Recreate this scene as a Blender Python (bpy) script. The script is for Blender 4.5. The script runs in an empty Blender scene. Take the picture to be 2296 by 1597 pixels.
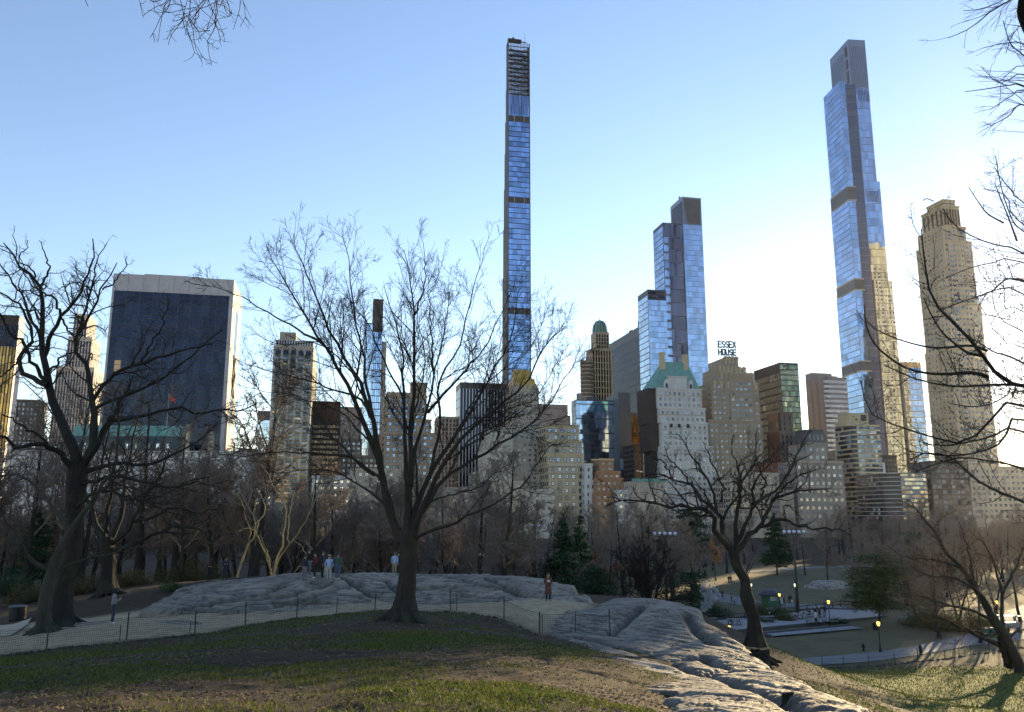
import bpy, bmesh, math, random
import numpy as np
from mathutils import Vector, Matrix, Euler

scene = bpy.context.scene
COL = scene.collection
rad = math.radians

# ------------------------------------------------------------------ camera, sky, sun, exposure
EYE = 16.0                     # eye height above the lower meadow (the camera stands on a knoll)
FPX = 1850.0                   # focal length in units of the 2296 px wide reference
CXP, CYP = 1148.0, 798.5
PITCH = math.atan((1150.0 - CYP) / FPX)
cam_d = bpy.data.cameras.new("camera")
cam_d.sensor_width = 36.0
cam_d.lens = 36.0 * FPX / 2296.0
cam_d.clip_start = 0.1
cam_d.clip_end = 12000.0
cam = bpy.data.objects.new("camera", cam_d)
cam.location = (0, 0, EYE)
cam.rotation_euler = (math.pi / 2 + PITCH, 0, 0)
COL.objects.link(cam)
scene.camera = cam

SUN_AZ, SUN_EL = rad(31.3), rad(8.0)
world = bpy.data.worlds.new("World")
scene.world = world
world.use_nodes = True
wn = world.node_tree
for n in list(wn.nodes):
    wn.nodes.remove(n)
sky_n = wn.nodes.new("ShaderNodeTexSky")
sky_n.sky_type = 'NISHITA'
sky_n.sun_disc = False
sky_n.sun_elevation = SUN_EL
sky_n.sun_rotation = SUN_AZ
sky_n.altitude = 50
sky_n.air_density = 1.02
sky_n.dust_density = 0.04
sky_n.ozone_density = 3.0
bg = wn.nodes.new("ShaderNodeBackground")
bg.inputs[1].default_value = 0.15
wo = wn.nodes.new("ShaderNodeOutputWorld")
wb = wn.nodes.new("ShaderNodeMix")            # white balance of the whole sky
wb.data_type = 'RGBA'; wb.blend_type = 'MULTIPLY'
wb.inputs[0].default_value = 1.0
wb.inputs[7].default_value = (1.28, 0.97, 0.89, 1)
wn.links.new(sky_n.outputs[0], wb.inputs[6])
wn.links.new(wb.outputs[2], bg.inputs[0])
wn.links.new(bg.outputs[0], wo.inputs[0])

sun_d = bpy.data.lights.new("sun", 'SUN')
sun_d.energy = 4.6
sun_d.angle = rad(0.5)
sun_d.color = (1.0, 0.76, 0.42)
sun = bpy.data.objects.new("sun", sun_d)
sdir = Vector((math.sin(SUN_AZ) * math.cos(SUN_EL), math.cos(SUN_AZ) * math.cos(SUN_EL), math.sin(SUN_EL)))
sun.rotation_euler = sdir.to_track_quat('Z', 'Y').to_euler()
sun.location = (200, 300, 300)
COL.objects.link(sun)

vs = scene.view_settings
vs.view_transform = 'Standard'
vs.look = 'None'
vs.gamma = 1.0
vs.use_curve_mapping = False
vs.exposure = 1.5
scene.cycles.max_bounces = 6
scene.cycles.diffuse_bounces = 3
scene.cycles.glossy_bounces = 3
scene.cycles.transparent_max_bounces = 8
scene.cycles.caustics_reflective = False
scene.cycles.caustics_refractive = False
scene.cycles.sample_clamp_indirect = 4.0

# ------------------------------------------------------------------ helpers
cP, sP = math.cos(PITCH), math.sin(PITCH)

def P(px, py, d):
    """World point seen at reference pixel (px, py) at forward distance y = d."""
    cx, cy = (px - CXP) / FPX, (CYP - py) / FPX
    dy, dz = cP - sP * cy, sP + cP * cy
    s = d / dy
    return Vector((cx * s, d, EYE + dz * s))

def proj(x, y, z):
    zz = z - EYE
    dep = y * cP + zz * sP
    up = -y * sP + zz * cP
    return CXP + FPX * x / dep, CYP - FPX * up / dep

def tag(o, label=None, cat=None, group=None, kind=None):
    if label: o['label'] = label
    if cat: o['category'] = cat
    if group: o['group'] = group
    if kind: o['kind'] = kind
    return o

def empty(name, loc=(0, 0, 0), rz=0.0, label=None, cat=None, group=None, kind=None):
    o = bpy.data.objects.new(name, None)
    o.empty_display_size = 0.3
    COL.objects.link(o)
    o.location = loc
    o.rotation_euler = (0, 0, rz)
    return tag(o, label, cat, group, kind)

def link(name, me, parent=None, loc=None):
    o = bpy.data.objects.new(name, me)
    COL.objects.link(o)
    if parent is not None: o.parent = parent
    if loc is not None: o.location = loc
    return o

def mesh_arrays(name, V, Q, mats, smooth=False, midx=None):
    """mesh from numpy arrays; Q is (m,4) or (m,3)"""
    V = np.asarray(V, np.float32).reshape(-1, 3)
    Q = np.asarray(Q, np.int32)
    k = Q.shape[1]
    me = bpy.data.meshes.new(name)
    me.vertices.add(len(V))
    me.vertices.foreach_set('co', V.ravel())
    me.loops.add(Q.size)
    me.loops.foreach_set('vertex_index', Q.ravel())
    me.polygons.add(len(Q))
    me.polygons.foreach_set('loop_start', np.arange(0, Q.size, k, dtype=np.int32))
    if smooth:
        me.polygons.foreach_set('use_smooth', np.ones(len(Q), bool))
    if midx is not None:
        me.polygons.foreach_set('material_index', np.asarray(midx, np.int32))
    if not isinstance(mats, (list, tuple)): mats = [mats]
    for m in mats: me.materials.append(m)
    me.update(calc_edges=True)
    return me

class MB:
    """collects boxes / quads / tubes into one mesh"""
    def __init__(s):
        s.V, s.F, s.M = [], [], []
    def quad(s, a, b, c, d, m=0):
        i = len(s.V); s.V += [tuple(a), tuple(b), tuple(c), tuple(d)]
        s.F.append((i, i + 1, i + 2, i + 3)); s.M.append(m)
    def poly(s, pts, m=0):
        i = len(s.V); s.V += [tuple(p) for p in pts]
        s.F.append(tuple(range(i, i + len(pts)))); s.M.append(m)
    def box(s, x0, x1, y0, y1, z0, z1, m=0, open_bottom=False):
        i = len(s.V)
        s.V += [(x0, y0, z0), (x1, y0, z0), (x1, y1, z0), (x0, y1, z0), (x0, y0, z1), (x1, y0, z1), (x1, y1, z1), (x0, y1, z1)]
        f = [(0, 1, 5, 4), (1, 2, 6, 5), (2, 3, 7, 6), (3, 0, 4, 7), (4, 5, 6, 7)]
        if not open_bottom: f.append((3, 2, 1, 0))
        for q in f:
            s.F.append(tuple(i + k for k in q)); s.M.append(m)
    def frustum(s, b, t, z0, z1, m=0):
        """b,t = (x0,x1,y0,y1) at z0 and z1"""
        i = len(s.V)
        s.V += [(b[0], b[2], z0), (b[1], b[2], z0), (b[1], b[3], z0), (b[0], b[3], z0), (t[0], t[2], z1), (t[1], t[2], z1), (t[1], t[3], z1), (t[0], t[3], z1)]
        for q in [(0, 1, 5, 4), (1, 2, 6, 5), (2, 3, 7, 6), (3, 0, 4, 7), (4, 5, 6, 7), (3, 2, 1, 0)]:
            s.F.append(tuple(i + k for k in q)); s.M.append(m)
    def tube(s, pts, rads, n=6, m=0, cap=True):
        pts = [Vector(p) for p in pts]
        if not hasattr(rads, '__len__'): rads = [rads] * len(pts)
        i0 = len(s.V)
        for k, p in enumerate(pts):
            t = (pts[min(k + 1, len(pts) - 1)] - pts[max(k - 1, 0)])
            t = t.normalized() if t.length > 1e-9 else Vector((0, 0, 1))
            ref = Vector((1, 0, 0)) if abs(t.z) > 0.9 else Vector((0, 0, 1))
            u = t.cross(ref).normalized(); w = t.cross(u)
            for j in range(n):
                a = 2 * math.pi * j / n
                s.V.append(tuple(p + (u * math.cos(a) + w * math.sin(a)) * rads[k]))
        for k in range(len(pts) - 1):
            for j in range(n):
                a, b = i0 + k * n + j, i0 + k * n + (j + 1) % n
                s.F.append((a, b, b + n, a + n)); s.M.append(m)
        if cap:
            s.F.append(tuple(i0 + j for j in reversed(range(n)))); s.M.append(m)
            e = i0 + (len(pts) - 1) * n
            s.F.append(tuple(e + j for j in range(n))); s.M.append(m)
    def lathe(s, prof, n=12, c=(0, 0, 0), m=0):
        """prof = [(r,z)...]"""
        s.tube([(c[0], c[1], c[2] + z) for r, z in prof], [r for r, z in prof], n, m)
    def ellipsoid(s, c, r, nu=10, nv=7, m=0):
        prof = []
        i0 = len(s.V)
        for a in range(nv + 1):
            th = math.pi * a / nv
            for b in range(nu):
                ph = 2 * math.pi * b / nu
                s.V.append((c[0] + r[0] * math.sin(th) * math.cos(ph), c[1] + r[1] * math.sin(th) * math.sin(ph), c[2] - r[2] * math.cos(th)))
        for a in range(nv):
            for b in range(nu):
                p, q = i0 + a * nu + b, i0 + a * nu + (b + 1) % nu
                s.F.append((p, q, q + nu, p + nu)); s.M.append(m)
    def mesh(s, name, mats, smooth=False):
        me = bpy.data.meshes.new(name)
        me.from_pydata(s.V, [], s.F)
        if not isinstance(mats, (list, tuple)): mats = [mats]
        for mt in mats: me.materials.append(mt)
        me.polygons.foreach_set('material_index', np.array(s.M, np.int32))
        if smooth: me.polygons.foreach_set('use_smooth', np.ones(len(s.F), bool))
        me.update()
        return me
    def build(s, name, mats, parent=None, loc=None, smooth=False):
        return link(name, s.mesh(name, mats, smooth), parent, loc)

# ------------------------------------------------------------------ numpy noise
def _hash(ix, iy, seed):
    n = (ix.astype(np.int64) * 374761393 + iy.astype(np.int64) * 668265263 + seed * 1442695041) & 0x7fffffff
    n = ((n ^ (n >> 13)) * 1274126177) & 0x7fffffff
    n = (n ^ (n >> 16)) & 0xffff
    return n / 65535.0

def vnoise(x, y, seed=0):
    ix, iy = np.floor(x), np.floor(y)
    fx, fy = x - ix, y - iy
    fx, fy = fx * fx * (3 - 2 * fx), fy * fy * (3 - 2 * fy)
    a, b = _hash(ix, iy, seed), _hash(ix + 1, iy, seed)
    c, d = _hash(ix, iy + 1, seed), _hash(ix + 1, iy + 1, seed)
    return (a * (1 - fx) + b * fx) * (1 - fy) + (c * (1 - fx) + d * fx) * fy

def fbm(x, y, seed=0, octv=4):
    s, a, t = 0.0, 1.0, 0.0
    for o in range(octv):
        s = s + a * vnoise(x * 2 ** o, y * 2 ** o, seed + o * 17)
        t += a; a *= 0.5
    return s / t

class TPS:
    """smooth surface z(x, y) through scattered points"""
    def __init__(s, pts, lam=0.0):
        p = np.array([(q[0], q[1]) for q in pts], float); z = np.array([q[2] for q in pts], float)
        n = len(p)
        d = np.hypot(p[:, None, 0] - p[None, :, 0], p[:, None, 1] - p[None, :, 1])
        K = np.where(d > 0, d * d * np.log(np.maximum(d, 1e-9)), 0) + lam * np.eye(n)
        A = np.zeros((n + 3, n + 3)); A[:n, :n] = K
        A[:n, n] = 1; A[:n, n + 1:] = p; A[n, :n] = 1; A[n + 1:, :n] = p.T
        b = np.zeros(n + 3); b[:n] = z
        s.w = np.linalg.solve(A, b); s.p = p; s.n = n
    def __call__(s, x, y):
        x = np.asarray(x, float); y = np.asarray(y, float)
        sh = x.shape; x = x.ravel(); y = y.ravel()
        out = np.empty_like(x)
        for i in range(0, len(x), 20000):
            xs, ys = x[i:i + 20000], y[i:i + 20000]
            d2 = (xs[:, None] - s.p[None, :, 0]) ** 2 + (ys[:, None] - s.p[None, :, 1]) ** 2
            K = 0.5 * d2 * np.log(np.maximum(d2, 1e-12))
            out[i:i + 20000] = K @ s.w[:s.n] + s.w[s.n] + s.w[s.n + 1] * xs + s.w[s.n + 2] * ys
        return out.reshape(sh)

# ------------------------------------------------------------------ materials
class NT:
    def __init__(s, name):
        s.m = bpy.data.materials.new(name); s.m.use_nodes = True
        s.t = s.m.node_tree
        s.b = s.t.nodes["Principled BSDF"]
    def n(s, typ, **kw):
        nd = s.t.nodes.new(typ)
        for k, v in kw.items():
            if k.startswith('i_'):
                key = k[2:]
                nd.inputs[int(key) if key.isdigit() else key].default_value = v
            else: setattr(nd, k, v)
        return nd
    def l(s, a, b): s.t.links.new(a, b)
    def coord(s, kind='Object', scale=(1, 1, 1), rot=(0, 0, 0)):
        tc = s.n("ShaderNodeTexCoord"); mp = s.n("ShaderNodeMapping")
        mp.inputs['Scale'].default_value = scale; mp.inputs['Rotation'].default_value = rot
        s.l(tc.outputs[kind], mp.inputs[0]); return mp.outputs[0]
    def noise(s, co, scale, detail=6, rough=0.6, dist=0.0):
        nd = s.n("ShaderNodeTexNoise"); nd.inputs['Scale'].default_value = scale; nd.inputs['Detail'].default_value = detail
        nd.inputs['Roughness'].default_value = rough; nd.inputs['Distortion'].default_value = dist
        s.l(co, nd.inputs['Vector']); return nd.outputs[0]
    def ramp(s, f, stops):
        r = s.n("ShaderNodeValToRGB")
        e = r.color_ramp.elements
        while len(e) < len(stops): e.new(0.5)
        for k, (p, c) in enumerate(stops):
            e[k].position = p; e[k].color = (c[0], c[1], c[2], 1) if len(c) == 3 else c
        s.l(f, r.inputs[0]); return r.outputs[0]
    def mix(s, f, a, b, mode='MIX'):
        m = s.n("ShaderNodeMix"); m.data_type = 'RGBA'; m.blend_type = mode
        for v, i in ((f, 0), (a, 6), (b, 7)):
            if isinstance(v, (int, float)): m.inputs[i].default_value = v
            elif isinstance(v, tuple): m.inputs[i].default_value = (*v, 1) if len(v) == 3 else v
            else: s.l(v, m.inputs[i])
        return m.outputs[2]
    def math(s, op, a, b=None):
        m = s.n("ShaderNodeMath"); m.operation = op
        for v, i in ((a, 0), (b, 1)):
            if v is None: continue
            if isinstance(v, (int, float)): m.inputs[i].default_value = v
            else: s.l(v, m.inputs[i])
        return m.outputs[0]
    def color(s, c):
        if isinstance(c, tuple): s.b.inputs['Base Color'].default_value = (*c, 1) if len(c) == 3 else c
        else: s.l(c, s.b.inputs['Base Color'])
    def rough(s, v):
        if isinstance(v, (int, float)): s.b.inputs['Roughness'].default_value = v
        else: s.l(v, s.b.inputs['Roughness'])
    def bump(s, h, strength=0.5, dist=0.05):
        bp = s.n("ShaderNodeBump"); bp.inputs['Strength'].default_value = strength; bp.inputs['Distance'].default_value = dist
        s.l(h, bp.inputs['Height']); s.l(bp.outputs[0], s.b.inputs['Normal']); return bp
    def set(s, **kw):
        for k, v in kw.items(): s.b.inputs[k.replace('_', ' ')].default_value = v

_plain = {}
def plain(name, c, rough=0.7, metal=0.0, var=0.25, scale=1.5, bump=0.0, emit=None, estr=0.0):
    """a simple procedural material: base colour with uneven tone"""
    if name in _plain: return _plain[name]
    k = NT(name)
    co = k.coord('Object')
    f = k.noise(co, scale, 5, 0.65)
    lo = tuple(max(0, x * (1 - var)) for x in c); hi = tuple(min(1, x * (1 + var)) for x in c)
    k.color(k.ramp(f, [(0.3, lo), (0.7, hi)]))
    k.rough(rough); k.b.inputs['Metallic'].default_value = metal
    if bump: k.bump(k.noise(co, scale * 8, 4), bump, 0.02)
    if emit:
        k.b.inputs['Emission Color'].default_value = (*emit, 1); k.b.inputs['Emission Strength'].default_value = estr
    _plain[name] = k.m
    return k.m
# ------------------------------------------------------------------ ground
_g = [  # reference pixel x, y and distance of points on the soil
 (0,1597,9),(574,1597,9),(1148,1597,9.5),(1450,1597,11),(150,1540,15),(600,1540,15),(1148,1540,16),(1300,1520,20),(1400,1560,16),
 (300,1480,24),(905,1395,38),(905,1470,22.5),(905,1432,29),(600,1450,28),(1150,1450,29),(1230,1460,30),
 (0,1475,37),(100,1458,38),(283,1440,40),(435,1425,42),(550,1403,44),(665,1385,46.5),(760,1378,48),(840,1370,49),(1010,1370,49),(1130,1390,46),(1210,1425,42),
 (400,1395,47),(260,1392,45),(60,1425,48),(100,1400,52),(200,1385,55),(20,1395,58),(-300,1420,50),(-300,1480,36),(-200,1560,14),
 (1225,1350,51),(1100,1355,52),(1310,1352,54),(1000,1360,51),(800,1368,50),
 (300,1340,60),(467,1305,68),(611,1293,75),(750,1291,72),(905,1294,70),(1075,1296,70),(1180,1310,66),(1260,1340,62),(100,1350,68),(-200,1360,70),
 (1700,1500,44),(1760,1520,40),(1850,1535,38),(1960,1572,38),(2050,1590,45),(1600,1400,58),(1500,1350,62),
 (2000,1552,60),(2100,1545,66),(2285,1505,80),(2285,1560,64),(1950,1512,76),(2296,1597,56),(2600,1560,60),(2600,1640,45),(2300,1680,40),(1900,1640,22),(2200,1900,14),
]
_gp = [tuple(P(*q)) for q in _g]
_gp += [(0, 0, 14.4), (-8, 2, 14.3), (-20, 0, 13.8), (8, 0, 13.9), (0, -10, 14.6), (-25, -15, 13.5), (20, -15, 12.0), (25, 5, 8.0), (16, 10, 11.0), (45, 30, 1.8), (60, 10, 1.0)]
_gp += [(p.x, p.y, 0.15) for p in [P(x, 1480, d) for x, d in ((1850, 88), (2050, 90), (2250, 92), (2500, 90), (1700, 92))]]
_gp += [(x, y, 0.0) for x, y in ((30, 110), (60, 110), (90, 100), (25, 150), (80, 150), (130, 130), (150, 60), (10, 120), (10, 165), (60, 200), (150, 200), (0, 220), (-60, 200), (-150, 200))]
_gp += [(-20, 110, 4.5), (-60, 110, 4.5), (-10, 92, 6.0), (-45, 88, 8.8), (-90, 90, 7.0), (-130, 110, 4.0), (-150, 50, 8.0), (-80, 40, 8.5), (15, 75, 5.0), (18, 95, 1.2), (-20, 150, 1.0), (-80, 150, 1.2)]
ground_tps = TPS(_gp, 2.0)

def ground_z(x, y):
    x = np.asarray(x, float); y = np.asarray(y, float)
    z = ground_tps(x, y)
    r = np.hypot(x, y)
    w = np.clip((r - 150) / 60.0, 0, 1); w = w * w * (3 - 2 * w)
    wb = np.clip((-y - 10) / 40, 0, 1)
    z = z * (1 - w) + 0.0 * w
    z = z * (1 - wb) + (11.0 * (1 - w)) * wb
    z = np.clip(z, -0.5, 15.5)
    near = np.clip(1 - r / 160.0, 0, 1)
    z = z + near * ((fbm(x * .35, y * .35, 3, 4) - .5) * .35 + (fbm(x * 2.2, y * 2.2, 8, 3) - .5) * .10)
    return z

def gz(x, y):
    return float(ground_z(np.array([x]), np.array([y]))[0])

def inside(poly, X, Y):
    """signed soft mask (distance, + inside) of a world-plane polygon"""
    poly = np.array([(p[0], p[1]) for p in poly], float)
    sh = X.shape; x = X.ravel(); y = Y.ravel()
    n = len(poly); ins = np.zeros(len(x), bool); dist = np.full(len(x), 1e9)
    for i in range(n):
        x1, y1 = poly[i]; x2, y2 = poly[(i + 1) % n]
        c = ((y1 > y) != (y2 > y)) & (x < (x2 - x1) * (y - y1) / (y2 - y1 + 1e-12) + x1)
        ins ^= c
        dx, dy = x2 - x1, y2 - y1
        t = np.clip(((x - x1) * dx + (y - y1) * dy) / (dx * dx + dy * dy + 1e-12), 0, 1)
        dist = np.minimum(dist, np.hypot(x - x1 - t * dx, y - y1 - t * dy))
    return np.where(ins, dist, -dist).reshape(sh)

# polygons of bare soil / sand / litter in the world plane
SAND = [P(*q) for q in ((-300,1490,34),(0,1472,37.5),(100,1456,38.2),(283,1438,40.3),(435,1422,42.3),(550,1401,44.3),(665,1384,46.8),(840,1370,49.2),(1010,1369,49.2),(1130,1388,46.2),(1215,1422,42.5),(1330,1380,50),(1330,1350,56),(1100,1330,58),(800,1340,58),(400,1340,56),(200,1380,54),(-300,1400,56))]
WOODS = [(-400, 62), (-30, 60), (-20, 74), (0, 76), (12, 66), (17, 80), (16, 150), (22, 165), (30, 230), (20, 330), (-400, 330)]
FIELD = [(24, 95), (140, 95), (140, 260), (30, 260), (22, 165), (18, 150), (14, 110)]

_tufts = [(*P(x, y, d).xy, r, a) for x, y, d, r, a in ((930,1425,30,3.2,.75),(870,1440,27,2.5,.7),(1030,1388,40,2.2,.6),(1000,1420,31,2.5,.5),(60,1490,33,5,.75),(200,1470,33,3,.5),(1150,1575,12,2.2,.8),(1330,1570,13,1.8,.8),(1050,1590,10,1.6,.55),(840,1375,45,2.0,.5),(1420,1590,12.5,1.2,.6),(700,1455,27,2.0,.35),(420,1480,24,1.6,.3),(150,1530,18,2,.35),(1200,1470,27,3,.4))]
def turf(x, y):
    """how much living grass grows at (x, y)"""
    g = fbm(x * .16 + 7, y * .16, 71, 5)
    m = np.clip((g - .46) / .28, 0, .46)
    for tx, ty, r, a in _tufts:
        m = np.maximum(m, a * np.exp(-((x - tx) ** 2 + (y - ty) ** 2) / (r * r)) * (.55 + .9 * (fbm(x * .6, y * .6, 77, 3))))
    east = np.clip((x - 14) / 10, 0, 1) * np.clip((95 - y) / 10, 0, 1)
    m = np.maximum(m, east * (.62 + 1.4 * np.clip(fbm(x * .10, y * .10, 79, 4) - .22, 0, .6)))
    return np.clip(m * (.35 + 1.3 * fbm(x * 1.3, y * 1.3, 83, 4)), 0, 1)

def build_ground():
    a0 = np.linspace(-math.pi / 4.2, math.pi / 4.2, 420)
    a1 = np.linspace(math.pi / 4.2, 2 * math.pi - math.pi / 4.2, 60)[1:-1]
    ang = np.concatenate([a0, a1])
    rr = [1.2]
    while rr[-1] < 9000:
        r = rr[-1]
        rr.append(r + (0.16 + r * 0.0095 if r < 110 else r * 0.05))
    rr = np.array(rr)
    R, A = np.meshgrid(rr, ang, indexing='ij')
    X, Y = R * np.sin(A), R * np.cos(A)
    Z = ground_z(X, Y)
    nr, na = R.shape
    V = np.stack([X, Y, Z], -1).reshape(-1, 3)
    i, j = np.meshgrid(np.arange(nr - 1), np.arange(na), indexing='ij')
    j2 = (j + 1) % na
    Q = np.stack([i * na + j, (i + 1) * na + j, (i + 1) * na + j2, i * na + j2], -1).reshape(-1, 4)[:, ::-1]
    # centre cap
    V = np.vstack([V, [[0, 0, gz(0, 0)]]])
    c = len(V) - 1
    cap = np.array([[c, (k + 1) % na, k, k] for k in range(na)])
    k = NT("park_soil")
    at = k.n("ShaderNodeAttribute", attribute_name="cover")
    sep = k.n("ShaderNodeSeparateColor"); k.l(at.outputs['Color'], sep.inputs[0])
    co = k.coord('Object')
    big = k.noise(co, .22, 6, .62, .4); mid = k.noise(co, 1.6, 6, .7); fine = k.noise(co, 14, 4, .75); spk = k.noise(co, 45, 3, .8)
    soil = k.ramp(mid, [(.25, (.030, .022, .015)), (.5, (.052, .038, .025)), (.75, (.085, .063, .042))])
    grass = k.ramp(fine, [(.3, (.026, .046, .006)), (.5, (.066, .100, .010)), (.72, (.135, .155, .020))])
    gm = k.ramp(k.math('ADD', k.math('MULTIPLY', sep.outputs[0], .62), k.math('MULTIPLY', mid, .38)), [(.40, (0, 0, 0)), (.66, (1, 1, 1))])
    c1 = k.mix(k.math('MULTIPLY', gm, .9), soil, grass)
    lit = k.ramp(fine, [(.35, (.055, .034, .02)), (.55, (.10, .062, .035)), (.8, (.20, .145, .09))])
    c2 = k.mix(k.math('MULTIPLY', k.ramp(k.noise(co, 5, 5, .7), [(.5, (0, 0, 0)), (.72, (.65, .65, .65))]), k.math('SUBTRACT', 1.0, k.math('MULTIPLY', sep.outputs[0], 1.0))), c1, lit)
    sand = k.ramp(mid, [(.25, (.24, .185, .115)), (.55, (.45, .355, .225)), (.8, (.55, .45, .30))])
    c3 = k.mix(sep.outputs[1], c2, sand)
    dry = k.ramp(k.math('ADD', k.math('MULTIPLY', big, .5), k.math('MULTIPLY', fine, .5)), [(.36, (.075, .062, .036)), (.52, (.145, .122, .068)), (.66, (.12, .125, .052))])
    c4 = k.mix(sep.outputs[2], c3, dry)
    k.color(c4); k.rough(.95)
    k.b.inputs['Specular IOR Level'].default_value = .15
    k.bump(k.math('ADD', k.math('MULTIPLY', fine, .6), k.math('MULTIPLY', spk, .6)), .9, .05)
    me = mesh_arrays("ground", V, Q, [k.m], True)
    capme = bmesh.new(); capme.from_mesh(me)
    capme.verts.ensure_lookup_table()
    for kk in range(na):
        capme.faces.new((capme.verts[c], capme.verts[(kk + 1) % na], capme.verts[kk]))
    bmesh.ops.recalc_face_normals(capme, faces=capme.faces)
    capme.to_mesh(me); capme.free()
    if me.polygons[100].normal.z < 0: me.flip_normals()
    me.polygons.foreach_set('use_smooth', np.ones(len(me.polygons), bool))
    xy = V[:, :2]
    def soft(poly, w):
        return np.clip(inside(poly, xy[:, 0], xy[:, 1]) / w + .5, 0, 1)
    s = soft(SAND, 1.2); w = soft(WOODS, 6); f = soft(FIELD, 8)
    far = np.clip((np.hypot(xy[:, 0], xy[:, 1]) - 300) / 100, 0, 1)
    colr = np.zeros((len(V), 4), np.float32); colr[:, 3] = 1
    colr[:, 0] = (1 - w * .92) * (1 - s) * (1 - far * .8) * turf(xy[:, 0], xy[:, 1])
    colr[:, 1] = s * (.75 + .25 * fbm(xy[:, 0] * .5, xy[:, 1] * .5, 5))
    colr[:, 2] = f * .9
    a = me.color_attributes.new("cover", 'FLOAT_COLOR', 'POINT')
    a.data.foreach_set('color', colr.ravel())
    return tag(link("ground", me), "worn winter lawn and bare soil of the park", None, None, "structure")
ground = build_ground()

# ------------------------------------------------------------------ bedrock outcrops
def rock_mat():
    k = NT("schist")
    co = k.coord('Object', (1, 1, 1)); cs = k.coord('Object', (.35, 2.6, 5), (0, 0, rad(-38)))
    a = k.noise(co, .5, 8, .65); b = k.noise(cs, 1.2, 9, .72, .6); c = k.noise(co, 9, 6, .75)
    base = k.ramp(k.math('ADD', k.math('MULTIPLY', a, .45), k.math('MULTIPLY', b, .55)), [(.32, (.075, .068, .06)), (.43, (.215, .184, .146)), (.54, (.365, .313, .245)), (.74, (.49, .425, .335))])
    lich = k.mix(k.ramp(k.noise(co, 2.3, 7, .7), [(.56, (0, 0, 0)), (.70, (.6, .6, .6))]), base, (.115, .118, .095))
    dirt = k.mix(k.ramp(k.noise(co, .9, 6, .7), [(.60, (0, 0, 0)), (.74, (.7, .7, .7))]), lich, (.15, .115, .075))
    at = k.n('ShaderNodeAttribute', attribute_name='crevice')
    soil = k.mix(k.math('MULTIPLY', at.outputs['Fac'], .7), dirt, (.045, .038, .028))
    k.color(k.mix(k.math('MULTIPLY', c, .45), soil, k.mix(.5, soil, (.06, .056, .05)), 'MIX'))
    k.rough(.75)
    k.bump(k.math('ADD', k.math('MULTIPLY', b, 1.0), k.math('MULTIPLY', c, .4)), 1.0, .22)
    return k.m
ROCK = rock_mat()

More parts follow.
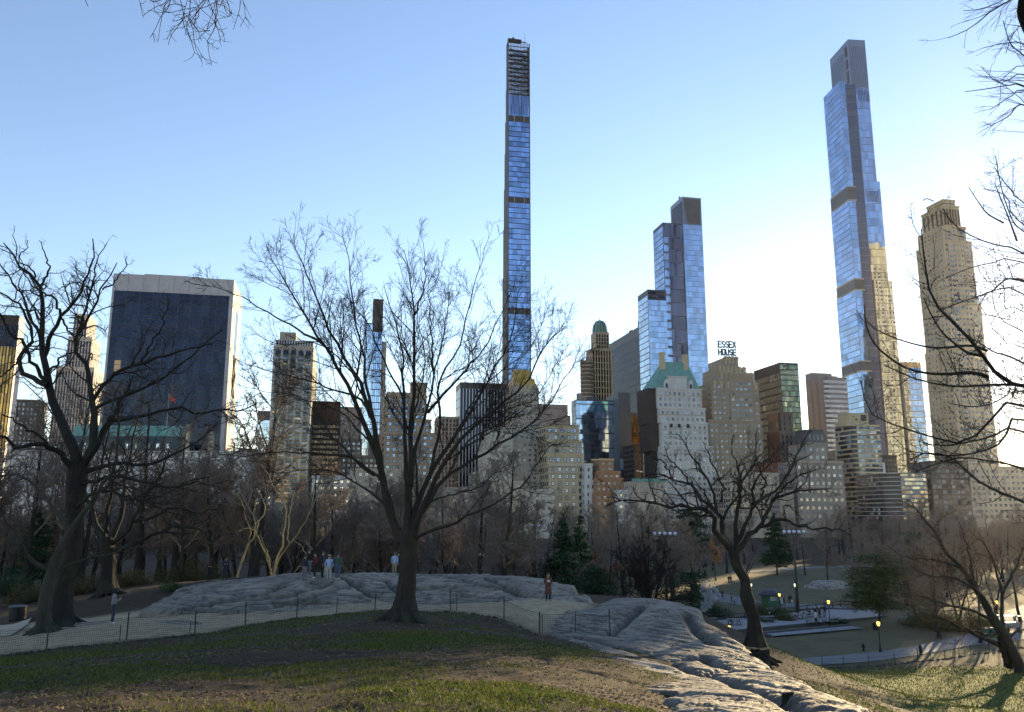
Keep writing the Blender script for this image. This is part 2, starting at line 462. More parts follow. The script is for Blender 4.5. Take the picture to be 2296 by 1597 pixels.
ROCKZ = []
def outcrop(name, label, pts, poly, res, seed, strike, amp=1.0, drop=1.1, cracks=(), group=None):
    zf = TPS([tuple(P(*q)) for q in pts], .6)
    pw = [P(*q) for q in poly]
    xs = [p.x for p in pw]; ys = [p.y for p in pw]
    X, Y = np.meshgrid(np.arange(min(xs) - 1.5, max(xs) + 1.5, res), np.arange(min(ys) - 1.5, max(ys) + 1.5, res))
    cr = [[P(*q) for q in line] for line in cracks]
    def f(X, Y):
        m = inside(pw, X, Y)
        wob = (fbm(X * .6, Y * .6, seed + 40, 4) - .5) * 2.2
        m = m + wob
        z = zf(X, Y)
        cs, sn = math.cos(strike), math.sin(strike)
        U, W = X * cs + Y * sn, -X * sn + Y * cs
        st = fbm(U * .16, W * 1.9, seed, 5)
        led = fbm(U * .12 + 5, W * .55, seed + 7, 3) * 5
        led = (np.floor(led) + np.clip((led - np.floor(led)) / .25, 0, 1)) / 5
        rid = 1 - np.abs(fbm(U * .45 + 9, W * 3.4, seed + 21, 4) * 2 - 1)
        crk = 1 - np.abs(fbm(U * .9 + 3, W * 1.1, seed + 33, 4) * 2 - 1)
        det = (st - .5) * .42 + (led - .5) * .50 + (fbm(X * 2.5, Y * 2.5, seed + 3, 4) - .5) * .08 - np.clip(rid - .86, 0, 1) * 1.5 - np.clip(crk - .96, 0, 1) * 4.0
        z = z + det * amp
        for line in cr:
            dd = np.full(X.shape, 1e9)
            for a, b in zip(line[:-1], line[1:]):
                dx, dy = b.x - a.x, b.y - a.y
                t = np.clip(((X - a.x) * dx + (Y - a.y) * dy) / (dx * dx + dy * dy), 0, 1)
                dd = np.minimum(dd, np.hypot(X - a.x - t * dx, Y - a.y - t * dy))
            z = z - .42 * np.exp(-(dd / .26) ** 2)
        out = np.clip(-(m - .3), 0, None)
        z = z - np.minimum(out * drop, 3.0) - np.clip(.9 - m, 0, .9) ** 2 * .25
        crev = np.clip((rid - .84) * 7, 0, 1) + np.clip((crk - .955) * 30, 0, 1)
        for line in cr:
            dd = np.full(X.shape, 1e9)
            for a, b in zip(line[:-1], line[1:]):
                dx, dy = b.x - a.x, b.y - a.y
                t = np.clip(((X - a.x) * dx + (Y - a.y) * dy) / (dx * dx + dy * dy), 0, 1)
                dd = np.minimum(dd, np.hypot(X - a.x - t * dx, Y - a.y - t * dy))
            crev = crev + np.exp(-(dd / .30) ** 2)
        f.crev = np.clip(crev, 0, 1)
        return z, m
    Z, M = f(X, Y); CV = f.crev
    G = ground_z(X, Y)
    ny, nx = X.shape
    keep = Z > G - .45
    i, j = np.meshgrid(np.arange(ny - 1), np.arange(nx - 1), indexing='ij')
    kq = keep[:-1, :-1] | keep[1:, :-1] | keep[:-1, 1:] | keep[1:, 1:]
    q = np.stack([i * nx + j, i * nx + j + 1, (i + 1) * nx + j + 1, (i + 1) * nx + j], -1)[kq]
    used = np.unique(q); remap = np.full(nx * ny, -1); remap[used] = np.arange(len(used))
    V = np.stack([X, Y, Z], -1).reshape(-1, 3)[used]
    me = mesh_arrays(name, V, remap[q], [ROCK], True)
    ca = me.color_attributes.new('crevice', 'FLOAT_COLOR', 'POINT'); cv = CV.ravel()[used]
    ca.data.foreach_set('color', np.stack([cv, cv, cv, np.ones_like(cv)], 1).astype(np.float32).ravel())
    ROCKZ.append((f, min(xs), max(xs), min(ys), max(ys)))
    return tag(link(name, me), label, "rock", group)

def top_z(x, y):
    """height of whatever one stands on at (x, y): soil or outcrop"""
    z = gz(x, y)
    for f, x0, x1, y0, y1 in ROCKZ:
        if x0 - 1 <= x <= x1 + 1 and y0 - 1 <= y <= y1 + 1:
            z = max(z, float(f(np.array([[x]]), np.array([[y]]))[0][0, 0]))
    return z

outcrop("rock_outcrop", "long grey bedrock ridge behind the wire fence with people standing on top",
    [(340,1352,53),(400,1330,57),(450,1313,60),(520,1302,62),(600,1296,62),(680,1289,60),(750,1289,60),(840,1294,61),(905,1293,62),(1000,1292,62),(1070,1294,61),(1130,1304,59),(1200,1314,57),(1260,1322,56),(1320,1345,54),
     (450,1364,51),(560,1374,50),(700,1366,50.5),(800,1360,51),(950,1352,51.5),(1100,1350,52),(1225,1346,52.5),
     (600,1330,55),(750,1325,55),(905,1325,56),(1050,1322,56),(1150,1328,55),(500,1340,54),(700,1294,66),(1000,1296,67),(450,1316,66)],
    [(330,1355,52),(420,1366,50.5),(560,1376,49.5),(700,1368,50),(800,1362,50.5),(950,1354,51),(1100,1352,51.5),(1225,1349,52),(1330,1350,53.5),(1290,1330,58),(1200,1312,62),(1070,1294,68),(905,1293,70),(700,1289,70),(520,1302,70),(440,1316,66),(360,1345,57)],
    .14, 11, rad(-8), .78, 1.2, cracks=[[(420,1360,51.5),(560,1330,54.5),(640,1310,57)],[(480,1345,53),(640,1338,54),(740,1312,57)],[(930,1318,56.5),(1040,1312,57.5),(1130,1318,56)],[(700,1355,51.6),(860,1345,53),(960,1346,52.6)],[(1090,1300,60),(1160,1330,55)],[(760,1296,60),(840,1330,54),(880,1360,50)],[(860,1296,60),(900,1330,55)],[(560,1372,50),(700,1335,54),(860,1300,60)],[(1000,1300,61),(1180,1340,54),(1230,1344,53)],[(620,1345,53),(780,1348,52),(900,1357,51)],[(1000,1340,53),(1120,1335,54)]])
outcrop("rock_outcrop", "rounded grey bedrock slab sloping down to the meadow in front of the picnic patio",
    [(1230,1396,45),(1290,1373,48.5),(1345,1362,50),(1400,1352,51),(1440,1346,51),(1500,1354,50),(1540,1369,48),(1580,1399,44),(1620,1429,41),(1680,1469,35),(1740,1499,31),(1800,1524,26),(1880,1559,20),(1950,1589,17),
     (1225,1424,42.5),(1300,1428,41),(1380,1448,37.5),(1440,1466,35),(1500,1484,32),(1600,1516,27),(1700,1547,22),(1800,1587,17),
     (1380,1400,45),(1480,1420,42),(1560,1450,38),(1640,1490,32),
     (1260,1441,38.5),(1350,1444,37),(1320,1470,32),(1400,1518,25),(1440,1545,21),(1500,1574,17),(1580,1562,18.5),(1500,1520,25),(1420,1480,32),(1650,1590,16),(1720,1570,18.5),
     (1600,1372,51),(1660,1430,45),(1740,1490,36),(1850,1545,26),(1940,1578,21)],
    [(1215,1428,42),(1250,1442,39),(1300,1468,33),(1380,1520,25.5),(1430,1552,20.5),(1500,1590,16.3),(1620,1597,15),(1700,1600,15),(1850,1610,15.5),(1975,1605,16),(1890,1560,21),(1810,1525,27.5),(1750,1500,33),(1690,1470,38),(1630,1428,44),(1590,1395,48),(1545,1366,52),(1500,1350,54),(1440,1342,54),(1390,1348,54),(1330,1360,52),(1270,1374,49.5),(1220,1398,45)],
    .10, 23, rad(-52), .36, 1.3, cracks=[[(1225,1428,42),(1300,1432,41),(1380,1450,37.5),(1440,1468,35),(1500,1486,32),(1560,1506,28.5),(1620,1523,26)],[(1365,1420,42),(1410,1390,46),(1440,1365,49)],[(1500,1478,33),(1580,1476,34),(1620,1498,31)],[(1560,1505,28),(1640,1500,30)],[(1620,1523,26),(1720,1556,21),(1800,1590,17)],[(1540,1385,47),(1560,1420,42),(1600,1450,39)]])
outcrop("rock_outcrop", "low dark bedrock shelf breaking the grass at the bottom of the picture",
    [(1390,1582,13.2),(1450,1574,13.9),(1520,1567,14.6),(1600,1582,13.6),(1700,1596,12.8),(1500,1590,12.9),(1600,1605,12.2),(1800,1612,13.0)],
    [(1382,1586,13),(1450,1572,14.2),(1530,1565,14.9),(1610,1579,14.1),(1720,1594,13.4),(1830,1612,13.2),(1800,1650,11.2),(1600,1640,10.6),(1450,1612,11.6)],
    .07, 37, rad(-40), .35, 1.0, cracks=[[(1440,1585,14),(1560,1580,14.4),(1700,1600,13.6)]])
outcrop("rock_outcrop", "flat grey bedrock hump in the dry meadow beyond the patio",
    [(1820,1305,190),(1850,1301,192),(1890,1305,190),(1850,1311,184),(1815,1308,187),(1850,1313,182),(1895,1308,187),(1890,1303,198),(1830,1303,198)], [(1815,1308,186),(1850,1314,181),(1895,1308,186),(1890,1302,198),(1830,1302,198)], .6, 51, rad(10), .8, .5)
# trodden rock ribs that break through the sand by the left trees
for lab, q in (("dark rock rib in the sand below the person in the grey jacket", [(320,1394,46.5),(420,1389,47.3),(465,1394,46.5),(380,1404,45.2)]),
               ("flat dark rock rib in the sand behind the left fence", [(300,1412,44),(400,1404,45),(455,1410,44.3),(350,1422,43)]),
               ("thin dark rock rib in the sand left of the fence corner", [(480,1394,46.3),(560,1386,47.2),(600,1388,47),(520,1400,45.6)]),
               ("brown rock bank at the foot of the left trees", [(170,1392,50),(260,1388,50),(300,1400,47.5),(180,1412,46)]),
               ("grey rock rib between the two left trunks", [(100,1410,48),(210,1404,48.5),(230,1412,46.5),(120,1422,45)]),
               ("low rock step at the far left by the wire fence", [(0,1436,44),(80,1430,44.5),(110,1440,42.5),(20,1450,41.5)])):
    cen = [sum(v[k] for v in q) / 4 for k in range(3)]
    outcrop("rock_rib", lab, q + [(cen[0], cen[1] - 5, cen[2])], q, .12, int(q[0][0]) + 61, rad(-5), .5, 1.1)

# ------------------------------------------------------------------ paths and paving draped over the soil
def drape(name, poly_rows, mat, lift=.05, kind="structure", label=None, sub=6, thick=None):
    """poly_rows: list of (left, right) world points; a strip along them"""
    V, Q = [], []
    n = 6
    rows = []
    for (a, b), (c, d) in zip(poly_rows[:-1], poly_rows[1:]):
        for s in range(sub):
            t = s / sub
            rows.append((a.lerp(c, t), b.lerp(d, t)))
    rows.append(poly_rows[-1])
    pts = [[l.lerp(r, k / n) for k in range(n + 1)] for l, r in rows]
    X = np.array([[p.x for p in r] for r in pts]); Y = np.array([[p.y for p in r] for r in pts])
    Z = ground_tps(X, Y); Z = np.where(np.hypot(X, Y) > 150, np.maximum(Z * np.clip((210 - np.hypot(X, Y)) / 60, 0, 1), ground_z(X, Y)), np.maximum(ground_z(X, Y), Z)) + lift
    for i in range(len(rows)):
        for k in range(n + 1): V.append((X[i, k], Y[i, k], Z[i, k]))
    for i in range(len(rows) - 1):
        for k in range(n):
            a = i * (n + 1) + k
            Q.append((a, a + 1, a + n + 2, a + n + 1))
    me = mesh_arrays(name, V, Q, [mat], True)
    if me.polygons[0].normal.z < 0: me.flip_normals()
    return tag(link(name, me), label, None, None, kind)

k = NT("old_asphalt"); co = k.coord('Object')
k.color(k.ramp(k.math('ADD', k.math('MULTIPLY', k.noise(co, .35, 5), .6), k.math('MULTIPLY', k.noise(co, 9, 5, .75), .4)), [(.3, (.10, .10, .105)), (.7, (.185, .18, .18))])); k.rough(.9)
k.bump(k.noise(co, 30, 3), .3, .01); ASPH = k.m
k = NT("hex_pavers"); co = k.coord('Object', (1, 1, 1), (0, 0, rad(14)))
br = k.n("ShaderNodeTexBrick"); br.inputs['Scale'].default_value = 2.2; br.inputs['Mortar Size'].default_value = .012
br.inputs['Color1'].default_value = (.28, .275, .28, 1); br.inputs['Color2'].default_value = (.35, .34, .345, 1); br.inputs['Mortar'].default_value = (.11, .11, .11, 1)
k.l(co, br.inputs['Vector'])
k.color(k.mix(k.noise(co, .5, 5), br.outputs[0], k.mix(.4, br.outputs[0], (.10, .10, .10)))); k.rough(.85); PAVE = k.m

def G(px, py, z=0.0):
    """world point at pixel on the plane z"""
    lo, hi = 5.0, 900.0
    for _ in range(60):
        m = (lo + hi) / 2
        if P(px, py, m).z > z: lo = m
        else: hi = m
    return P(px, py, (lo + hi) / 2)

drape("path", [(G(1780,1487,.15), G(1780,1470,.1)), (G(1850,1481,.15), G(1850,1464,.1)), (G(1960,1475,.15), G(1960,1456,.1)), (G(2060,1462,.15), G(2060,1443,.1)), (G(2160,1446,.15), G(2160,1425,.1)), (G(2220,1440,.15), G(2215,1405,.1)), (G(2300,1432,.15), G(2250,1372,.1)), (G(2420,1425,.15), G(2330,1345,.1)), (G(2560,1420,.15), G(2430,1335,.1))], ASPH, .06, label="pale asphalt path below the sunlit lawn")
drape("path", [(G(1585,1342,.2), G(1605,1326,.2)), (G(1650,1354,.2), G(1660,1338,.2)), (G(1720,1366,.2), G(1722,1350,.2)), (G(1780,1362,.2), G(1780,1352,.2)), (G(1860,1366,.2), G(1850,1356,.2)), (G(1960,1372,.2), G(1960,1362,.2))], ASPH, .06, label="asphalt path passing the green kiosk")
drape("path", [(G(1640,1285,.1), G(1640,1281,.1)), (G(1720,1281,.1), G(1720,1277,.1)), (G(1800,1275,.1), G(1800,1271,.1)), (G(1900,1272,.1), G(1900,1268,.1)), (G(2000,1274,.1), G(2000,1269,.1))], ASPH, .06, label="thin pale path at the far edge of the meadow")
drape("path", [(P(-260,1450,41), P(-260,1415,50)), (P(-40,1432,44), P(-40,1405,52)), (P(20,1418,47), P(30,1400,54)), (P(60,1404,52), P(70,1392,58))], plain('sandy_path', (.36, .29, .20), .95), .07, label="sandy path at the far left behind the fence")
# picnic patio: a paved slab with a dark stone curb
patio = [G(1575,1418,.12), G(1640,1417,.12), G(1985,1384,.12), G(1972,1368,.12), G(1830,1366,.12), G(1700,1383,.12), G(1570,1394,.12)]
pb = MB(); pb.poly([(p.x, p.y, .14) for p in patio])
pm = pb.build("patio_paving", PAVE); tag(pm, "grey paved picnic patio in the meadow", None, None, "structure")
cb = MB()
KERB = plain("dark_kerb", (.06, .06, .062), .8)
PALE = plain("pale_kerb", (.36, .35, .34), .8)
pa = patio + [patio[0]]
for a, b in zip(pa[:-1], pa[1:]):
    dv = (b - a).to_2d().normalized(); nv = Vector((-dv.y, dv.x, 0)) * .16
    for lo, hi in ((-.3, .30),):
        q = [a - nv, b - nv, b + nv, a + nv]
        i = len(cb.V)
        for z in (-.3, .34):
            cb.V += [(p.x, p.y, z) for p in q]
        for f in [(0, 1, 5, 4), (1, 2, 6, 5), (2, 3, 7, 6), (3, 0, 4, 7), (4, 5, 6, 7)]:
            cb.F.append(tuple(i + t for t in f)); cb.M.append(0)
kerb = cb.build("kerb", [KERB]); tag(kerb, "dark stone kerb round the picnic patio", None, None, "structure")
# two sunken concrete courts beside the patio
ct = MB()
q = [G(1690,1424,.05), G(1730,1428,.05), G(1935,1410,.05), G(1905,1404,.05)]
ct.poly([(p.x, p.y, .13) for p in q])
o = ct.build("court_paving", plain("court_slab", (.19, .20, .215), .8)); tag(o, "narrow concrete court strip on the dry lawn", None, None, "structure")
cb = MB()
for a, b in ((q[0], q[1]), (q[3], q[0])):
    dv = (b - a).to_2d().normalized(); nv = Vector((-dv.y, dv.x, 0)) * .2
    w = [a - nv, b - nv, b + nv, a + nv]; i = len(cb.V)
    for z in (-.2, .32): cb.V += [(p.x, p.y, z) for p in w]
    for f in [(0, 1, 5, 4), (1, 2, 6, 5), (2, 3, 7, 6), (3, 0, 4, 7), (4, 5, 6, 7)]:
        cb.F.append(tuple(i + t for t in f)); cb.M.append(0)
o = cb.build("kerb", [KERB]); tag(o, "dark kerb of the narrow court strip", None, None, "structure")
# ------------------------------------------------------------------ buildings
GRID = rad(12.0)               # the street grid is turned a little away from the line of sight
def stone(name, c, rough=.85, var=.16, sc=.12, streak=True):
    k = NT(name); co = k.coord('Object'); cv = k.coord('Object', (1, 1, .08))
    f = k.math('ADD', k.math('MULTIPLY', k.noise(co, sc, 5, .6), .5), k.math('MULTIPLY', k.noise(cv, .9, 5, .7), .5))
    k.color(k.ramp(f, [(.32, tuple(x * (1 - var) for x in c)), (.68, tuple(min(1, x * (1 + var)) for x in c))]))
    k.rough(rough); return k.m
def glassy(name, tint, metal=.85, rough=.06, vary=.25, dark=(.02, .025, .03), lit=0.0, blinds=0.0, wob=.012):
    """coated window glass: each pane reflects a little differently"""
    k = NT(name)
    oi = k.n("ShaderNodeObjectInfo"); ge = k.n("ShaderNodeNewGeometry")
    r = k.math('FRACT', k.math('ADD', k.math('MULTIPLY', oi.outputs['Random'], 7.31), k.math('MULTIPLY', ge.outputs['Random Per Island'], 3.17)))
    col = k.ramp(r, [(0, tuple(x * (1 - vary) for x in tint)), (.5, tint), (1, tuple(min(1, x * (1 + vary)) for x in tint))])
    r2 = k.math('FRACT', k.math('MULTIPLY', r, 13.7))
    if blinds:
        bl = k.math('LESS_THAN', r2, blinds)
        col = k.mix(bl, col, (.36, .35, .32))
        k.l(k.math('MULTIPLY', k.math('SUBTRACT', 1.0, bl), metal), k.b.inputs['Metallic'])
        k.l(k.math('ADD', k.math('MULTIPLY', bl, .4), rough), k.b.inputs['Roughness'])
    else:
        k.b.inputs['Metallic'].default_value = metal; k.rough(rough)
    k.color(col)
    co = k.coord('Object'); 
    k.bump(k.noise(k.coord('Generated'), 1.6, 2), wob * 10, .03)
    if lit:
        k.b.inputs['Emission Color'].default_value = (1, .72, .36, 1)
        k.l(k.math('MULTIPLY', k.math('GREATER_THAN', r2, 1 - lit), .10), k.b.inputs["Emission Strength"])
    return k.m

M_TRAV = stone("travertine", (.50, .46, .44)); M_LIME = stone("limestone", (.43, .365, .275)); M_PALE = stone("pale_limestone", (.50, .44, .35))
M_TAN = stone("tan_brick", (.36, .27, .175)); M_PINK = stone("pinkish_brick", (.33, .245, .20)); M_BRN = stone("brown_brick", (.155, .115, .085))
M_DKBR = stone("dark_brown_brick", (.065, .046, .036)); M_RED = stone("red_brick", (.21, .085, .05)); M_ORN = stone("orange_brick", (.36, .19, .09))
M_GREY = stone("grey_stone", (.30, .265, .225)); M_SLATE = stone("slate_metal_panel", (.055, .062, .078), .5); M_BEIGE = stone("beige_precast", (.40, .33, .24))
M_WHITE = stone("white_brick", (.58, .55, .50)); M_GOLDST = stone("warm_limestone", (.50, .40, .25)); M_BRONZE = stone("dark_bronze", (.045, .036, .030), .45)
M_MULL = plain("dark_mullion", (.03, .034, .045), .4, .3); M_ROOF = plain("flat_roof", (.08, .08, .08), .9)
M_COPPER = stone("green_copper", (.15, .30, .25), .7, .25, .4); M_GILT = stone("gilded_roof", (.48, .31, .055), .45)
M_TERRA = stone("terracotta_pier", (.11, .10, .095), .7)
M_MARB = stone("white_marble_pier", (.58, .57, .55))
G_BLUE = glassy("blue_glass", (.34, .45, .63), .92, .05, .26)
G_BLUE2 = glassy("deep_blue_glass", (.24, .35, .56), .92, .05, .38)
G_SKY = glassy("pale_blue_glass", (.50, .58, .68), .92, .05, .2)
G_DARK = glassy("dark_glass", (.017, .022, .036), .9, .08, .25, lit=.006)
G_BRNG = glassy("bronze_glass", (.10, .080, .062), .8, .1, .4, lit=.02)
G_GOLDLIGHT = glassy("painted_gold_light_glass", (.27, .155, .045), .95, .14, .7)  # golden light and reflection put into the glass tint
G_GREEN = glassy("green_glass", (.20, .22, .15), .85, .06, .6, blinds=.10, lit=.02)
G_WIN = glassy("house_window_glass", (.15, .185, .24), .85, .06, .8, blinds=.20, lit=.008)
G_WINB = glassy("blue_house_glass", (.15, .23, .40), .88, .06, .6)
G_WIND = glassy("dim_window_glass", (.12, .135, .16), .7, .08, .8, blinds=.18, lit=.015)
M_FRAME = plain("window_frame", (.20, .20, .20), .6); M_FRAMEL = plain("pale_window_frame", (.34, .33, .31), .6); M_FRAMED = plain("dark_window_frame", (.04, .04, .04), .5)

def _unit(kind, frame, glass):
    b = MB()
    if kind == 'window':                 # framed, glass set back
        o, i_, yo, yi = .5, .40, -.14, -.03
        for (ax, az), (bx, bz) in zip(((-1, -1), (1, -1), (1, 1), (-1, 1)), ((1, -1), (1, 1), (-1, 1), (-1, -1))):
            b.quad((ax * o, yo, az * o), (bx * o, yo, bz * o), (bx * i_, yo, bz * i_), (ax * i_, yo, az * i_), 0)
            b.quad((ax * i_, yo, az * i_), (bx * i_, yo, bz * i_), (bx * i_, yi, bz * i_), (ax * i_, yi, az * i_), 0)
            b.quad((ax * o, .05, az * o), (bx * o, .05, bz * o), (bx * o, yo, bz * o), (ax * o, yo, az * o), 0)
        b.quad((-i_, yi, -i_), (i_, yi, -i_), (i_, yi, i_), (-i_, yi, i_), 1)
        b.box(-.04, .04, -.10, yi, -i_, i_, 0)
        b.box(-i_, i_, -.08, yi, .0, .05, 0)
    elif kind == 'strip':                # long window with several lights
        o, yo, yi = .5, -.10, -.03
        b.quad((-o, yi, -o), (o, yi, -o), (o, yi, o), (-o, yi, o), 1)
        for x in (-.5, -.25, 0, .25, .5): b.box(x - .012, x + .012, yo, yi, -.5, .5, 0)
        b.box(-.5, .5, yo, yi, -.5, -.45, 0); b.box(-.5, .5, yo, yi, .45, .5, 0)
    elif kind == 'arch':
        n = 8
        pts = [(-.5, -.5), (.5, -.5)] + [(.5 * math.cos(math.pi * t / n), .05 + .45 * math.sin(math.pi * t / n)) for t in range(n + 1)]
        b.poly([(x * .9, -.03, z * .95) for x, z in pts], 1)
        for (ax, az), (bx, bz) in zip(pts, pts[1:] + pts[:1]):
            b.quad((ax, -.14, az), (bx, -.14, bz), (bx * .9, -.14, bz * .95), (ax * .9, -.14, az * .95), 0)
            b.quad((ax * .9, -.14, az * .95), (bx * .9, -.14, bz * .95), (bx * .9, -.03, bz * .95), (ax * .9, -.03, az * .95), 0)
    else:                                # curtain-wall pane, proud of the dark joints
        b.quad((-.5, -.12, -.5), (.5, -.12, -.5), (.5, -.12, .5), (-.5, -.12, .5), 1)
        for (ax, az), (bx, bz) in zip(((-1, -1), (1, -1), (1, 1), (-1, 1)), ((1, -1), (1, 1), (-1, 1), (-1, -1))):
            b.quad((ax * .5, .03, az * .5), (bx * .5, .03, bz * .5), (bx * .5, -.12, bz * .5), (ax * .5, -.12, az * .5), 0)
    return b
_umesh = {}
def unit_mesh(kind, frame, glass):
    key = (kind, frame.name, glass.name)
    if key not in _umesh:
        b = _unit(kind, frame, glass)
        _umesh[key] = (b.mesh('pane' if kind == 'pane' else 'window', [frame, glass]), b)
    return _umesh[key]

rngc = np.random.default_rng(5)
TREETOP = 1168
class Bld:
    def __init__(s, name, label, cat, xl, yt, d, rot=GRID, group=None):
        p = P(xl, yt, d)
        s.rot = rot; s.o = Vector((p.x, p.y, 0)); s.zt = p.z
        s.u = Vector((math.cos(rot), math.sin(rot), 0)); s.v = Vector((-math.sin(rot), math.cos(rot), 0))
        s.root = empty(name, s.o, rot, label, cat, group)
        s.wall = {}
        s.count = {}
        s.extra = {}
    def w(s, x, y, z):
        return s.o + s.u * x + s.v * y + Vector((0, 0, z))
    def pix(s, x, y, z):
        q = s.w(x, y, z); return proj(q.x, q.y, q.z)
    def _bis(s, f, lo, hi):
        flo = f(lo)
        for _ in range(50):
            m = (lo + hi) / 2
            if (f(m) > 0) == (flo > 0): lo = m
            else: hi = m
        return (lo + hi) / 2
    def X(s, px, z=None, y=0.0):                        # local x whose pixel column is px
        z = s.zt if z is None else z
        return s._bis(lambda t: s.pix(t, y, z)[0] - px, -200, 250)
    def Y(s, px, z=None, x=0.0):                        # local depth on a side wall whose pixel column is px
        z = s.zt if z is None else z
        return s._bis(lambda t: s.pix(x, t, z)[0] - px, 0, 140)
    def Z(s, py, x=0.0, y=0.0):
        return s._bis(lambda t: s.pix(x, y, t)[1] - py, -30, 600)
    def mb(s, part, mat):
        return s.wall.setdefault((part, mat.name), (MB(), mat))[0]
    def box(s, x0, x1, y0, y1, z0, z1, mat, part='wall'):
        s.mb(part, mat).box(x0, x1, y0, y1, z0, z1)
    def grid(s, face, plane, a0, a1, z0, z1, nx, nz, wf=.6, hf=.6, kind='window', frame=None, glass=None, skip=None, cap=280, tilt=.0, part=None, zoff=0.0, ylimit=None):
        """windows on a wall: face N (toward the park, plane = local y), E (left wall, plane = local x) or W (right wall)"""
        frame = frame or M_FRAME; glass = glass or G_WIN
        me, ub = unit_mesh(kind, frame, glass)
        nm = part or ('pane' if kind == 'pane' else 'window')
        cw, ch = (a1 - a0) / nx, (z1 - z0) / nz
        cells = []
        for j in range(nz):
            for i in range(nx):
                if skip and skip(i, j): continue
                a = a0 + (i + .5) * cw; z = z0 + (j + .5 + zoff) * ch
                x, y = (a, plane) if face in 'NS' else (plane, a)
                px, py = s.pix(x, y, z)
                if py > (ylimit or TREETOP) or px < -25 or px > 2320: continue
                cells.append((x, y, z))
        rz = {'N': 0.0, 'S': math.pi, 'E': -math.pi / 2, 'W': math.pi / 2}[face]
        cells.sort(key=lambda c: -c[2])
        used = s.count.get(nm, 0)
        for n_, (x, y, z) in enumerate(cells):
            if used < cap:
                o = bpy.data.objects.new(nm, me); COL.objects.link(o); o.parent = s.root
                o.location = (x, y, z); o.scale = (cw * wf, 1, ch * hf)
                o.rotation_euler = (float(rngc.normal(0, tilt)) if tilt else 0, 0, rz + (float(rngc.normal(0, tilt)) if tilt else 0))
                used += 1
            else:
                key = (nm, frame.name, glass.name)
                b, _, _ = s.extra.setdefault(key, (MB(), frame, glass))
                i0 = len(b.V); c, sn = math.cos(rz), math.sin(rz)
                for vx, vy, vz in ub.V:
                    lx, lz = vx * cw * wf, vz * ch * hf
                    b.V.append((x + lx * c - vy * sn, y + lx * sn + vy * c, z + lz))
                for f, m in zip(ub.F, ub.M):
                    b.F.append(tuple(i0 + t for t in f)); b.M.append(m)
        s.count[nm] = used
    def rows(s, face, plane, a0, a1, zs, h, proud, mat, part='ledge', each=True):
        """horizontal ledges / floor lines, each a part"""
        for z in zs:
            b = MB()
            if face == 'N': b.box(a0, a1, plane - proud, plane + .02, z - h / 2, z + h / 2)
            elif face == 'E': b.box(plane - proud, plane + .02, a0, a1, z - h / 2, z + h / 2)
            else: b.box(plane - .02, plane + proud, a0, a1, z - h / 2, z + h / 2)
            b.build(part, mat, s.root)
    def cols(s, face, plane, xs, wdt, z0, z1, proud, mat, part='pier'):
        for x in xs:
            b = MB()
            if face == 'N': b.box(x - wdt / 2, x + wdt / 2, plane - proud, plane + .02, z0, z1)
            elif face == 'E': b.box(plane - proud, plane + .02, x - wdt / 2, x + wdt / 2, z0, z1)
            else: b.box(plane - .02, plane + proud, x - wdt / 2, x + wdt / 2, z0, z1)
            b.build(part, mat, s.root)
    def done(s):
        for (part, _), (b, m) in s.wall.items():
            b.build(part, m, s.root)
        for (nm, _, _), (b, fr, gl) in s.extra.items():
            o = b.build(nm, [fr, gl], s.root); o['kind'] = 'stuff'
        return s

def N(a, b):
    return max(1, int(round(a / b)))

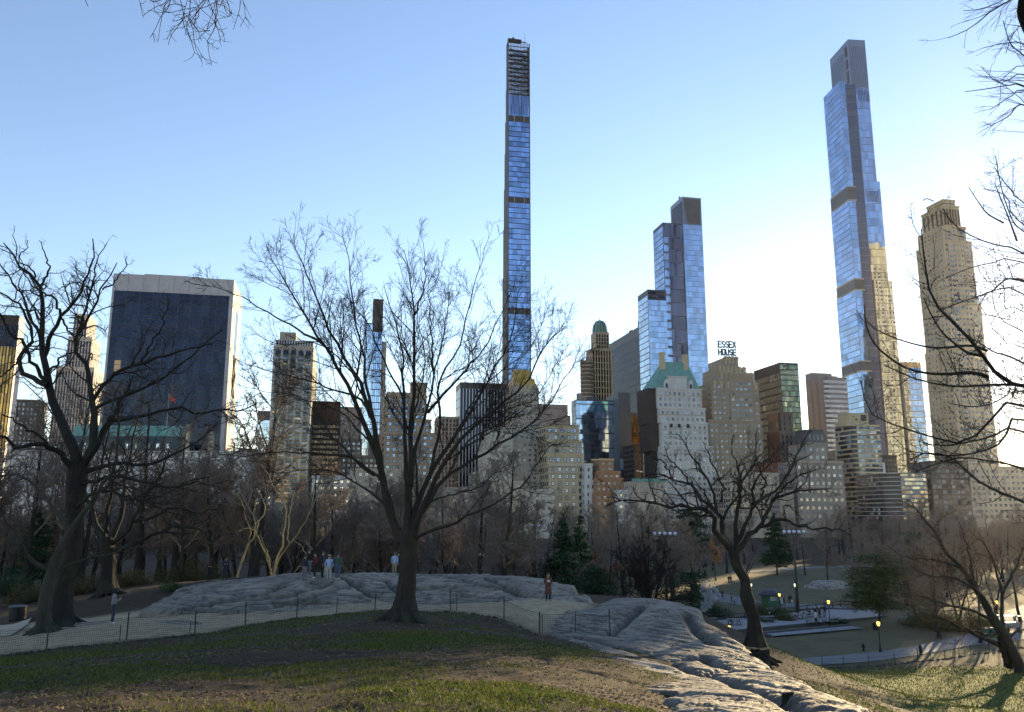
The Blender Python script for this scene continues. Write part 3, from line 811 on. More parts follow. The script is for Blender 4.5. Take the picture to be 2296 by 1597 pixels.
def masonry(name, label, cat, tiers, d, mat, bay=3.2, floor=3.6, wf=.55, hf=.6, kind='window', frame=None, glass=None, dep=22, east=None, west=None, back=3.0, parapet=True, penthouse=None, bays=None, floors=None, rot=GRID, cap=280, eastwin=True):
    """stone building in setbacks; tiers from the top: (left px, right px, top py); back = metres each upper tier steps back"""
    xl, xr, yt = tiers[0]
    nt = len(tiers)
    b = Bld(name, label, cat, tiers[-1][0], tiers[-1][2], d, rot)
    zs = []
    for k, (xl, xr, yt) in enumerate(tiers):
        y0 = back * (nt - 1 - k)
        z1 = b.Z(yt, b.X(xl, 60, y0), y0)
        z1 = b.Z(yt, b.X(xl, z1, y0), y0)
        zs.append(z1)
    for k, (xl, xr, yt) in enumerate(tiers):
        y0 = back * (nt - 1 - k); z1 = zs[k]; z0 = zs[k + 1] if k + 1 < nt else 0.0
        x0, x1 = b.X(xl, z1, y0), b.X(xr, z1, y0)
        dd = dep
        if k == nt - 1 and east: dd = b.Y(east, z1, x0)
        if k == nt - 1 and west: dd = b.Y(west, z1, x1)
        b.box(x0, x1, y0, y0 + dd - k * 0.05 if k else y0 + dd, z0 - (0 if k + 1 < nt else 0), z1, mat)
        if parapet: b.box(x0 - .35, x1 + .35, y0 - .35, y0 + .2, z1 - .9, z1 + .5, mat, 'cornice')
        nx = bays[k] if bays else N(x1 - x0, bay); nz = floors[k] if floors else N(z1 - z0 - 1.6, floor)
        fz = (z1 - z0 - 1.6) / nz
        zz = [z0 + .3 + fz * j for j in range(4, nz, 5) if b.pix(x0, y0, z0 + fz * j)[1] < TREETOP]
        b.rows('N', y0, x0 - .2, x1 + .2, zz, .45, .3, mat, 'belt_course')
        if nx >= 4 and x1 - x0 > 9: b.cols('N', y0, [x0 + .35, x1 - .35] + [x0 + .6 + (x1 - x0 - 1.2) * i / nx for i in range(2, nx - 1, 2)], .5, max(z0, 25), z1 - 1.0, .22, mat, 'pilaster')
        b.grid('N', y0, x0 + .6, x1 - .6, z0 + .3, z1 - 1.3, nx, nz, wf, hf, kind, frame, glass, cap=cap)
        ny = N(min(dd, 40), bay)
        if eastwin and b.pix(x0, y0 + dd, z1)[0] < b.pix(x0, y0, z1)[0] - 3:
            b.grid('E', x0, y0 + .6, y0 + dd - .6, z0 + .3, z1 - 1.3, ny, nz, wf, hf, kind, frame, glass, cap=cap)
        if eastwin and b.pix(x1, y0 + dd, z1)[0] > b.pix(x1, y0, z1)[0] + 3:
            b.grid('W', x1, y0 + .6, y0 + dd - .6, z0 + .3, z1 - 1.3, ny, nz, wf, hf, kind, frame, glass, cap=cap)
    if penthouse:
        for (xl, xr, yt) in penthouse:
            z0 = zs[0]; y0 = back * (nt - 1) + 4
            z1 = b.Z(yt, b.X(xl, z0, y0), y0)
            b.box(b.X(xl, z1, y0), b.X(xr, z1, y0), y0, y0 + 8, z0, z1, mat, 'penthouse')
    b.zs = zs
    return b
# ------------------------------------------------------------------ the skyline, left to right
# 1 marble-piered tower at the left edge
b = Bld("office_tower", "white pier office tower with golden reflection painted on its lower face at the left edge", "tower", -70, 704, 700)
x1 = b.X(44); dd = b.Y(58, None, x1); zt = b.zt; zg = b.Z(778, x1)
b.box(0, x1, 0, dd, 0, zt, M_MARB)
n = 16
b.cols('N', 0, [x1 * i / n for i in range(n + 1)], x1 / n * .30, 0, zt - 8, .5, M_DKBR)
b.grid('N', 0, 0, x1, zg, zt - 8, n, N(zt - 8 - zg, 8), .7, .96, 'pane', M_MULL, G_DARK)
b.grid('N', 0, 0, x1, 60, zg, n, N(zg - 60, 8), .7, .96, 'pane', M_MULL, G_GOLDLIGHT, cap=300)  # golden reflection painted by the pane colour
b.box(0, x1, -.6, 0, zt - 8, zt + .5, M_DKBR, 'mechanical_screen'); b.done()

b = masonry("office_building", "brown low tower with a sunlit right side beside the marble tower", "building", [(38, 90, 897)], 610, M_BRN, west=106, wf=.5, glass=G_WIND); b.done()

# 3 stepped pale tower
b = Bld("skyscraper", "pale stepped skyscraper with vertical ribs behind the left tree", "skyscraper", 163, 700, 770)
zt = b.zt; zs = [b.Z(y) for y in (700, 753, 822)]
xs = [(0, b.X(194)), (b.X(151, zs[1]), b.X(205, zs[1])), (b.X(127, zs[2]), b.X(212, zs[2]))]
lo = [zs[1], zs[2], 0]
for (xa, xb), z1, z0, yy in zip(xs, zs, lo, (6, 3, 0)):
    dd = b.Y(217, z1, xb) if yy == 6 else b.Y(226 if yy == 3 else 240, z1, xb)
    b.box(xa, xb, yy, max(dd, yy + 10), z0, z1, M_PALE)
    n = N(xb - xa, 2.6)
    b.grid('N', yy, xa, xb, max(z0, 40), z1 - 4, n, N(z1 - max(z0, 40), 7.5), .5, .94, 'pane', M_MULL, G_DARK, cap=300)
    b.grid('W', xb, yy, max(dd, yy + 10), max(z0, 60), z1 - 4, 6, N(z1 - max(z0, 60), 7.5), .3, .9, 'pane', M_MULL, G_BRNG, cap=300)
m = b.mb('mast', M_FRAMED)
for x in (2, 5): m.tube([(xs[0][0] + x, 8, zs[0]), (xs[0][0] + x, 8, zs[0] + 14)], [.3, .1], 5)
for kz in range(9):
    b.rows('N', 6, xs[0][0] - 4, xs[0][0] + 8, [zs[0] - 4 - kz * 5.5], 1.0, 1.2, M_FRAMED, 'scaffold_deck')
b.done()

# 4 wide dark glass slab in a travertine frame
b = Bld("office_tower", "wide dark glass office slab in a pale stone frame with a sunlit right side", "tower", 255, 613, 620)
x1 = b.X(525.6); zt = b.zt; dd = b.Y(543, None, x1); zg = b.Z(651, 0)
b.box(0, x1, 0, dd, 0, zt, M_TRAV)
fl, fr = b.X(260), b.X(517)
b.box(fl, fr, -.12, .05, 0, zg, M_MULL, 'glass_frame')
for i in range(8):                    # stone panels of the top band
    p = MB(); p.box(x1 * i / 8 + .15, x1 * (i + 1) / 8 - .15, -.35, .1, zg + .1, zt + (.8 if i in (2, 3, 4) else 0)); p.build('panel', M_TRAV, b.root)
for xa, xb in ((0, fl), (fr, x1)):
    p = MB(); p.box(xa + .05, xb - .05, -.35, .1, 0, zg - .1); p.build('panel', M_TRAV, b.root)
b.grid('N', -.1, fl, fr, 40, zg, 18, N(zg - 40, 9.2), .965, .94, 'pane', M_MULL, G_DARK, cap=300, tilt=.004)
b.rows('N', -.22, fl, fr, [40 + (zg - 40) * j / 40 for j in range(1, 40)], .30, .12, M_BRONZE, 'floor_line')
b.cols('N', -.22, [fl + (fr - fl) * i / 9 for i in range(1, 9)], .35, 40, zg, .15, M_SLATE, 'mullion')
sy0, sy1 = dd * .40, dd * .66
sl = MB(); sl.box(x1 - 1, x1 + .15, sy0, sy1, 10, b.Z(697, x1, sy0)); sl.build('slot_window', G_BRNG, b.root)
for z0, z1 in ((b.Z(800, x1, dd / 2), b.Z(845, x1, dd / 2)), (b.Z(845, x1, dd / 2), b.Z(890, x1, dd / 2))):
    for sgn in (0, 1):
        p = MB(); ya, yb = (sy0, sy1) if sgn else (sy1, sy0)
        p.tube([(x1 + .5, ya, z0), (x1 + .5, yb, z1)], .55, 4); p.build('cross_brace', M_TRAV, b.root)
for xx in (x1 * .34, x1 * .5, x1 * .62):
    b.mb('roof_plant', M_GREY).box(xx, xx + 9, 6, 14, zt, zt + 2.2)
b.done()

# 5 slim blue glass block
b = Bld("glass_building", "slim pale blue glass block between the dark slab and the arched hotel", "building", 578, 921, 660)
x1 = b.X(612); b.box(0, x1, 0, 20, 0, b.zt, M_SLATE)
b.grid('N', 0, .4, x1 - .4, 20, b.Z(942), 6, 24, .95, .93, 'pane', M_MULL, G_SKY, tilt=.004); b.done()

# 6 hotel with arched bays
b = Bld("hotel_building", "tall grey hotel tower with stone piers and a row of arches under its roof", "hotel", 614, 773, 560)
x1 = b.X(703.5); zt = b.zt; dd = b.Y(710.5, zt, x1); za = b.Z(797)
b.box(0, x1, 0, dd, 0, zt, M_LIME)
n = 5; bw = (x1 - 1.6) / n
b.cols('N', 0, [.8 + bw * i for i in range(n + 1)], 1.5, 0, zt - 1, .8, M_PALE)
nz = 36; z0 = 22; fh = (za - z0) / nz
b.grid('N', 0, .8, x1 - .8, z0, za, n, nz, .76, .5, 'strip', M_FRAMED, G_WIND, cap=300)
b.grid('N', -.02, .8, x1 - .8, z0 + fh * .5, za + fh * .5, n, nz, .76, .44, 'pane', M_BRONZE, G_BRNG, part='spandrel', cap=300)
b.grid('N', -.3, .8, x1 - .8, za + fh * .2, za + fh * 1.6, n, 1, .76, .98, 'arch', M_PALE, G_DARK, part='arch')
b.grid('W', x1, 1, dd - 1, z0, za, 4, nz, .4, .5, 'window', M_FRAMED, G_WIND, cap=300)
zc = b.Z(762, 0, 2); b.box(1.2, x1 - .3, 2, dd - 2, zt, zc, M_SLATE, 'crown')
b.cols('N', 2, [1.4 + (x1 - 2) * i / 14 for i in range(15)], .75, zt, zc + .2, .5, M_MARB, 'crown_fin')
zp = b.Z(744, 0, 6); b.box(b.X(628, zp, 6), b.X(664, zp, 6), 6, dd - 3, zc, zp, M_BEIGE, 'penthouse'); b.done()

# 7 dark brown block
b = Bld("office_building", "dark brown flat topped block right of the arched hotel", "building", 700, 899, 610)
x1 = b.X(764); b.box(0, x1, 0, 25, 0, b.zt, M_DKBR)
zz = b.Z(950); b.grid('N', 0, .5, x1 - .5, 20, zz, 9, N(zz - 20, 3.8), .8, .55, 'strip', M_BRONZE, G_BRNG)
b.box(x1, b.X(812, b.zt, 1), 1, 25, 0, b.Z(912, x1, 1), M_GREY)
b.grid('N', 1, x1 + .5, b.X(812, b.zt, 1) - .5, 20, b.Z(935, x1, 1), 6, 22, .55, .5, 'window', M_FRAMED, G_WIND); b.done()
b = masonry("apartment_building", "grey brick apartment block with many small windows behind the big tree", "building", [(765, 812, 985), (765, 860, 1022)], 555, M_BRN, bay=3.2, floor=3.4, wf=.6, hf=.5, glass=G_WIN); b.done()

# 8 slim blue tower with a dark slab
b = Bld("glass_tower", "slender blue glass tower with a taller dark slab behind the big tree", "tower", 819, 724, 725)
zt = b.zt; xa, xb = b.X(836), b.X(858); z1 = b.Z(672, xa, 2); zb = b.Z(742, xb)
b.box(0, xa, 0, 16, 0, zt, M_MULL); b.box(xa, xb, -.6, 16, 0, zb, M_MULL); b.box(xa - .2, xb + .1, -.8, 12, zb, z1, M_BRONZE, 'slab')
xc = b.X(867, b.Z(766)); b.box(xb, xc, 1, 14, 0, b.Z(766, xb, 1), M_BEIGE)
b.grid('N', 0, 0, xa, 30, zt - 1, 4, N(zt - 30, 6), .94, .95, 'pane', M_MULL, G_SKY, cap=160, tilt=.004)
b.grid('N', -.6, xa, xb, 30, zb - 1, 5, N(zb - 30, 6), .82, .86, 'pane', M_MULL, G_BLUE, cap=300, tilt=.004)
b.grid('N', 1, xb + .3, xc - .3, 30, b.Z(775, xb, 1), 2, 40, .5, .5, 'window', M_FRAMED, G_WIN); b.done()

# 9 large brown hotel with blue windows
b = masonry("hotel_building", "broad tan brick hotel with blue windows and an arched row behind the big tree", "hotel", [(866, 957, 886), (866, 967, 940), (862, 976, 970)], 560, M_TAN, bay=4.2, floor=4.0, wf=.52, hf=.58, glass=G_WINB, frame=M_FRAMED, back=2.2, penthouse=[(922, 957, 857), (868, 922, 879)])
za = b.zs[0] - 12; b.grid('N', 4.4, 1.0, b.X(957, za, 4.4) - 1, za, za + 4.2, 9, 1, .5, .95, 'arch', M_GOLDST, G_DARK, part='arch')
b.rows('N', 4.4, 0.2, b.X(957, za, 4.4), [za - .5, za + 5, b.zs[0] - 3], .5, .5, M_GOLDST); b.done()
b = masonry("office_building", "small pale ribbed block left of the dark striped tower", "building", [(981, 1024, 935)], 690, M_PALE, bay=3, floor=3.6, wf=.5, hf=.8, glass=G_DARK); b.done()

# 11 dark tower with pale stripes
b = Bld("office_tower", "dark office tower with thin white vertical stripes behind the big tree", "tower", 1032, 857, 640)
x1 = b.X(1135); zt = b.zt; dd = b.Y(1022, None, 0)
b.box(0, x1, 0, dd, 0, zt, M_BRONZE)
n = 15
b.grid('N', 0, 0, x1, 25, zt - 5, n, N(zt - 25, 7.6), .62, .95, 'pane', M_MULL, G_DARK, cap=300)
b.cols('N', 0, [x1 * i / n for i in range(n + 1)], .75, 0, zt - 5, .5, M_MARB)
b.grid('E', 0, 1, dd - 1, 25, zt - 5, 6, N(zt - 25, 7.6), .7, .9, 'pane', M_BRONZE, G_BRNG, cap=420); b.done()

# 12 very slender tower
b = Bld("skyscraper", "extremely slender blue glass skyscraper with an open steel lattice crown", "skyscraper", 1141, 84, 664)
zt = b.zt; x1 = b.X(1186.2); zc = b.Z(212); zs_ = b.Z(258); zm = b.Z(271)
dd = 9.0
b.box(0, x1, .4, dd, 0, zc, M_TERRA)
steps = [(90, 135), (150, 190), (190, 260), (260, 330), (330, 410), (410, 500), (500, 610), (610, 870)]
for k, (ya, yb) in enumerate(steps):                       # the east side widens downward in small steps
    z1 = b.Z(ya); off = 1.0 + k * .75
    b.box(-off * .12, 0.02, 1.2, 5 + off * 2.8, 0, z1, M_TERRA, 'side_pier')
b.box(-.5, .0, -.25, 1.2, 0, zt - 1, M_TERRA, 'side_pier'); b.box(x1, x1 + .6, -.25, 1.6, 0, zt - 4, M_TERRA, 'side_pier')
for k, ya in enumerate((250, 420, 600, 740)): b.box(x1, x1 + .25 + k * .22, 1.7, 5 + 2 * k, 0, b.Z(ya), M_TERRA, 'side_pier')
zlist = [zm]
mech = [(b.Z(441), b.Z(453)), (b.Z(691), b.Z(703))]
fh = 4.62
zz = zm
while zz > 70:
    z0 = zz - fh; inm = [m for m in mech if z0 < m[0] and zz > m[1] + .5]
    if inm:
        zz = inm[0][1]; 
        if zz in zlist: break
        continue
    b.grid('N', .35, 0, x1, z0, zz, 5, 1, .965, .90, 'pane', M_MULL, G_BLUE2, cap=300, tilt=.003)
    b.rows('N', .3, 0, x1, [z0], .42, .35, M_MULL, 'floor_line')
    zz = z0
for z1, z0 in mech + [(zs_, zm)]:
    p = MB(); p.box(.1, x1 - .1, .05, .5, z0, z1); p.build('mechanical_floor', M_BRONZE, b.root)
    for t in (.27, .74): 
        p = MB(); p.box(x1 * t - .3, x1 * t + .3, -.15, .1, z0, z1); p.build('mechanical_column', M_LIME, b.root)
b.grid('N', .35, 0, x1, zs_, zc, 12, 2, .93, .99, 'pane', M_MULL, G_BLUE2, part='crown_pane')
b.cols('N', .3, [x1 * (i + .5) / 12 for i in range(1, 11)], .32, zs_ + 2, zc, .4, M_BRONZE, 'crown_fin')
ST = plain("dark_steel", (.016, .015, .016), .8)
for fx in (.4, dd - .6):                                     # open lattice crown, both faces
    for i in range(15):
        p = MB(); xx = x1 * i / 14; p.box(xx - .24, xx + .24, fx - .2, fx + .2, zc, zt - (3 if fx < 1 else 9) + random.Random(i).uniform(-1, 1)); p.build('lattice_post', ST, b.root)
    for j in range(12):
        zz = zc + (zt - 5 - zc) * (j + .3) / 12; th = .9 if j in (4, 7, 10) else .28
        p = MB(); p.box(0, x1, fx - .25, fx + .25, zz - th, zz + th); p.build('lattice_beam', ST, b.root)
for j in range(6):
    za_ = zc + (zt - 8 - zc) * j / 6; zb_ = zc + (zt - 8 - zc) * (j + 1) / 6
    for fx in (3.0, 6.5):
        p = MB(); p.tube([(1, fx, za_), (x1 - 1, fx, zb_)], .3, 4); p.build('lattice_brace', ST, b.root)
        p = MB(); p.tube([(x1 - 1, fx, za_), (1, fx, zb_)], .3, 4); p.build('lattice_brace', ST, b.root)
    for xx in (.3, x1 - .3):
        p = MB(); p.box(xx - .3, xx + .3, 1, dd - 1, zb_ - .35, zb_ + .35); p.build('lattice_beam', ST, b.root)
b.box(-.5, .1, 0, dd, zc, zt - 2, M_TERRA, 'side_pier')
for yy in (2, 7): b.box(x1 - .3, x1 + .4, yy, yy + 1.4, zc, zt - 6, M_TERRA, 'side_pier')
p = MB(); p.box(0, 12, 3, 6, zt - 1.5, zt + 1.2); p.box(4, 5.5, 3, 5, zt + 1, zt + 2.6); p.box(11, 17, 4, 4.6, zt - .5, zt); p.tube([(x1 - 3, 4, zt - 3), (x1 - 3, 4, zt + 8)], .12, 4); p.build('roof_crane', ST, b.root)
b.done()

# 13 tower with a gilded cap
b = Bld("apartment_tower", "pale stone apartment tower with a gilded faceted cap below the slender skyscraper", "tower", 1146, 868, 590)
zt = b.zt; x1 = b.X(1208); b.box(0, x1, 0, 22, 0, zt, M_LIME)
b.grid('N', 0, 1, x1 - 1, 25, zt - 3, 6, N(zt - 28, 4), .42, .55, glass=G_WIND, frame=M_FRAMEL)
for i in range(5):
    p = MB(); xx = x1 * (i + .5) / 5; p.frustum((xx - 1.6, xx + 1.6, -.6, 2), (xx - .5, xx + .5, .4, 1.4), zt - 5, zt + 3); p.build('finial', M_LIME, b.root)
z2 = b.Z(850); z3 = b.Z(826)
g = MB(); g.frustum((1.5, x1 - 1, 1, 21), (b.X(1152, z2), b.X(1200, z2), 3, 19), zt, z2); g.frustum((b.X(1154, z2), b.X(1197, z2), 4, 18), (b.X(1157, z3), b.X(1191, z3), 5, 16), z2, z3)
for t in (.1, .4, .7, 1.0):
    xx = b.X(1155, z2) + t * (b.X(1196, z2) - b.X(1155, z2)); g.box(xx - 1.2, xx + 1.2, 2.2, 4.5, zt, z2 + 3 - 4 * abs(t - .5))
g.build('gilded_cap', M_GILT, b.root); b.done()
b = masonry("apartment_building", "pale stone apartment block in many setbacks at the foot of the gilded tower", "building", [(1150, 1224, 944), (1086, 1231, 986), (1062, 1232, 1060)], 565, M_PALE, bay=4.0, floor=3.7, wf=.5, hf=.5, back=4, frame=M_FRAMEL, glass=G_WIND); b.done()
b = masonry("apartment_building", "grey stone wing with a stepped top left of the gilded tower", "building", [(1098, 1150, 958), (1084, 1150, 1010)], 553, M_PALE, bay=3.8, floor=3.7, wf=.42, hf=.45, back=3, frame=M_FRAMEL, glass=G_WIND); b.done()

# 14 pinkish block and the buff stepped club
b = Bld("hotel_building", "plain pinkish brick block rising behind the buff stepped building", "building", 1209, 906, 590)
zt = b.zt; x1 = b.X(1273); b.box(0, x1, 0, 22, 0, zt, M_PINK); b.box(x1, b.X(1279, zt, 2), 2, 20, 0, b.Z(932, x1, 2), M_PINK)
vv = MB(); vv.box(b.X(1250), b.X(1262), -.15, .1, b.Z(968), b.Z(955)); vv.build('vent', M_FRAMED, b.root)
b.rows('N', 0, 0, x1, [b.Z(948), b.Z(930)], .6, .4, M_BEIGE); b.done()
b = masonry("apartment_building", "buff stone stepped building with balustraded terraces and tall windows", "building", [(1223, 1298, 953), (1224, 1305, 988), (1226, 1308, 1017), (1230, 1310, 1040)], 548, M_GOLDST, bay=5.2, floor=4.4, wf=.46, hf=.58, back=2.2, kind='window', glass=G_WINB, frame=M_FRAMED)
for z, (xa, y) in zip(b.zs, ((1, 6.6), (1, 4.4), (1, 2.2), (0, 0))):
    b.rows('N', y, xa, b.X(1300, z, y), [z + 1.2], .25, .5, M_PALE, 'balustrade')
b.rows('N', 0, 0, b.X(1310, b.zs[3]), [b.zs[3] - 5.5, b.zs[3] - 1.0], .9, .9, M_PALE, 'cornice'); b.done()
b = masonry("row_building", "narrow white building squeezed right of the buff stepped building", "building", [(1311, 1328, 1041), (1311, 1336, 1078)], 545, M_WHITE, bay=4.5, floor=5, wf=.3, hf=.5, back=2, glass=G_DARK); b.done()

# 16 blue glass block with a slate slab
b = Bld("glass_building", "square blue glass building divided by thin dark lines", "building", 1291, 896, 640)
zt = b.zt; x1 = b.X(1386); dd = b.Y(1281, None, 0)
b.box(0, x1, 0, dd, 0, zt, M_MULL)
b.grid('N', 0, 0, x1, 20, zt - .8, 12, 22, .95, .975, 'pane', M_MULL, G_BLUE, cap=300, tilt=.004)
b.rows('N', 0, 0, x1, [20 + (zt - 20) * j / 7.3 for j in range(1, 8)], .7, .3, M_MULL, 'floor_line')
b.grid('E', 0, 0, dd, 20, zt - 1, 5, 22, .95, .95, 'pane', M_MULL, G_DARK, cap=420)
b.box(x1 * .32, x1 * .62, 8, 16, zt, zt + 3.5, M_SLATE, 'roof_plant'); b.box(x1 * .1, x1 * .2, 6, 10, zt, zt + 6, M_GREY, 'roof_plant'); b.done()
b = Bld("office_building", "plain dark slate slab right of the blue glass building", "building", 1386, 880, 634)
x1 = b.X(1413); b.box(0, x1, 0, 30, 0, b.zt, M_SLATE)
p = MB(); p.box(.3, x1 - .3, -.15, .05, b.Z(1053), b.Z(1029)); p.build('panel', plain("pale_metal_panel", (.30, .33, .40), .5), b.root)
b.rows('N', 0, 0, x1, [b.Z(y) for y in (920, 960, 1000, 1062, 1078)], .2, .1, M_MULL, 'floor_line'); b.done()
b = masonry("apartment_building", "small orange brick building in setbacks in front of the blue glass building", "building", [(1343, 1376, 1029), (1338, 1391, 1058), (1334, 1397, 1073), (1334, 1420, 1104)], 540, M_ORN, bay=4.2, floor=3.9, wf=.5, hf=.5, back=2.4, glass=G_WIN, frame=M_FRAMEL)
b.rows('N', 7.2, 0, b.X(1376, b.zs[0], 7.2), [b.zs[0] - .6], .9, .6, M_GOLDST, 'cornice'); b.done()

# 18 domed tower and its round neighbour
b = Bld("skyscraper", "brown ribbed tower topped with a rounded dome behind the skyline", "skyscraper", 1327, 780, 770)
x1 = b.X(1370, b.zt); z1 = b.zt; z2 = b.Z(744, 3, 2)
b.box(0, x1, 0, 18, 0, z1, M_BEIGE); b.box(b.X(1336, z2), b.X(1367, z2), 2, 16, z1, z2, M_BEIGE)
cx = (b.X(1336, z2) + b.X(1367, z2)) / 2; rr = (b.X(1367, z2) - b.X(1336, z2)) / 2
dm = MB(); z3 = b.Z(719, cx, 9)
dm.lathe([(rr * 1.02, 0), (rr * 1.0, (z3 - z2) * .3), (rr * .86, (z3 - z2) * .62), (rr * .55, (z3 - z2) * .88), (.3, z3 - z2), (.15, z3 - z2 + 4)], 16, (cx, 9, z2)); dm.build('dome', M_COPPER, b.root)
for a in range(8):
    r_ = MB(); an = math.pi * a / 7 + math.pi
    r_.tube([(cx + rr * 1.05 * math.cos(an) * f, 9 + rr * 1.05 * math.sin(an) * f, z2 + (z3 - z2) * h) for f, h in ((1, 0), (.99, .3), (.87, .62), (.56, .88), (.05, 1.0))], .3, 4); r_.build('dome_rib', M_BRONZE, b.root)
b.grid('N', 0, .4, x1 - .4, 60, z1 - 2, 7, N(z1 - 60, 6), .5, .85, 'pane', M_MULL, G_DARK)
b.grid('N', 2, b.X(1337, z2), b.X(1366, z2), z1, z2 - 2, 5, 4, .5, .8, 'pane', M_MULL, G_DARK)
b.cols('N', 0, [x1 * i / 7 for i in range(8)], .8, 40, z1 - 1, .5, M_GOLDST); b.done()
b = Bld("apartment_tower", "rounded balcony tower with a thin mast left of the domed tower", "tower", 1305, 808, 735)
x1 = b.X(1334); cx = x1 / 2; fz = [b.zt - 3.6 * i for i in range(38)]
b.wall.setdefault(('wall', 'core'), (MB(), M_BRN))[0].lathe([(cx * .92, 0), (cx * .92, b.zt)], 20, (cx, cx, 0))
for z in fz[:34]:
    q = MB(); q.lathe([(cx, 0), (cx, 1.0)], 20, (cx, cx, z - 1.0)); q.build('balcony', M_LIME, b.root)
q = MB(); q.tube([(cx, cx, b.zt), (cx, cx, b.zt + 16)], [.3, .08], 5); q.build('mast', ST, b.root)
for i in range(16):
    a = math.pi * 2 * i / 16; q = MB(); q.box(cx + cx * .8 * math.cos(a) - .3, cx + cx * .8 * math.cos(a) + .3, cx + cx * .8 * math.sin(a) - .3, cx + cx * .8 * math.sin(a) + .3, b.zt, b.zt + 2.2); q.build('roof_post', M_BRN, b.root)
b.done()

# 19 long dark slab seen along its east wall
b = Bld("office_tower", "huge dark slab tower with a fine window grid behind the blue tower", "tower", 1446, 724, 745)
zt = b.zt; dd = b.Y(1357, zt, 0); b.box(0, 40, 0, dd, 0, zt, M_SLATE)
b.grid('E', 0, 2, dd - 2, 40, zt - 7, 18, N(zt - 47, 6.6), .74, .7, 'strip', M_MULL, G_DARK, cap=300)
b.box(4, 30, 4, dd * .25, zt, b.Z(708, 4, 5), M_DKBR, 'penthouse')
q = MB(); q.tube([(3, dd * .82, zt), (3, dd * .82, zt + 14)], [.25, .08], 5); q.tube([(3, dd * .5, zt), (3, dd * .5, zt + 14)], [.25, .08], 5); q.box(2, 6, dd * .36, dd * .42, zt + .5, zt + 2.5); q.build('antenna', ST, b.root); b.done()
b = Bld("office_building", "glass block with painted gold light between the slate slab and the green roofed hotel", "building", 1414, 925, 655)
x1 = b.X(1452); b.box(0, x1, 0, 20, 0, b.zt, M_BRN)
b.grid('N', 0, .3, x1 - .3, b.Z(1030), b.zt - 3, 7, 8, .8, .9, 'pane', M_BRN, G_GOLDLIGHT); b.done()  # gold light on this block is in the pane tint
b = masonry("row_building", "dark brown low block with a pale pipe down its face", "building", [(1420, 1456, 997)], 600, M_DKBR, wf=.3, hf=.4, glass=G_DARK)
q = MB(); q.tube([(b.X(1442), -.6, b.Z(1085)), (b.X(1442), -.6, b.Z(1000))], .5, 6); q.tube([(b.X(1424), -.6, b.Z(1056)), (b.X(1450), -.6, b.Z(1060))], .45, 6); q.build('pipe', M_MARB, b.root); b.done()

# 20 blue tower in three masses
b = Bld("glass_tower", "tall bright blue glass tower of three stepped masses with a dark pixelled middle", "tower", 1529, 441, 690)
zt = b.zt; x1 = b.X(1571.5); zc = b.Z(503); dd = 26
b.box(0, x1, 0, dd, 0, zt, stone('blue_metal', (.17, .22, .33), .3, .1))
b.grid('N', 0, 0, x1, 30, zc, 6, N(zc - 30, 4.7), .985, .95, 'pane', M_SLATE, G_BLUE, cap=300, tilt=.004)
p = MB(); p.poly([(1.0, -.2, zt - 1.5), (x1 - .8, -.2, zt - 1.5), (x1 - 2.2, -.2, zc + 1), (4.5, -.2, zc + 1), (2.0, -.2, zc + 16)]); p.poly([(1.0, 0, zt - 1.5), (2.0, 0, zc + 16), (4.5, 0, zc + 1), (x1 - 2.2, 0, zc + 1), (x1 - .8, 0, zt - 1.5)]); p.build('crown_louvre', stone('louvre_brown', (.12, .12, .14), .6), b.root)
for i in range(8):
    p = MB(); xx = 3 + (x1 - 6) * i / 7; p.box(xx - .15, xx + .15, -.5, -.2, zc + 2, zt - 2); p.build('crown_fin', M_BRONZE, b.root)
# sloping shoulder on the east side of the high mass
sh = MB(); yb = b.Y(1507, b.Z(490), 0)
b.grid('E', 0, 0, min(yb, 25), b.Z(500), zt - 4, 6, 8, .9, .8, 'pane', M_MULL, G_DARK, cap=300)
# middle dark mass
xm = b.X(1487, b.Z(500)); zm = b.Z(499, xm, 1.2)
b.box(xm, 0, 1.2, 24, 0, zm, M_SLATE, 'middle_wall')
b.grid('N', 1.2, xm + .1, -.1, 40, zm - 1, 15, N(zm - 40, 12), .86, .96, 'pane', M_BRONZE, glassy("smoked_glass", (.10, .105, .145), .88, .1, .75), part='smoked_pane', cap=300, tilt=.006)
b.grid('N', 1.0, xm + .1, xm + 4.5, 40, zm - 12, 2, N(zm - 52, 7.5), .95, .7, 'pane', M_MULL, G_BLUE, part='bay_pane', cap=80)
b.grid('E', xm, 1.5, 23, 40, zm - 3, 4, N(zm - 43, 5.2), .9, .85, 'pane', M_MULL, G_BLUE, part='bay_pane', cap=280)
# low left mass
xl_ = b.X(1452, b.Z(650), -1.0); zl = b.Z(649, xl_, -1.0); xr_ = b.X(1493, zl, -1.0)
b.box(xl_, xr_, -1.0, 23, 0, zl, M_MULL, 'low_wall')
b.grid('N', -1.0, xl_, xr_, 40, zl - 9, 6, N(zl - 49, 4.7), .97, .95, 'pane', M_SLATE, G_BLUE, part='low_pane', cap=300, tilt=.005)
b.grid('N', -1.0, xl_, xr_ - 1, zl - 8.5, zl - 1, 2, 2, .85, .7, 'pane', M_SLATE, G_DARK, part='louvre')
b.grid('E', xl_, -.5, 22, 40, zl - 5, 5, N(zl - 45, 5), .92, .85, 'pane', M_SLATE, G_SKY, part='side_pane', cap=220, tilt=.01)
q = MB(); q.box(1.5, 4.2, 8, 10, zt, zt + 2.5); q.tube([(1.5, 9, zt + 2.5), (1.5, 9, zt + 3.6)], .6, 6); q.build('roof_crane', ST, b.root); b.done()
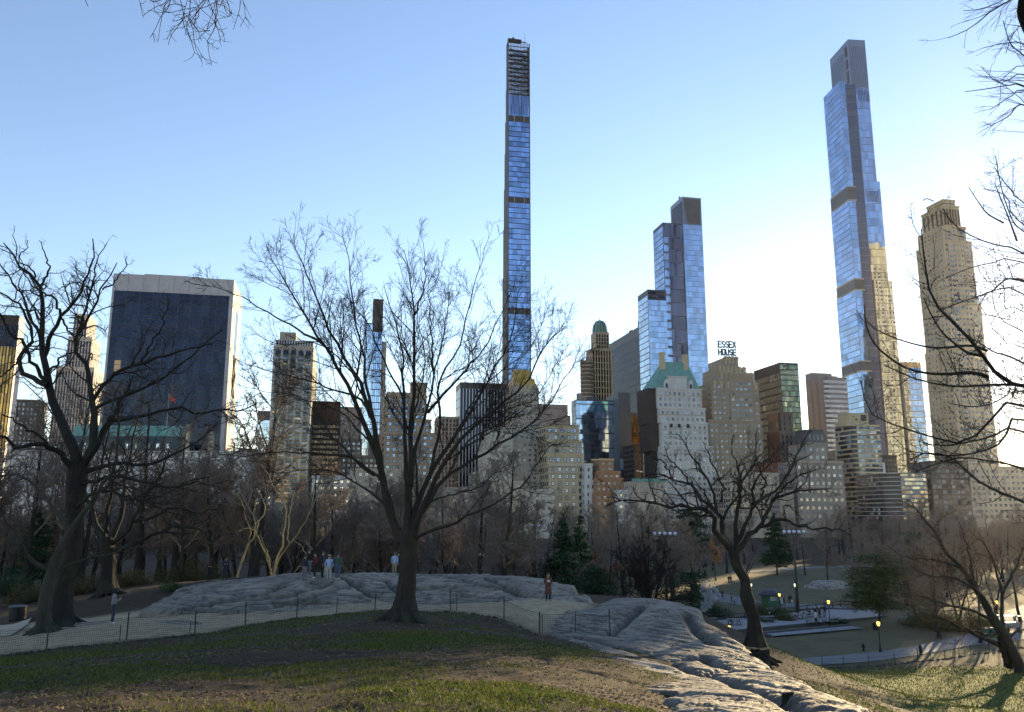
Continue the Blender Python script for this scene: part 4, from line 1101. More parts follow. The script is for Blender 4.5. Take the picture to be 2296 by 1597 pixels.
# 21 green-roofed hotel
b = masonry("apartment_building", "pale stone apartment building under steep green copper roofs with two tall chimneys", "building",
            [(1473, 1572, 871), (1478, 1581, 914), (1484, 1587, 947), (1484, 1598, 1000), (1484, 1606, 1037)], 560, M_WHITE, bay=3.7, floor=3.7, wf=.5, hf=.55, back=1.6, glass=G_WIN, frame=M_FRAMEL, dep=24, eastwin=False)
z0 = b.zs[0]; y0 = 6.4
xa, xb = b.X(1463, z0, y0), b.X(1571, z0, y0)
zr = b.Z(812, 8, y0 + 10); ra, rb = b.X(1488, zr, y0 + 10), b.X(1537, zr, y0 + 10)
r = MB(); r.frustum((xa, xb, y0 + .5, y0 + 24), (ra, rb, y0 + 8, y0 + 16), z0, zr); r.build('roof', M_COPPER, b.root)
xg0, xg1 = b.X(1499, z0, y0), b.X(1541, z0, y0); zg = b.Z(846, xg0, y0)
b.box(xg0, xg1, y0 - .4, y0 + 12, z0 - .5, zg, M_WHITE, 'gable'); b.box(xg0 - .5, xg1 + .5, y0 - .8, y0 + 3, zg, zg + .8, M_WHITE, 'cornice')
for a, c, yp in ((1479.5, 1488, 790), (1531, 1539.5, 795)):
    zt_ = b.Z(yp, b.X(a), y0 + 8); q = MB(); xx0, xx1 = b.X(a, zt_, y0 + 8), b.X(c, zt_, y0 + 8)
    q.frustum((xx0 - 1.0, xx1 + 1.0, y0 + 5, y0 + 11), (xx0, xx1, y0 + 6, y0 + 10), z0 + 4, z0 + 16); q.box(xx0, xx1, y0 + 6, y0 + 10, z0 + 16, zt_); q.box(xx0 - .3, xx1 + .3, y0 + 5.7, y0 + 10.3, zt_ - 1, zt_); q.build('chimney', M_GOLDST, b.root)
for px in (1495, 1549):
    q = MB(); xx = b.X(px, z0, y0); q.box(xx - 1.6, xx + 1.6, y0 - .2, y0 + 5, z0 - .5, z0 + 4.5); q.poly([(xx + 1.8 * math.cos(t * math.pi / 8), y0 - .25, z0 + 4.5 + 2.2 * math.sin(t * math.pi / 8)) for t in range(9)]); q.build('dormer', M_WHITE, b.root)
    b.grid('N', y0 - .25, xx - .9, xx + .9, z0, z0 + 4.4, 1, 1, .9, .8, 'arch', M_FRAMEL, G_DARK, part='dormer_window')
for k, z in enumerate(b.zs):
    b.rows('N', 1.6 * (4 - k), 0, b.X(1571 + k * 8, z, 1.6 * (4 - k)), [z - 4.6], .5, .5, M_PALE)
for i, px in enumerate((1512, 1530, 1550)): b.grid('N', 3.0, b.X(px) - 1.2, b.X(px) + 1.2, b.Z(958), b.Z(945), 1, 1, 1, .9, 'arch', M_FRAMEL, G_DARK, part='arch_window')
for k, (px0, px1, py) in enumerate(((1452, 1476, 872), (1454, 1480, 915), (1458, 1486, 950), (1468, 1510, 1012), (1480, 1514, 1075))):
    z1 = b.Z(py, -3, 12); z_b = (0 if k == 4 else b.Z((915, 950, 1012, 1075, 0)[k], -3, 12))
    b.box(b.X(px0, z1, 9), b.X(px1, z1, 9) if k < 3 else .0, 9, 30, z_b, z1, M_DKBR, 'side_wing')
b.done()

# 22 low cream block
b = masonry("row_building", "low cream stone block with a pale green roof edge left of the green roofed hotel", "building", [(1418, 1491, 1079)], 530, M_LIME, bay=4, floor=4.2, wf=.45, hf=.5, glass=G_WIND, frame=M_FRAMEL)
b.rows('N', 0, -.4, b.X(1491) + .4, [b.zt + .6], 2.0, .6, M_COPPER, 'roof_edge'); b.done()

# 23 brown brick hotel with the roof sign
b = masonry("hotel_building", "tan brick hotel in setbacks carrying a large rooftop sign", "hotel",
            [(1623, 1655, 802), (1610, 1672, 824), (1610, 1690, 836), (1594, 1701, 857), (1588, 1708, 943)], 575, M_TAN, bay=3.6, floor=3.7, wf=.5, hf=.52, back=1.8, glass=G_WIN, frame=M_FRAMEL, dep=26, cap=300)
z3 = b.zs[2]
xa, xb = b.X(1634, z3, 1.0), b.X(1686, z3, 1.0)
b.box(xa, xb, 1.0, 8, 0, z3 - .6, M_TAN, 'bay')
b.grid('N', 1.0, xa + .8, xb - .8, 40, z3 - 6, 5, N(z3 - 46, 3.7), .62, .52, 'strip', M_FRAMEL, G_WIN, part='bay_window', cap=160)
for k, (y, xs_) in enumerate(((7.2, (1623, 1655)), (5.4, (1610, 1672)), (3.6, (1612, 1690)), (1.8, (1594, 1701)))):
    z = b.zs[k]; n = 7 if k else 4; x0, x1 = b.X(xs_[0], z, y), b.X(xs_[1], z, y)
    for i in range(n):
        q = MB(); xx = x0 + (x1 - x0) * (i + .5) / n; q.box(xx - .8, xx + .8, y - .4, y + .6, z - 4.5, z + 1.2); q.build('merlon', M_GOLDST, b.root)
b.done()
# sign: two rows of letters on an open steel frame, standing on the roof
SGN = plain("sign_steel", (.028, .018, .015), .6)
sp = P(1611, 799, 583); sg = empty("rooftop_sign", (sp.x, sp.y, sp.z), GRID, "steel letters ESSEX HOUSE on a scaffold frame on the tan hotel roof", "sign")
sq = (P(1655, 799, 583) - P(1611, 799, 583)).length
def letter_strokes(ch):
    w, h = 1.0, 1.0
    return {'E': [((0, 0), (0, 1)), ((0, 0), (.8, 0)), ((0, .5), (.65, .5)), ((0, 1), (.8, 1))],
            'S': [((.05, .1), (.4, 0)), ((.4, 0), (.78, .12)), ((.78, .12), (.76, .38)), ((.76, .38), (.1, .62)), ((.1, .62), (.08, .86)), ((.08, .86), (.4, 1)), ((.4, 1), (.76, .9))],
            'X': [((0, 0), (.8, 1)), ((.8, 0), (0, 1))],
            'H': [((0, 0), (0, 1)), ((.8, 0), (.8, 1)), ((0, .5), (.8, .5))],
            'O': [((.15, 0), (.65, 0)), ((.65, 0), (.8, .2)), ((.8, .2), (.8, .8)), ((.8, .8), (.65, 1)), ((.65, 1), (.15, 1)), ((.15, 1), (0, .8)), ((0, .8), (0, .2)), ((0, .2), (.15, 0))],
            'U': [((0, 1), (0, .2)), ((0, .2), (.15, 0)), ((.15, 0), (.65, 0)), ((.65, 0), (.8, .2)), ((.8, .2), (.8, 1))]}[ch]
mpp = 583 / FPX * 1.02
for wd, yt_, yb_ in (("ESSEX", 764.5, 778), ("HOUSE", 783, 795)):
    zb, zt_ = (799 - yb_) * mpp, (799 - yt_) * mpp
    hh = zt_ - zb; lw = sq / 5
    for i, ch in enumerate(wd):
        m_ = MB(); x0 = i * lw + lw * .08; ww = lw * .92
        for (ax, az), (bx, bz) in letter_strokes(ch):
            a = Vector((x0 + ax * ww, -.3, zb + az * hh)); c = Vector((x0 + bx * ww, -.3, zb + bz * hh))
            dv = (c - a).normalized(); nv = Vector((-dv.z, 0, dv.x)) * .42; a2, c2 = a - dv * .25, c + dv * .25
            q = [a2 - nv, c2 - nv, c2 + nv, a2 + nv]; i0 = len(m_.V)
            for yy in (-.5, .0): m_.V += [(p.x, yy, p.z) for p in q]
            for f in [(0, 1, 2, 3), (7, 6, 5, 4), (0, 4, 5, 1), (1, 5, 6, 2), (2, 6, 7, 3), (3, 7, 4, 0)]: m_.F.append(tuple(i0 + t for t in f)); m_.M.append(0)
        m_.build('letter', SGN, sg)
m_ = MB(); ht = (799 - 764) * mpp
for t in range(6):
    m_.tube([(sq * t / 5, .5, -3), (sq * t / 5, .5, ht)], .09, 4); m_.tube([(sq * t / 5, 4, -3), (sq * t / 5, .6, ht * .8)], .08, 4)
for z in ((799 - 779.2) * mpp, (799 - 771) * mpp, (799 - 796.5) * mpp, (799 - 789) * mpp, 1.2): m_.tube([(0, .5, z), (sq, .5, z)], .10, 4)
for t in range(5):
    m_.tube([(sq * t / 5, .5, 0), (sq * (t + 1) / 5, .5, 5)], .06, 4); m_.tube([(sq * (t + 1) / 5, .5, 0), (sq * t / 5, .5, 5)], .06, 4)
m_.build('sign_frame', SGN, sg)

# 24 dark slab with a green glass end
b = Bld("office_tower", "dark brown slab with a greenish glass front right of the sign hotel", "tower", 1748, 813, 700)
zt = b.zt; x1 = b.X(1789); dd = b.Y(1690, None, 0)
b.box(0, x1, 0, dd, 0, zt, M_DKBR)
b.grid('N', 0, .2, x1 - .2, 40, zt - 1.5, 8, N(zt - 41, 4.6), .92, .86, 'pane', M_BRONZE, G_GREEN, cap=300, tilt=.012)
b.rows('N', 0, 0, x1, [b.Z(836), b.Z(846)], 1.6, .3, M_PALE, 'louvre_band')
b.grid('E', 0, 1, dd * .42, b.Z(850), b.Z(835), 5, 1, .8, .9, 'pane', M_BRONZE, G_WIN, part='sky_window')
b.grid('E', 0, 0, dd, 60, zt - 8, 16, N(zt - 68, 6.5), .8, .75, 'pane', M_DKBR, G_DARK, part='side_pane', cap=300)
q = MB(); q.tube([(4, 6, zt), (4, 6, zt + 6)], .2, 5); q.tube([(6, 6, zt), (6, 6, zt + 5)], .2, 5); q.build('antenna', ST, b.root); b.done()

# 25 brown stone tower
b = masonry("apartment_tower", "brown stone tower with orange light painted on its left side below the dark slab", "tower", [(1750, 1777, 925), (1748, 1779, 968)], 590, M_BRN, bay=4, floor=4.2, wf=.3, hf=.75, kind='arch', glass=G_DARK, dep=16, back=.8, eastwin=False)
z1 = b.zs[0]; yd = b.Y(1721, z1, 0); b.box(-.3, 0, 1, yd, b.zs[1], z1 - .4, M_ORN, 'side_wall'); b.box(-.3, 0, 1, yd + 2, 0, b.zs[1], M_RED, 'side_wall')  # upper wall: orange light put into its colour; red brick below
b.grid('E', -.3, 2, yd - 1, b.Z(965), z1 - 4, 3, 1, .4, .7, 'arch', M_BRN, G_DARK, part='arch'); b.done()

# 26 pinkish glass office block
b = Bld("office_tower", "pinkish grey banded office block with bronze strips on its left side", "tower", 1845, 845, 720)
zt = b.zt; x1 = b.X(1898); dd = b.Y(1812, None, 0)
PK = stone("pink_granite", (.30, .25, .235), .5, .1)
b.box(0, x1, 0, dd, 0, zt, PK)
b.grid('N', 0, .2, x1 - .2, 50, zt - 2, 10, N(zt - 52, 4.4), .96, .55, 'pane', PK, glassy("rose_glass", (.36, .31, .31), .7, .12, .15), cap=300)
for ya, yb, yt_ in ((0, .35, 846), (.35, .7, 842), (.7, 1.15, 836)):
    z1 = b.Z(yt_, 0, dd * ya); b.box(-.4 if ya else -.2, x1 * (.85 if ya else .2), dd * ya + (.1 if ya else 0), dd * yb, 0, z1, PK, 'side_mass')
    b.grid('E', -.4 if ya else -.2, dd * ya + 2, dd * yb - dd * .12, 60, z1 - 6, 1, 24, .98, .98, 'pane', M_BRONZE, stone("copper_strip", (.26, .15, .065), .35), part='bronze_strip')
q = MB(); q.tube([(-2 + 6, dd * .8, zt), (4, dd * .8, zt + 8)], .15, 5); q.build('antenna', ST, b.root); b.done()

# 27 the tallest glass tower
b = Bld("skyscraper", "very tall blue glass skyscraper with dark mechanical bands and a cantilevered east side", "skyscraper", 1901, 89, 745, rad(5.5))
zt = b.zt; x1 = b.X(1938.5); dd = b.Y(1860, b.Z(120), 0) * .92
zc = b.Z(195); z_st1 = b.Z(407, x1); z_st2 = b.Z(629, x1)
CR = stone("crown_metal", (.17, .24, .38), .35, .08)
CRF = stone('crown_fin_metal', (.09, .12, .19), .4)
b.box(0, x1, 0, dd, 0, zt, M_SLATE)
b.box(-.15, x1 + .15, -.2, dd + .1, zc, zt + .2, CR, 'crown')
for i in range(9):
    q = MB(); xx = 1 + (x1 - 2) * i / 8; q.box(xx - .22, xx + .22, -.45, -.2, b.Z(205), b.Z(104)); q.build('crown_fin', CRF, b.root)
for i in range(9):
    q = MB(); yy = dd * .30 + dd * .62 * i / 8; q.box(-.4, -.15, yy - .25, yy + .25, zc + 6, zt - 9); q.build('crown_fin', CRF, b.root)
for z0, z1 in ((.12, .38), (.42, .62), (.68, .9)):
    q = MB(); q.box(-.35, -.1, dd * .07, dd * .20, zc + (zt - zc) * z0, zc + (zt - zc) * z1); q.build('crown_vent', M_BRONZE, b.root)
wid = lambda z: x1 if z > z_st1 else b.X(1972 + .0, z_st1) if z > z_st2 else b.X(1999, z_st2)
x2 = b.X(1972.5, z_st1); x3 = b.X(1999.5, z_st2)
b.box(x1 - .1, x2, 0, dd * .8, 0, z_st1, M_SLATE, 'wing'); b.box(x2 - .1, x3, 0, dd * .7, 0, z_st2, M_SLATE, 'wing')
fh = 7.4
b.grid('N', 0, x1 * .2, x1, z_st1, zc, 4, N(zc - z_st1, fh), .97, .955, 'pane', M_SLATE, G_BLUE, cap=300, tilt=.005)
b.grid('N', 0, x1 * .2, x2, z_st2, z_st1, 5, N(z_st1 - z_st2, fh), .97, .955, 'pane', M_SLATE, G_BLUE, cap=300, tilt=.005)
b.grid('N', 0, x1 * .32, x3, 40, z_st2, 5, N(z_st2 - 40, fh), .97, .955, 'pane', M_SLATE, G_BLUE, cap=300, tilt=.005)
for zb in (b.Z(200), z_st1 - 9):
    for i in range(8):
        q = MB(); xx = x1 * .35 + (x1 * .63) * i / 7; q.box(xx - .3, xx + .3, -.35, -.1, zb - 12, zb - 1); q.build('louvre_fin', M_MULL, b.root)
# cantilevered mass in front of its left half
oy = -7.0
za = b.Z(183, -6, oy); xa = b.X(1882, za, oy); xb = b.X(1894, za, oy); db = 26 + 7
b.box(xa, xb, oy, oy + db, 0, za, M_SLATE, 'cantilever')
segs = [(za, b.Z(419, xa, oy)), (b.Z(449, xa, oy), b.Z(626, xa, oy)), (b.Z(650, xa, oy), b.Z(810, xa, oy)), (b.Z(832, xa, oy), 45)]
xc = xb + 1.0
for k, (z1, z0) in enumerate(segs):
    e = (0, .8, 1.6, 2.4)[k]
    if k: b.box(xa - e * .6, xb + e, oy - .02 * k - .3, oy + db + k * 1.5, z0 if k < 3 else 0, z1, M_SLATE, 'cantilever')
    b.grid('N', oy - .02 * k - (.3 if k else 0), xa - e * .6, xb + e, z0, z1, 2, N(z1 - z0, fh), .97, .95, 'pane', M_SLATE, G_BLUE, part='front_pane', cap=200, tilt=.005)
    b.grid('E', xa - e * .6, oy, oy + db + (k * 1.5 if k else 0), z0, z1, 5, N(z1 - z0, 5.4), .985, .90, 'pane', M_GREY, G_BLUE, part='side_pane', cap=300, tilt=.005)
for (z1, z0), e in zip(((segs[0][1], segs[1][0]), (segs[1][1], segs[2][0]), (segs[2][1], segs[3][0])), (.6, 1.2, 1.8)):
    q = MB(); q.box(xa - e, xb + e + .8, oy - .8, oy + db + e, z0, z1); q.build('mechanical_band', stone("louvre_grey", (.10, .11, .12), .55), b.root)
    for zz in (z0, z1):
        q = MB(); q.box(xa - e - .3, xb + e + 1.1, oy - 1.1, oy + db + e + .3, zz - .5, zz + .5); q.build('band_edge', M_PALE, b.root)
RCB = stone('recess_slab', (.12, .17, .28), .4)
# recess of balconies between the two masses
RC = stone("recess_metal", (.075, .115, .21), .3)
b.box(xb + .2, x1 * .20, -.6, -.05, 60, b.Z(190), RC, 'recess')
for j in range(44):
    z = b.Z(200) - j * 7.4
    if z < 90: break
    q = MB(); q.box(xb + .1, x1 * .19, -1.2, -.6, z, z + .7); q.build('balcony', RCB, b.root)
# low annex
ya_ = -3.0; z4 = b.Z(812, x3 + 10, ya_); x4a, x4b = b.X(2021, z4, ya_), b.X(2064, z4, ya_)
b.box(x4a, x4b, ya_, 24, 0, z4, M_GOLDST, 'annex')
b.grid('N', ya_, x4a + .3, x4b - .3, 40, z4 - 5, 8, N(z4 - 45, 5), .9, .85, 'pane', M_GOLDST, G_BLUE, part='annex_pane', cap=200, tilt=.003)
b.done()

# 28 limestone tower at the sun
b = Bld("apartment_tower", "massive warm limestone apartment tower at the right, backlit by the low sun", "tower", 2114, 538, 672, rad(12))
tiers = [(2078, 2114, 2140, 447, 5), (2066, 2113, 2150, 460, 4), (2060, 2112, 2164, 506, 2), (2057, 2114, 2178, 538, 0), (2070, 2124, 2199, 679, -.8), (2076, 2130, 2212, 781, -1.4)]
prev = None
zts = []
for xl, xc_, xr, yt_, y in tiers:
    z = b.Z(yt_, b.X(xc_, 250, y), y); zts.append(z)
for k, (xl, xc_, xr, yt_, y) in enumerate(tiers):
    z1 = zts[k]; z0 = zts[k + 1] if k + 1 < len(tiers) else 0
    x0, x1 = b.X(xc_, z1, y), b.X(xr, z1, y)
    # farthest depth reached by the left wall
    dd = b._bis(lambda t: b.pix(x0, t, z1)[0] - xl, y + .1, y + 80)
    b.box(x0, x1, y, dd, z0 if k + 1 < len(tiers) else 0, z1, M_GOLDST)
    b.box(x0 - .5, x1 + .5, y - .5, dd + .5, z1 - 1.2, z1 + .4, M_GOLDST, 'cornice')
    zz0 = max(z0, 50)
    if k >= 2:
        n = N(x1 - x0, 4.2); nz_ = N(z1 - zz0, 4.6)
        b.grid('N', y, x0 + 1, x1 - 1, zz0, z1 - 2, n, nz_, .52, .5, 'window', M_FRAMEL, G_WIN, cap=300)
        n = N(dd - y, 5)
        b.grid('E', x0, y + 1, dd - 1, zz0, z1 - 2, n, nz_, .45, .5, 'window', M_FRAMEL, G_WIN, cap=300)
        b.grid('W', x1, y + 1, dd - 1, zz0, z1 - 2, n, nz_, .45, .5, 'window', M_FRAMEL, G_WIN, cap=300)
        b.grid('S', dd, x0 + 1, x1 - 1, zz0, z1 - 2, N(x1 - x0, 4.2), nz_, .5, .5, 'window', M_FRAMED, G_WIN, cap=0)
        for i in range(6): b.mb('wall', M_GOLDST).box(x0 + (x1 - x0) * i / 5 - .8, x0 + (x1 - x0) * i / 5 + .8, dd - .1, dd + .7, z0, z1)
        for t in (.22, .78):
            xx = x0 + (x1 - x0) * t
            q = MB(); q.box(xx - 2.4, xx + 2.4, y - 1.1, y + .1, max(z0, 40), z1 - 3); q.build('bay', M_GOLDST, b.root)
            b.grid('N', y - 1.1, xx - 2.2, xx + 2.2, zz0, z1 - 4, 1, nz_, .8, .5, 'strip', M_FRAMEL, G_WIN, part='bay_window', cap=200)
        for j in range(nz_):
            z = zz0 + (z1 - 2 - zz0) * (j + .15) / nz_
            if b.pix(x0, dd * .4, z)[1] > TREETOP: continue
            q = MB(); q.box(x0 - 1.3, x0, y + (dd - y) * .34, y + (dd - y) * .46, z, z + 1.1); q.build('balcony', M_GOLDST, b.root)
    else:
        for i in range(6):
            xx = x0 + (x1 - x0) * (i + .5) / 6
            q = MB(); q.box(xx - .9, xx + .9, y - .25, y + .1, z0 + 2, z1 - 3); q.build('slot', M_BRN, b.root)
        for i in range(5):
            yy = y + (dd - y) * (i + .5) / 5
            q = MB(); q.box(x0 - .25, x0 + .1, yy - 1, yy + 1, z0 + 2, z1 - 3); q.build('slot', M_BRN, b.root)
q = MB(); q.tube([(b.X(2102), 12, zts[0] + 1), (b.X(2110), 12, zts[0] + 3), (b.X(2126), 12, zts[0] + 1)], .5, 5); q.build('roof_crane', ST, b.root)
b.done()

# 29 banded apartment block with rounded corner
def banded(name, label, cat, xcorn, yt, d, xr, xl, mat, glass, floors_px, pent=None, cap=300, rnd=3.0, rot=GRID, slab=.22, ymax=1165):
    b = Bld(name, label, cat, xcorn, yt, d, rot)
    zt = b.zt; x1 = b.X(xr); dd = b.Y(xl, None, 0) if xl else 20
    nseg = 5
    core = [(rnd, 0), (x1, 0), (x1, dd), (0, dd), (0, rnd)] + [(rnd - rnd * math.cos(t * math.pi / 2 / nseg), rnd - rnd * math.sin(t * math.pi / 2 / nseg)) for t in range(1, nseg)]
    def prism(m, ins, z0, z1):
        cx, cy = x1 / 2, dd / 2
        pts = [(x + (ins if x < cx else -ins), y + (ins if y < cy else -ins)) for x, y in core]
        i0 = len(m.V); n = len(pts)
        m.V += [(x, y, z0) for x, y in pts] + [(x, y, z1) for x, y in pts]
        for i in range(n): m.F.append((i0 + i, i0 + (i + 1) % n, i0 + n + (i + 1) % n, i0 + n + i)); m.M.append(0)
        m.F.append(tuple(i0 + n + i for i in range(n))); m.M.append(0); m.F.append(tuple(i0 + i for i in reversed(range(n)))); m.M.append(0)
    prism(b.mb('wall', M_BRONZE), .25, 0, zt - .5)
    fh = floors_px * d / FPX * 1.02
    nz = int((zt - 8) / fh)
    for j in range(nz + 1):
        z = zt - j * fh
        if b.pix(0, 0, z)[1] > ymax: break
        q = MB(); prism(q, 0, z - fh * slab, z + fh * slab * .6); q.build('floor_band', mat, b.root)
    z0 = zt - nz * fh
    b.grid('N', .22, rnd, x1 - .2, z0, zt, N(x1 - rnd, 2.6), nz, .9, .62, 'pane', M_BRONZE, glass, cap=cap, tilt=.01, zoff=-.03)
    b.grid('E', .22, rnd, dd - .3, z0, zt, N(dd - rnd, 2.8), nz, .9, .62, 'pane', M_BRONZE, glass, part='side_pane', cap=220, tilt=.01, zoff=-.03)
    for px0, px1, yp in (pent or []):
        z1 = b.Z(yp, b.X(px0, zt, 5), 5); b.box(b.X(px0, z1, 5), b.X(px1, z1, 5), 5, min(dd, 18), zt, z1, mat, 'penthouse')
    return b
b = banded("apartment_building", "beige banded apartment block with a rounded corner and a boxy roof plant", "building", 1911, 953, 580, 1972, 1871, M_GOLDST, G_WIN, 10.3, [(1902, 1946, 926), (1896, 1905, 944)])
zt = b.zt; q = MB(); q.box(b.X(1932, zt, 4.9), b.X(1944, zt, 4.9), 4.7, 4.95, b.Z(944, 5, 5), b.Z(930, 5, 5)); q.build('vent', M_FRAMED, b.root); b.done()
b = masonry("row_building", "narrow tan slab between the grey stone block and the banded block", "building", [(1872, 1892, 1010)], 640, M_GOLDST, wf=.5, hf=.3, glass=G_WIND); b.done()

# 30 grey stone block with paired windows
b = masonry("apartment_building", "grey stone block with paired bright windows and a dark mansard top", "building", [(1808, 1853, 994), (1783, 1890, 1034)], 555, M_GREY, bay=4.6, floor=5.2, wf=.5, hf=.42, back=5, glass=glassy('bright_paired_glass', (.32, .38, .46), .88, .06, .4), frame=M_FRAMEL, dep=24)
z0 = b.zs[0]; q = MB(); xa, xb = b.X(1808, z0, 5), b.X(1853, z0, 5); z1 = b.Z(965, xa, 6)
q.frustum((xa - .4, xb + .4, 4.7, 22), (xa + .8, xb - .8, 6, 20), z0, z1); q.box(xa + .4, xb - .4, 5.6, 20.5, z1, z1 + .6); q.build('mansard_roof', stone("lead_roof", (.10, .10, .105), .6), b.root)
b.grid('N', 5.1, xa + 1.5, xb - 1.5, z0 + 1, z1 - 2, 4, 1, .45, .8, 'arch', M_GREY, G_WIND, part='dormer_window')
b.rows('N', 0, -.3, b.X(1890, b.zs[1]) + .3, [b.zs[1] - .6, b.Z(1092)], 1.0, .8, M_LIME, 'cornice'); b.done()

# 31 low curved glass block
b = banded("apartment_building", "low wide glass apartment block with thin white floor edges", "building", 1990, 1060, 545, 2077, 1896, stone("thin_white_slab", (.42, .43, .43), .6), glassy("balcony_glass", (.33, .36, .38), .85, .06, .7, blinds=.1), 9.2, None, rnd=9.0, slab=.11, rot=rad(9))
q = MB(); q.tube([(3, 8, b.zt), (3, 8, b.zt + 7)], [.7, .55], 8); q.build('vent_pipe', M_MARB, b.root); b.done()
b = masonry("row_building", "dark grey block with open balcony frames behind the right branches", "building", [(2084, 2170, 1034)], 552, M_BRN, bay=3.6, floor=3.5, wf=.7, hf=.6, kind='strip', glass=G_WIND); b.done()
b = masonry("apartment_building", "pale stone block at the right edge behind the sunlit branches", "building", [(2160, 2330, 1046)], 560, M_LIME, bay=4, floor=3.8, wf=.45, hf=.5, glass=G_WIND); b.done()
b = masonry("office_building", "low bronze block at the foot of the tallest skyscraper", "building", [(1970, 2010, 1022)], 620, M_BRONZE, wf=.5, hf=.5, glass=G_BRNG); b.done()

# 36 pale blocks in front of the sign hotel
b = masonry("apartment_building", "cream apartment block with close window rows in front of the sign hotel", "building", [(1636, 1746, 1061)], 545, M_LIME, bay=3.8, floor=3.6, wf=.5, hf=.55, glass=G_WIN, frame=M_FRAMED); b.done()
b = masonry("row_building", "small pale house with a flat green roof below the brown stone tower", "building", [(1747, 1779, 1101)], 540, M_GREY, wf=.5, hf=.5, glass=G_GREEN); b.done()
b = masonry("row_building", "red brick block in the shade left of the grey stone block", "building", [(1706, 1790, 1040)], 575, M_RED, wf=.35, hf=.4, glass=G_WIND); b.done()
b = masonry("row_building", "white glazed block low between the orange building and the cream block", "building", [(1385, 1420, 1100)], 536, M_WHITE, wf=.6, hf=.5, glass=G_SKY); b.done()

# 33 long white hotel with a green mansard roof
b = Bld("hotel_building", "long white stone hotel with a dark green mansard roof behind the left trees", "hotel", 28, 1010, 540, rad(3))
zt = b.zt; x1 = b.X(552); dd = 30
b.box(0, x1, 0, dd, 0, zt, M_WHITE)
b.grid('N', 0, 2, x1 - 2, 12, zt - 1, 34, 13, .42, .5, 'window', M_FRAMEL, G_WIND, cap=300)
b.rows('N', 0, -.5, x1 + .5, [zt - .4, zt - 5], .9, 1.0, M_WHITE, 'cornice')
for xl, xr, yt_ in ((150, 400, 976), (30, 150, 992)):
    z1 = b.Z(yt_, b.X(xl, zt, 1), 1); q = MB(); xa, xb = b.X(xl, z1, 1), b.X(xr, z1, 1)
    q.frustum((xa, xb, .4, dd - 1), (xa + 2, xb - 2, 5, dd - 5), zt, z1); q.build('mansard_roof', stone("dark_slate_roof", (.045, .062, .06), .6), b.root)
    n = int((xb - xa) / 7)
    for i in range(n):
        xx = xa + 3 + (xb - xa - 6) * (i + .5) / n
        q = MB(); q.box(xx - 1.3, xx + 1.3, .6, 4, zt + 1.2, zt + 5.2); q.build('dormer', M_WHITE, b.root)
        b.grid('N', .6, xx - 1, xx + 1, zt + 1.5, zt + 5, 1, 1, .9, .9, 'window', M_FRAMEL, G_SKY, part='dormer_window')
z1 = b.Z(976, b.X(150), 1); z2 = b.Z(953, b.X(150), 5)
q = MB(); q.frustum((b.X(150, z1), b.X(400, z1), 5, dd - 5), (b.X(158, z2), b.X(398, z2), 8, dd - 8), z1, z2); q.build('roof', M_COPPER, b.root)
for px in (415, 470):
    z3 = b.Z(962 if px == 415 else 975, b.X(px), 1); xx = b.X(px)
    q = MB(); q.box(xx - 1.4, xx + 1.4, .2, 4, zt, z3); q.frustum((xx - 1.7, xx + 1.7, 0, 4.3), (xx - .4, xx + .4, 1.5, 3), z3, z3 + 3); q.build('turret', M_GOLDST, b.root)
b.done()
fp = P(373, 963, 552); fl = empty("flagpole", (fp.x, fp.y, fp.z - 1), 0, "white flagpole flying a small red flag above the white hotel", "flag")
q = MB(); hh = (P(373, 884, 552).z - fp.z) + 1; q.tube([(0, 0, 0), (0, 0, hh)], [.22, .1], 6); q.ellipsoid((0, 0, hh), (.3, .3, .3)); q.build('pole', M_MARB, fl)
fg = MB()
for i in range(6):
    for j in range(4):
        f = lambda a, c: (.1 + a * .75, .35 * math.sin(a * 1.2), hh - 1 - c * .8 - a * a * .07)
        fg.quad(f(i, j), f(i + 1, j), f(i + 1, j + 1), f(i, j + 1))
fg.build('banner', plain("red_flag", (.55, .06, .05), .8), fl)

# low row behind the trees
for label, xl, xr, yt_, m, g, dp in (
    ("brown ribbed block low between the dark slab and the blue block", 536, 576, 1007, M_BRN, G_WIND, 590),
    ("grey glazed low block below the slim blue glass block", 560, 612, 1090, M_GREY, G_SKY, 545),
    ("pale blue grey low block right of the arched hotel", 700, 790, 1068, M_WHITE, G_SKY, 535),
    ("low cream block with wide windows behind the big trunk", 786, 900, 1052, M_LIME, G_WIN, 532),
    ("tan low block right of the big trunk", 905, 990, 1078, M_TAN, G_WIN, 534),
    ("grey low block with a flat roof left of the cream wing", 985, 1092, 1094, M_GREY, G_WIND, 530),
    ("cream low wing with a green balustrade below the grey stone wing", 1090, 1172, 1080, M_LIME, G_WIND, 528),
    ("pale low block below the buff stepped building", 1170, 1240, 1098, M_PALE, G_WIND, 530)):
    b = masonry("row_building", label, "building", [(xl, xr, yt_)], dp, m, bay=4, floor=4, wf=.55, hf=.5, glass=g, dep=18); b.done()
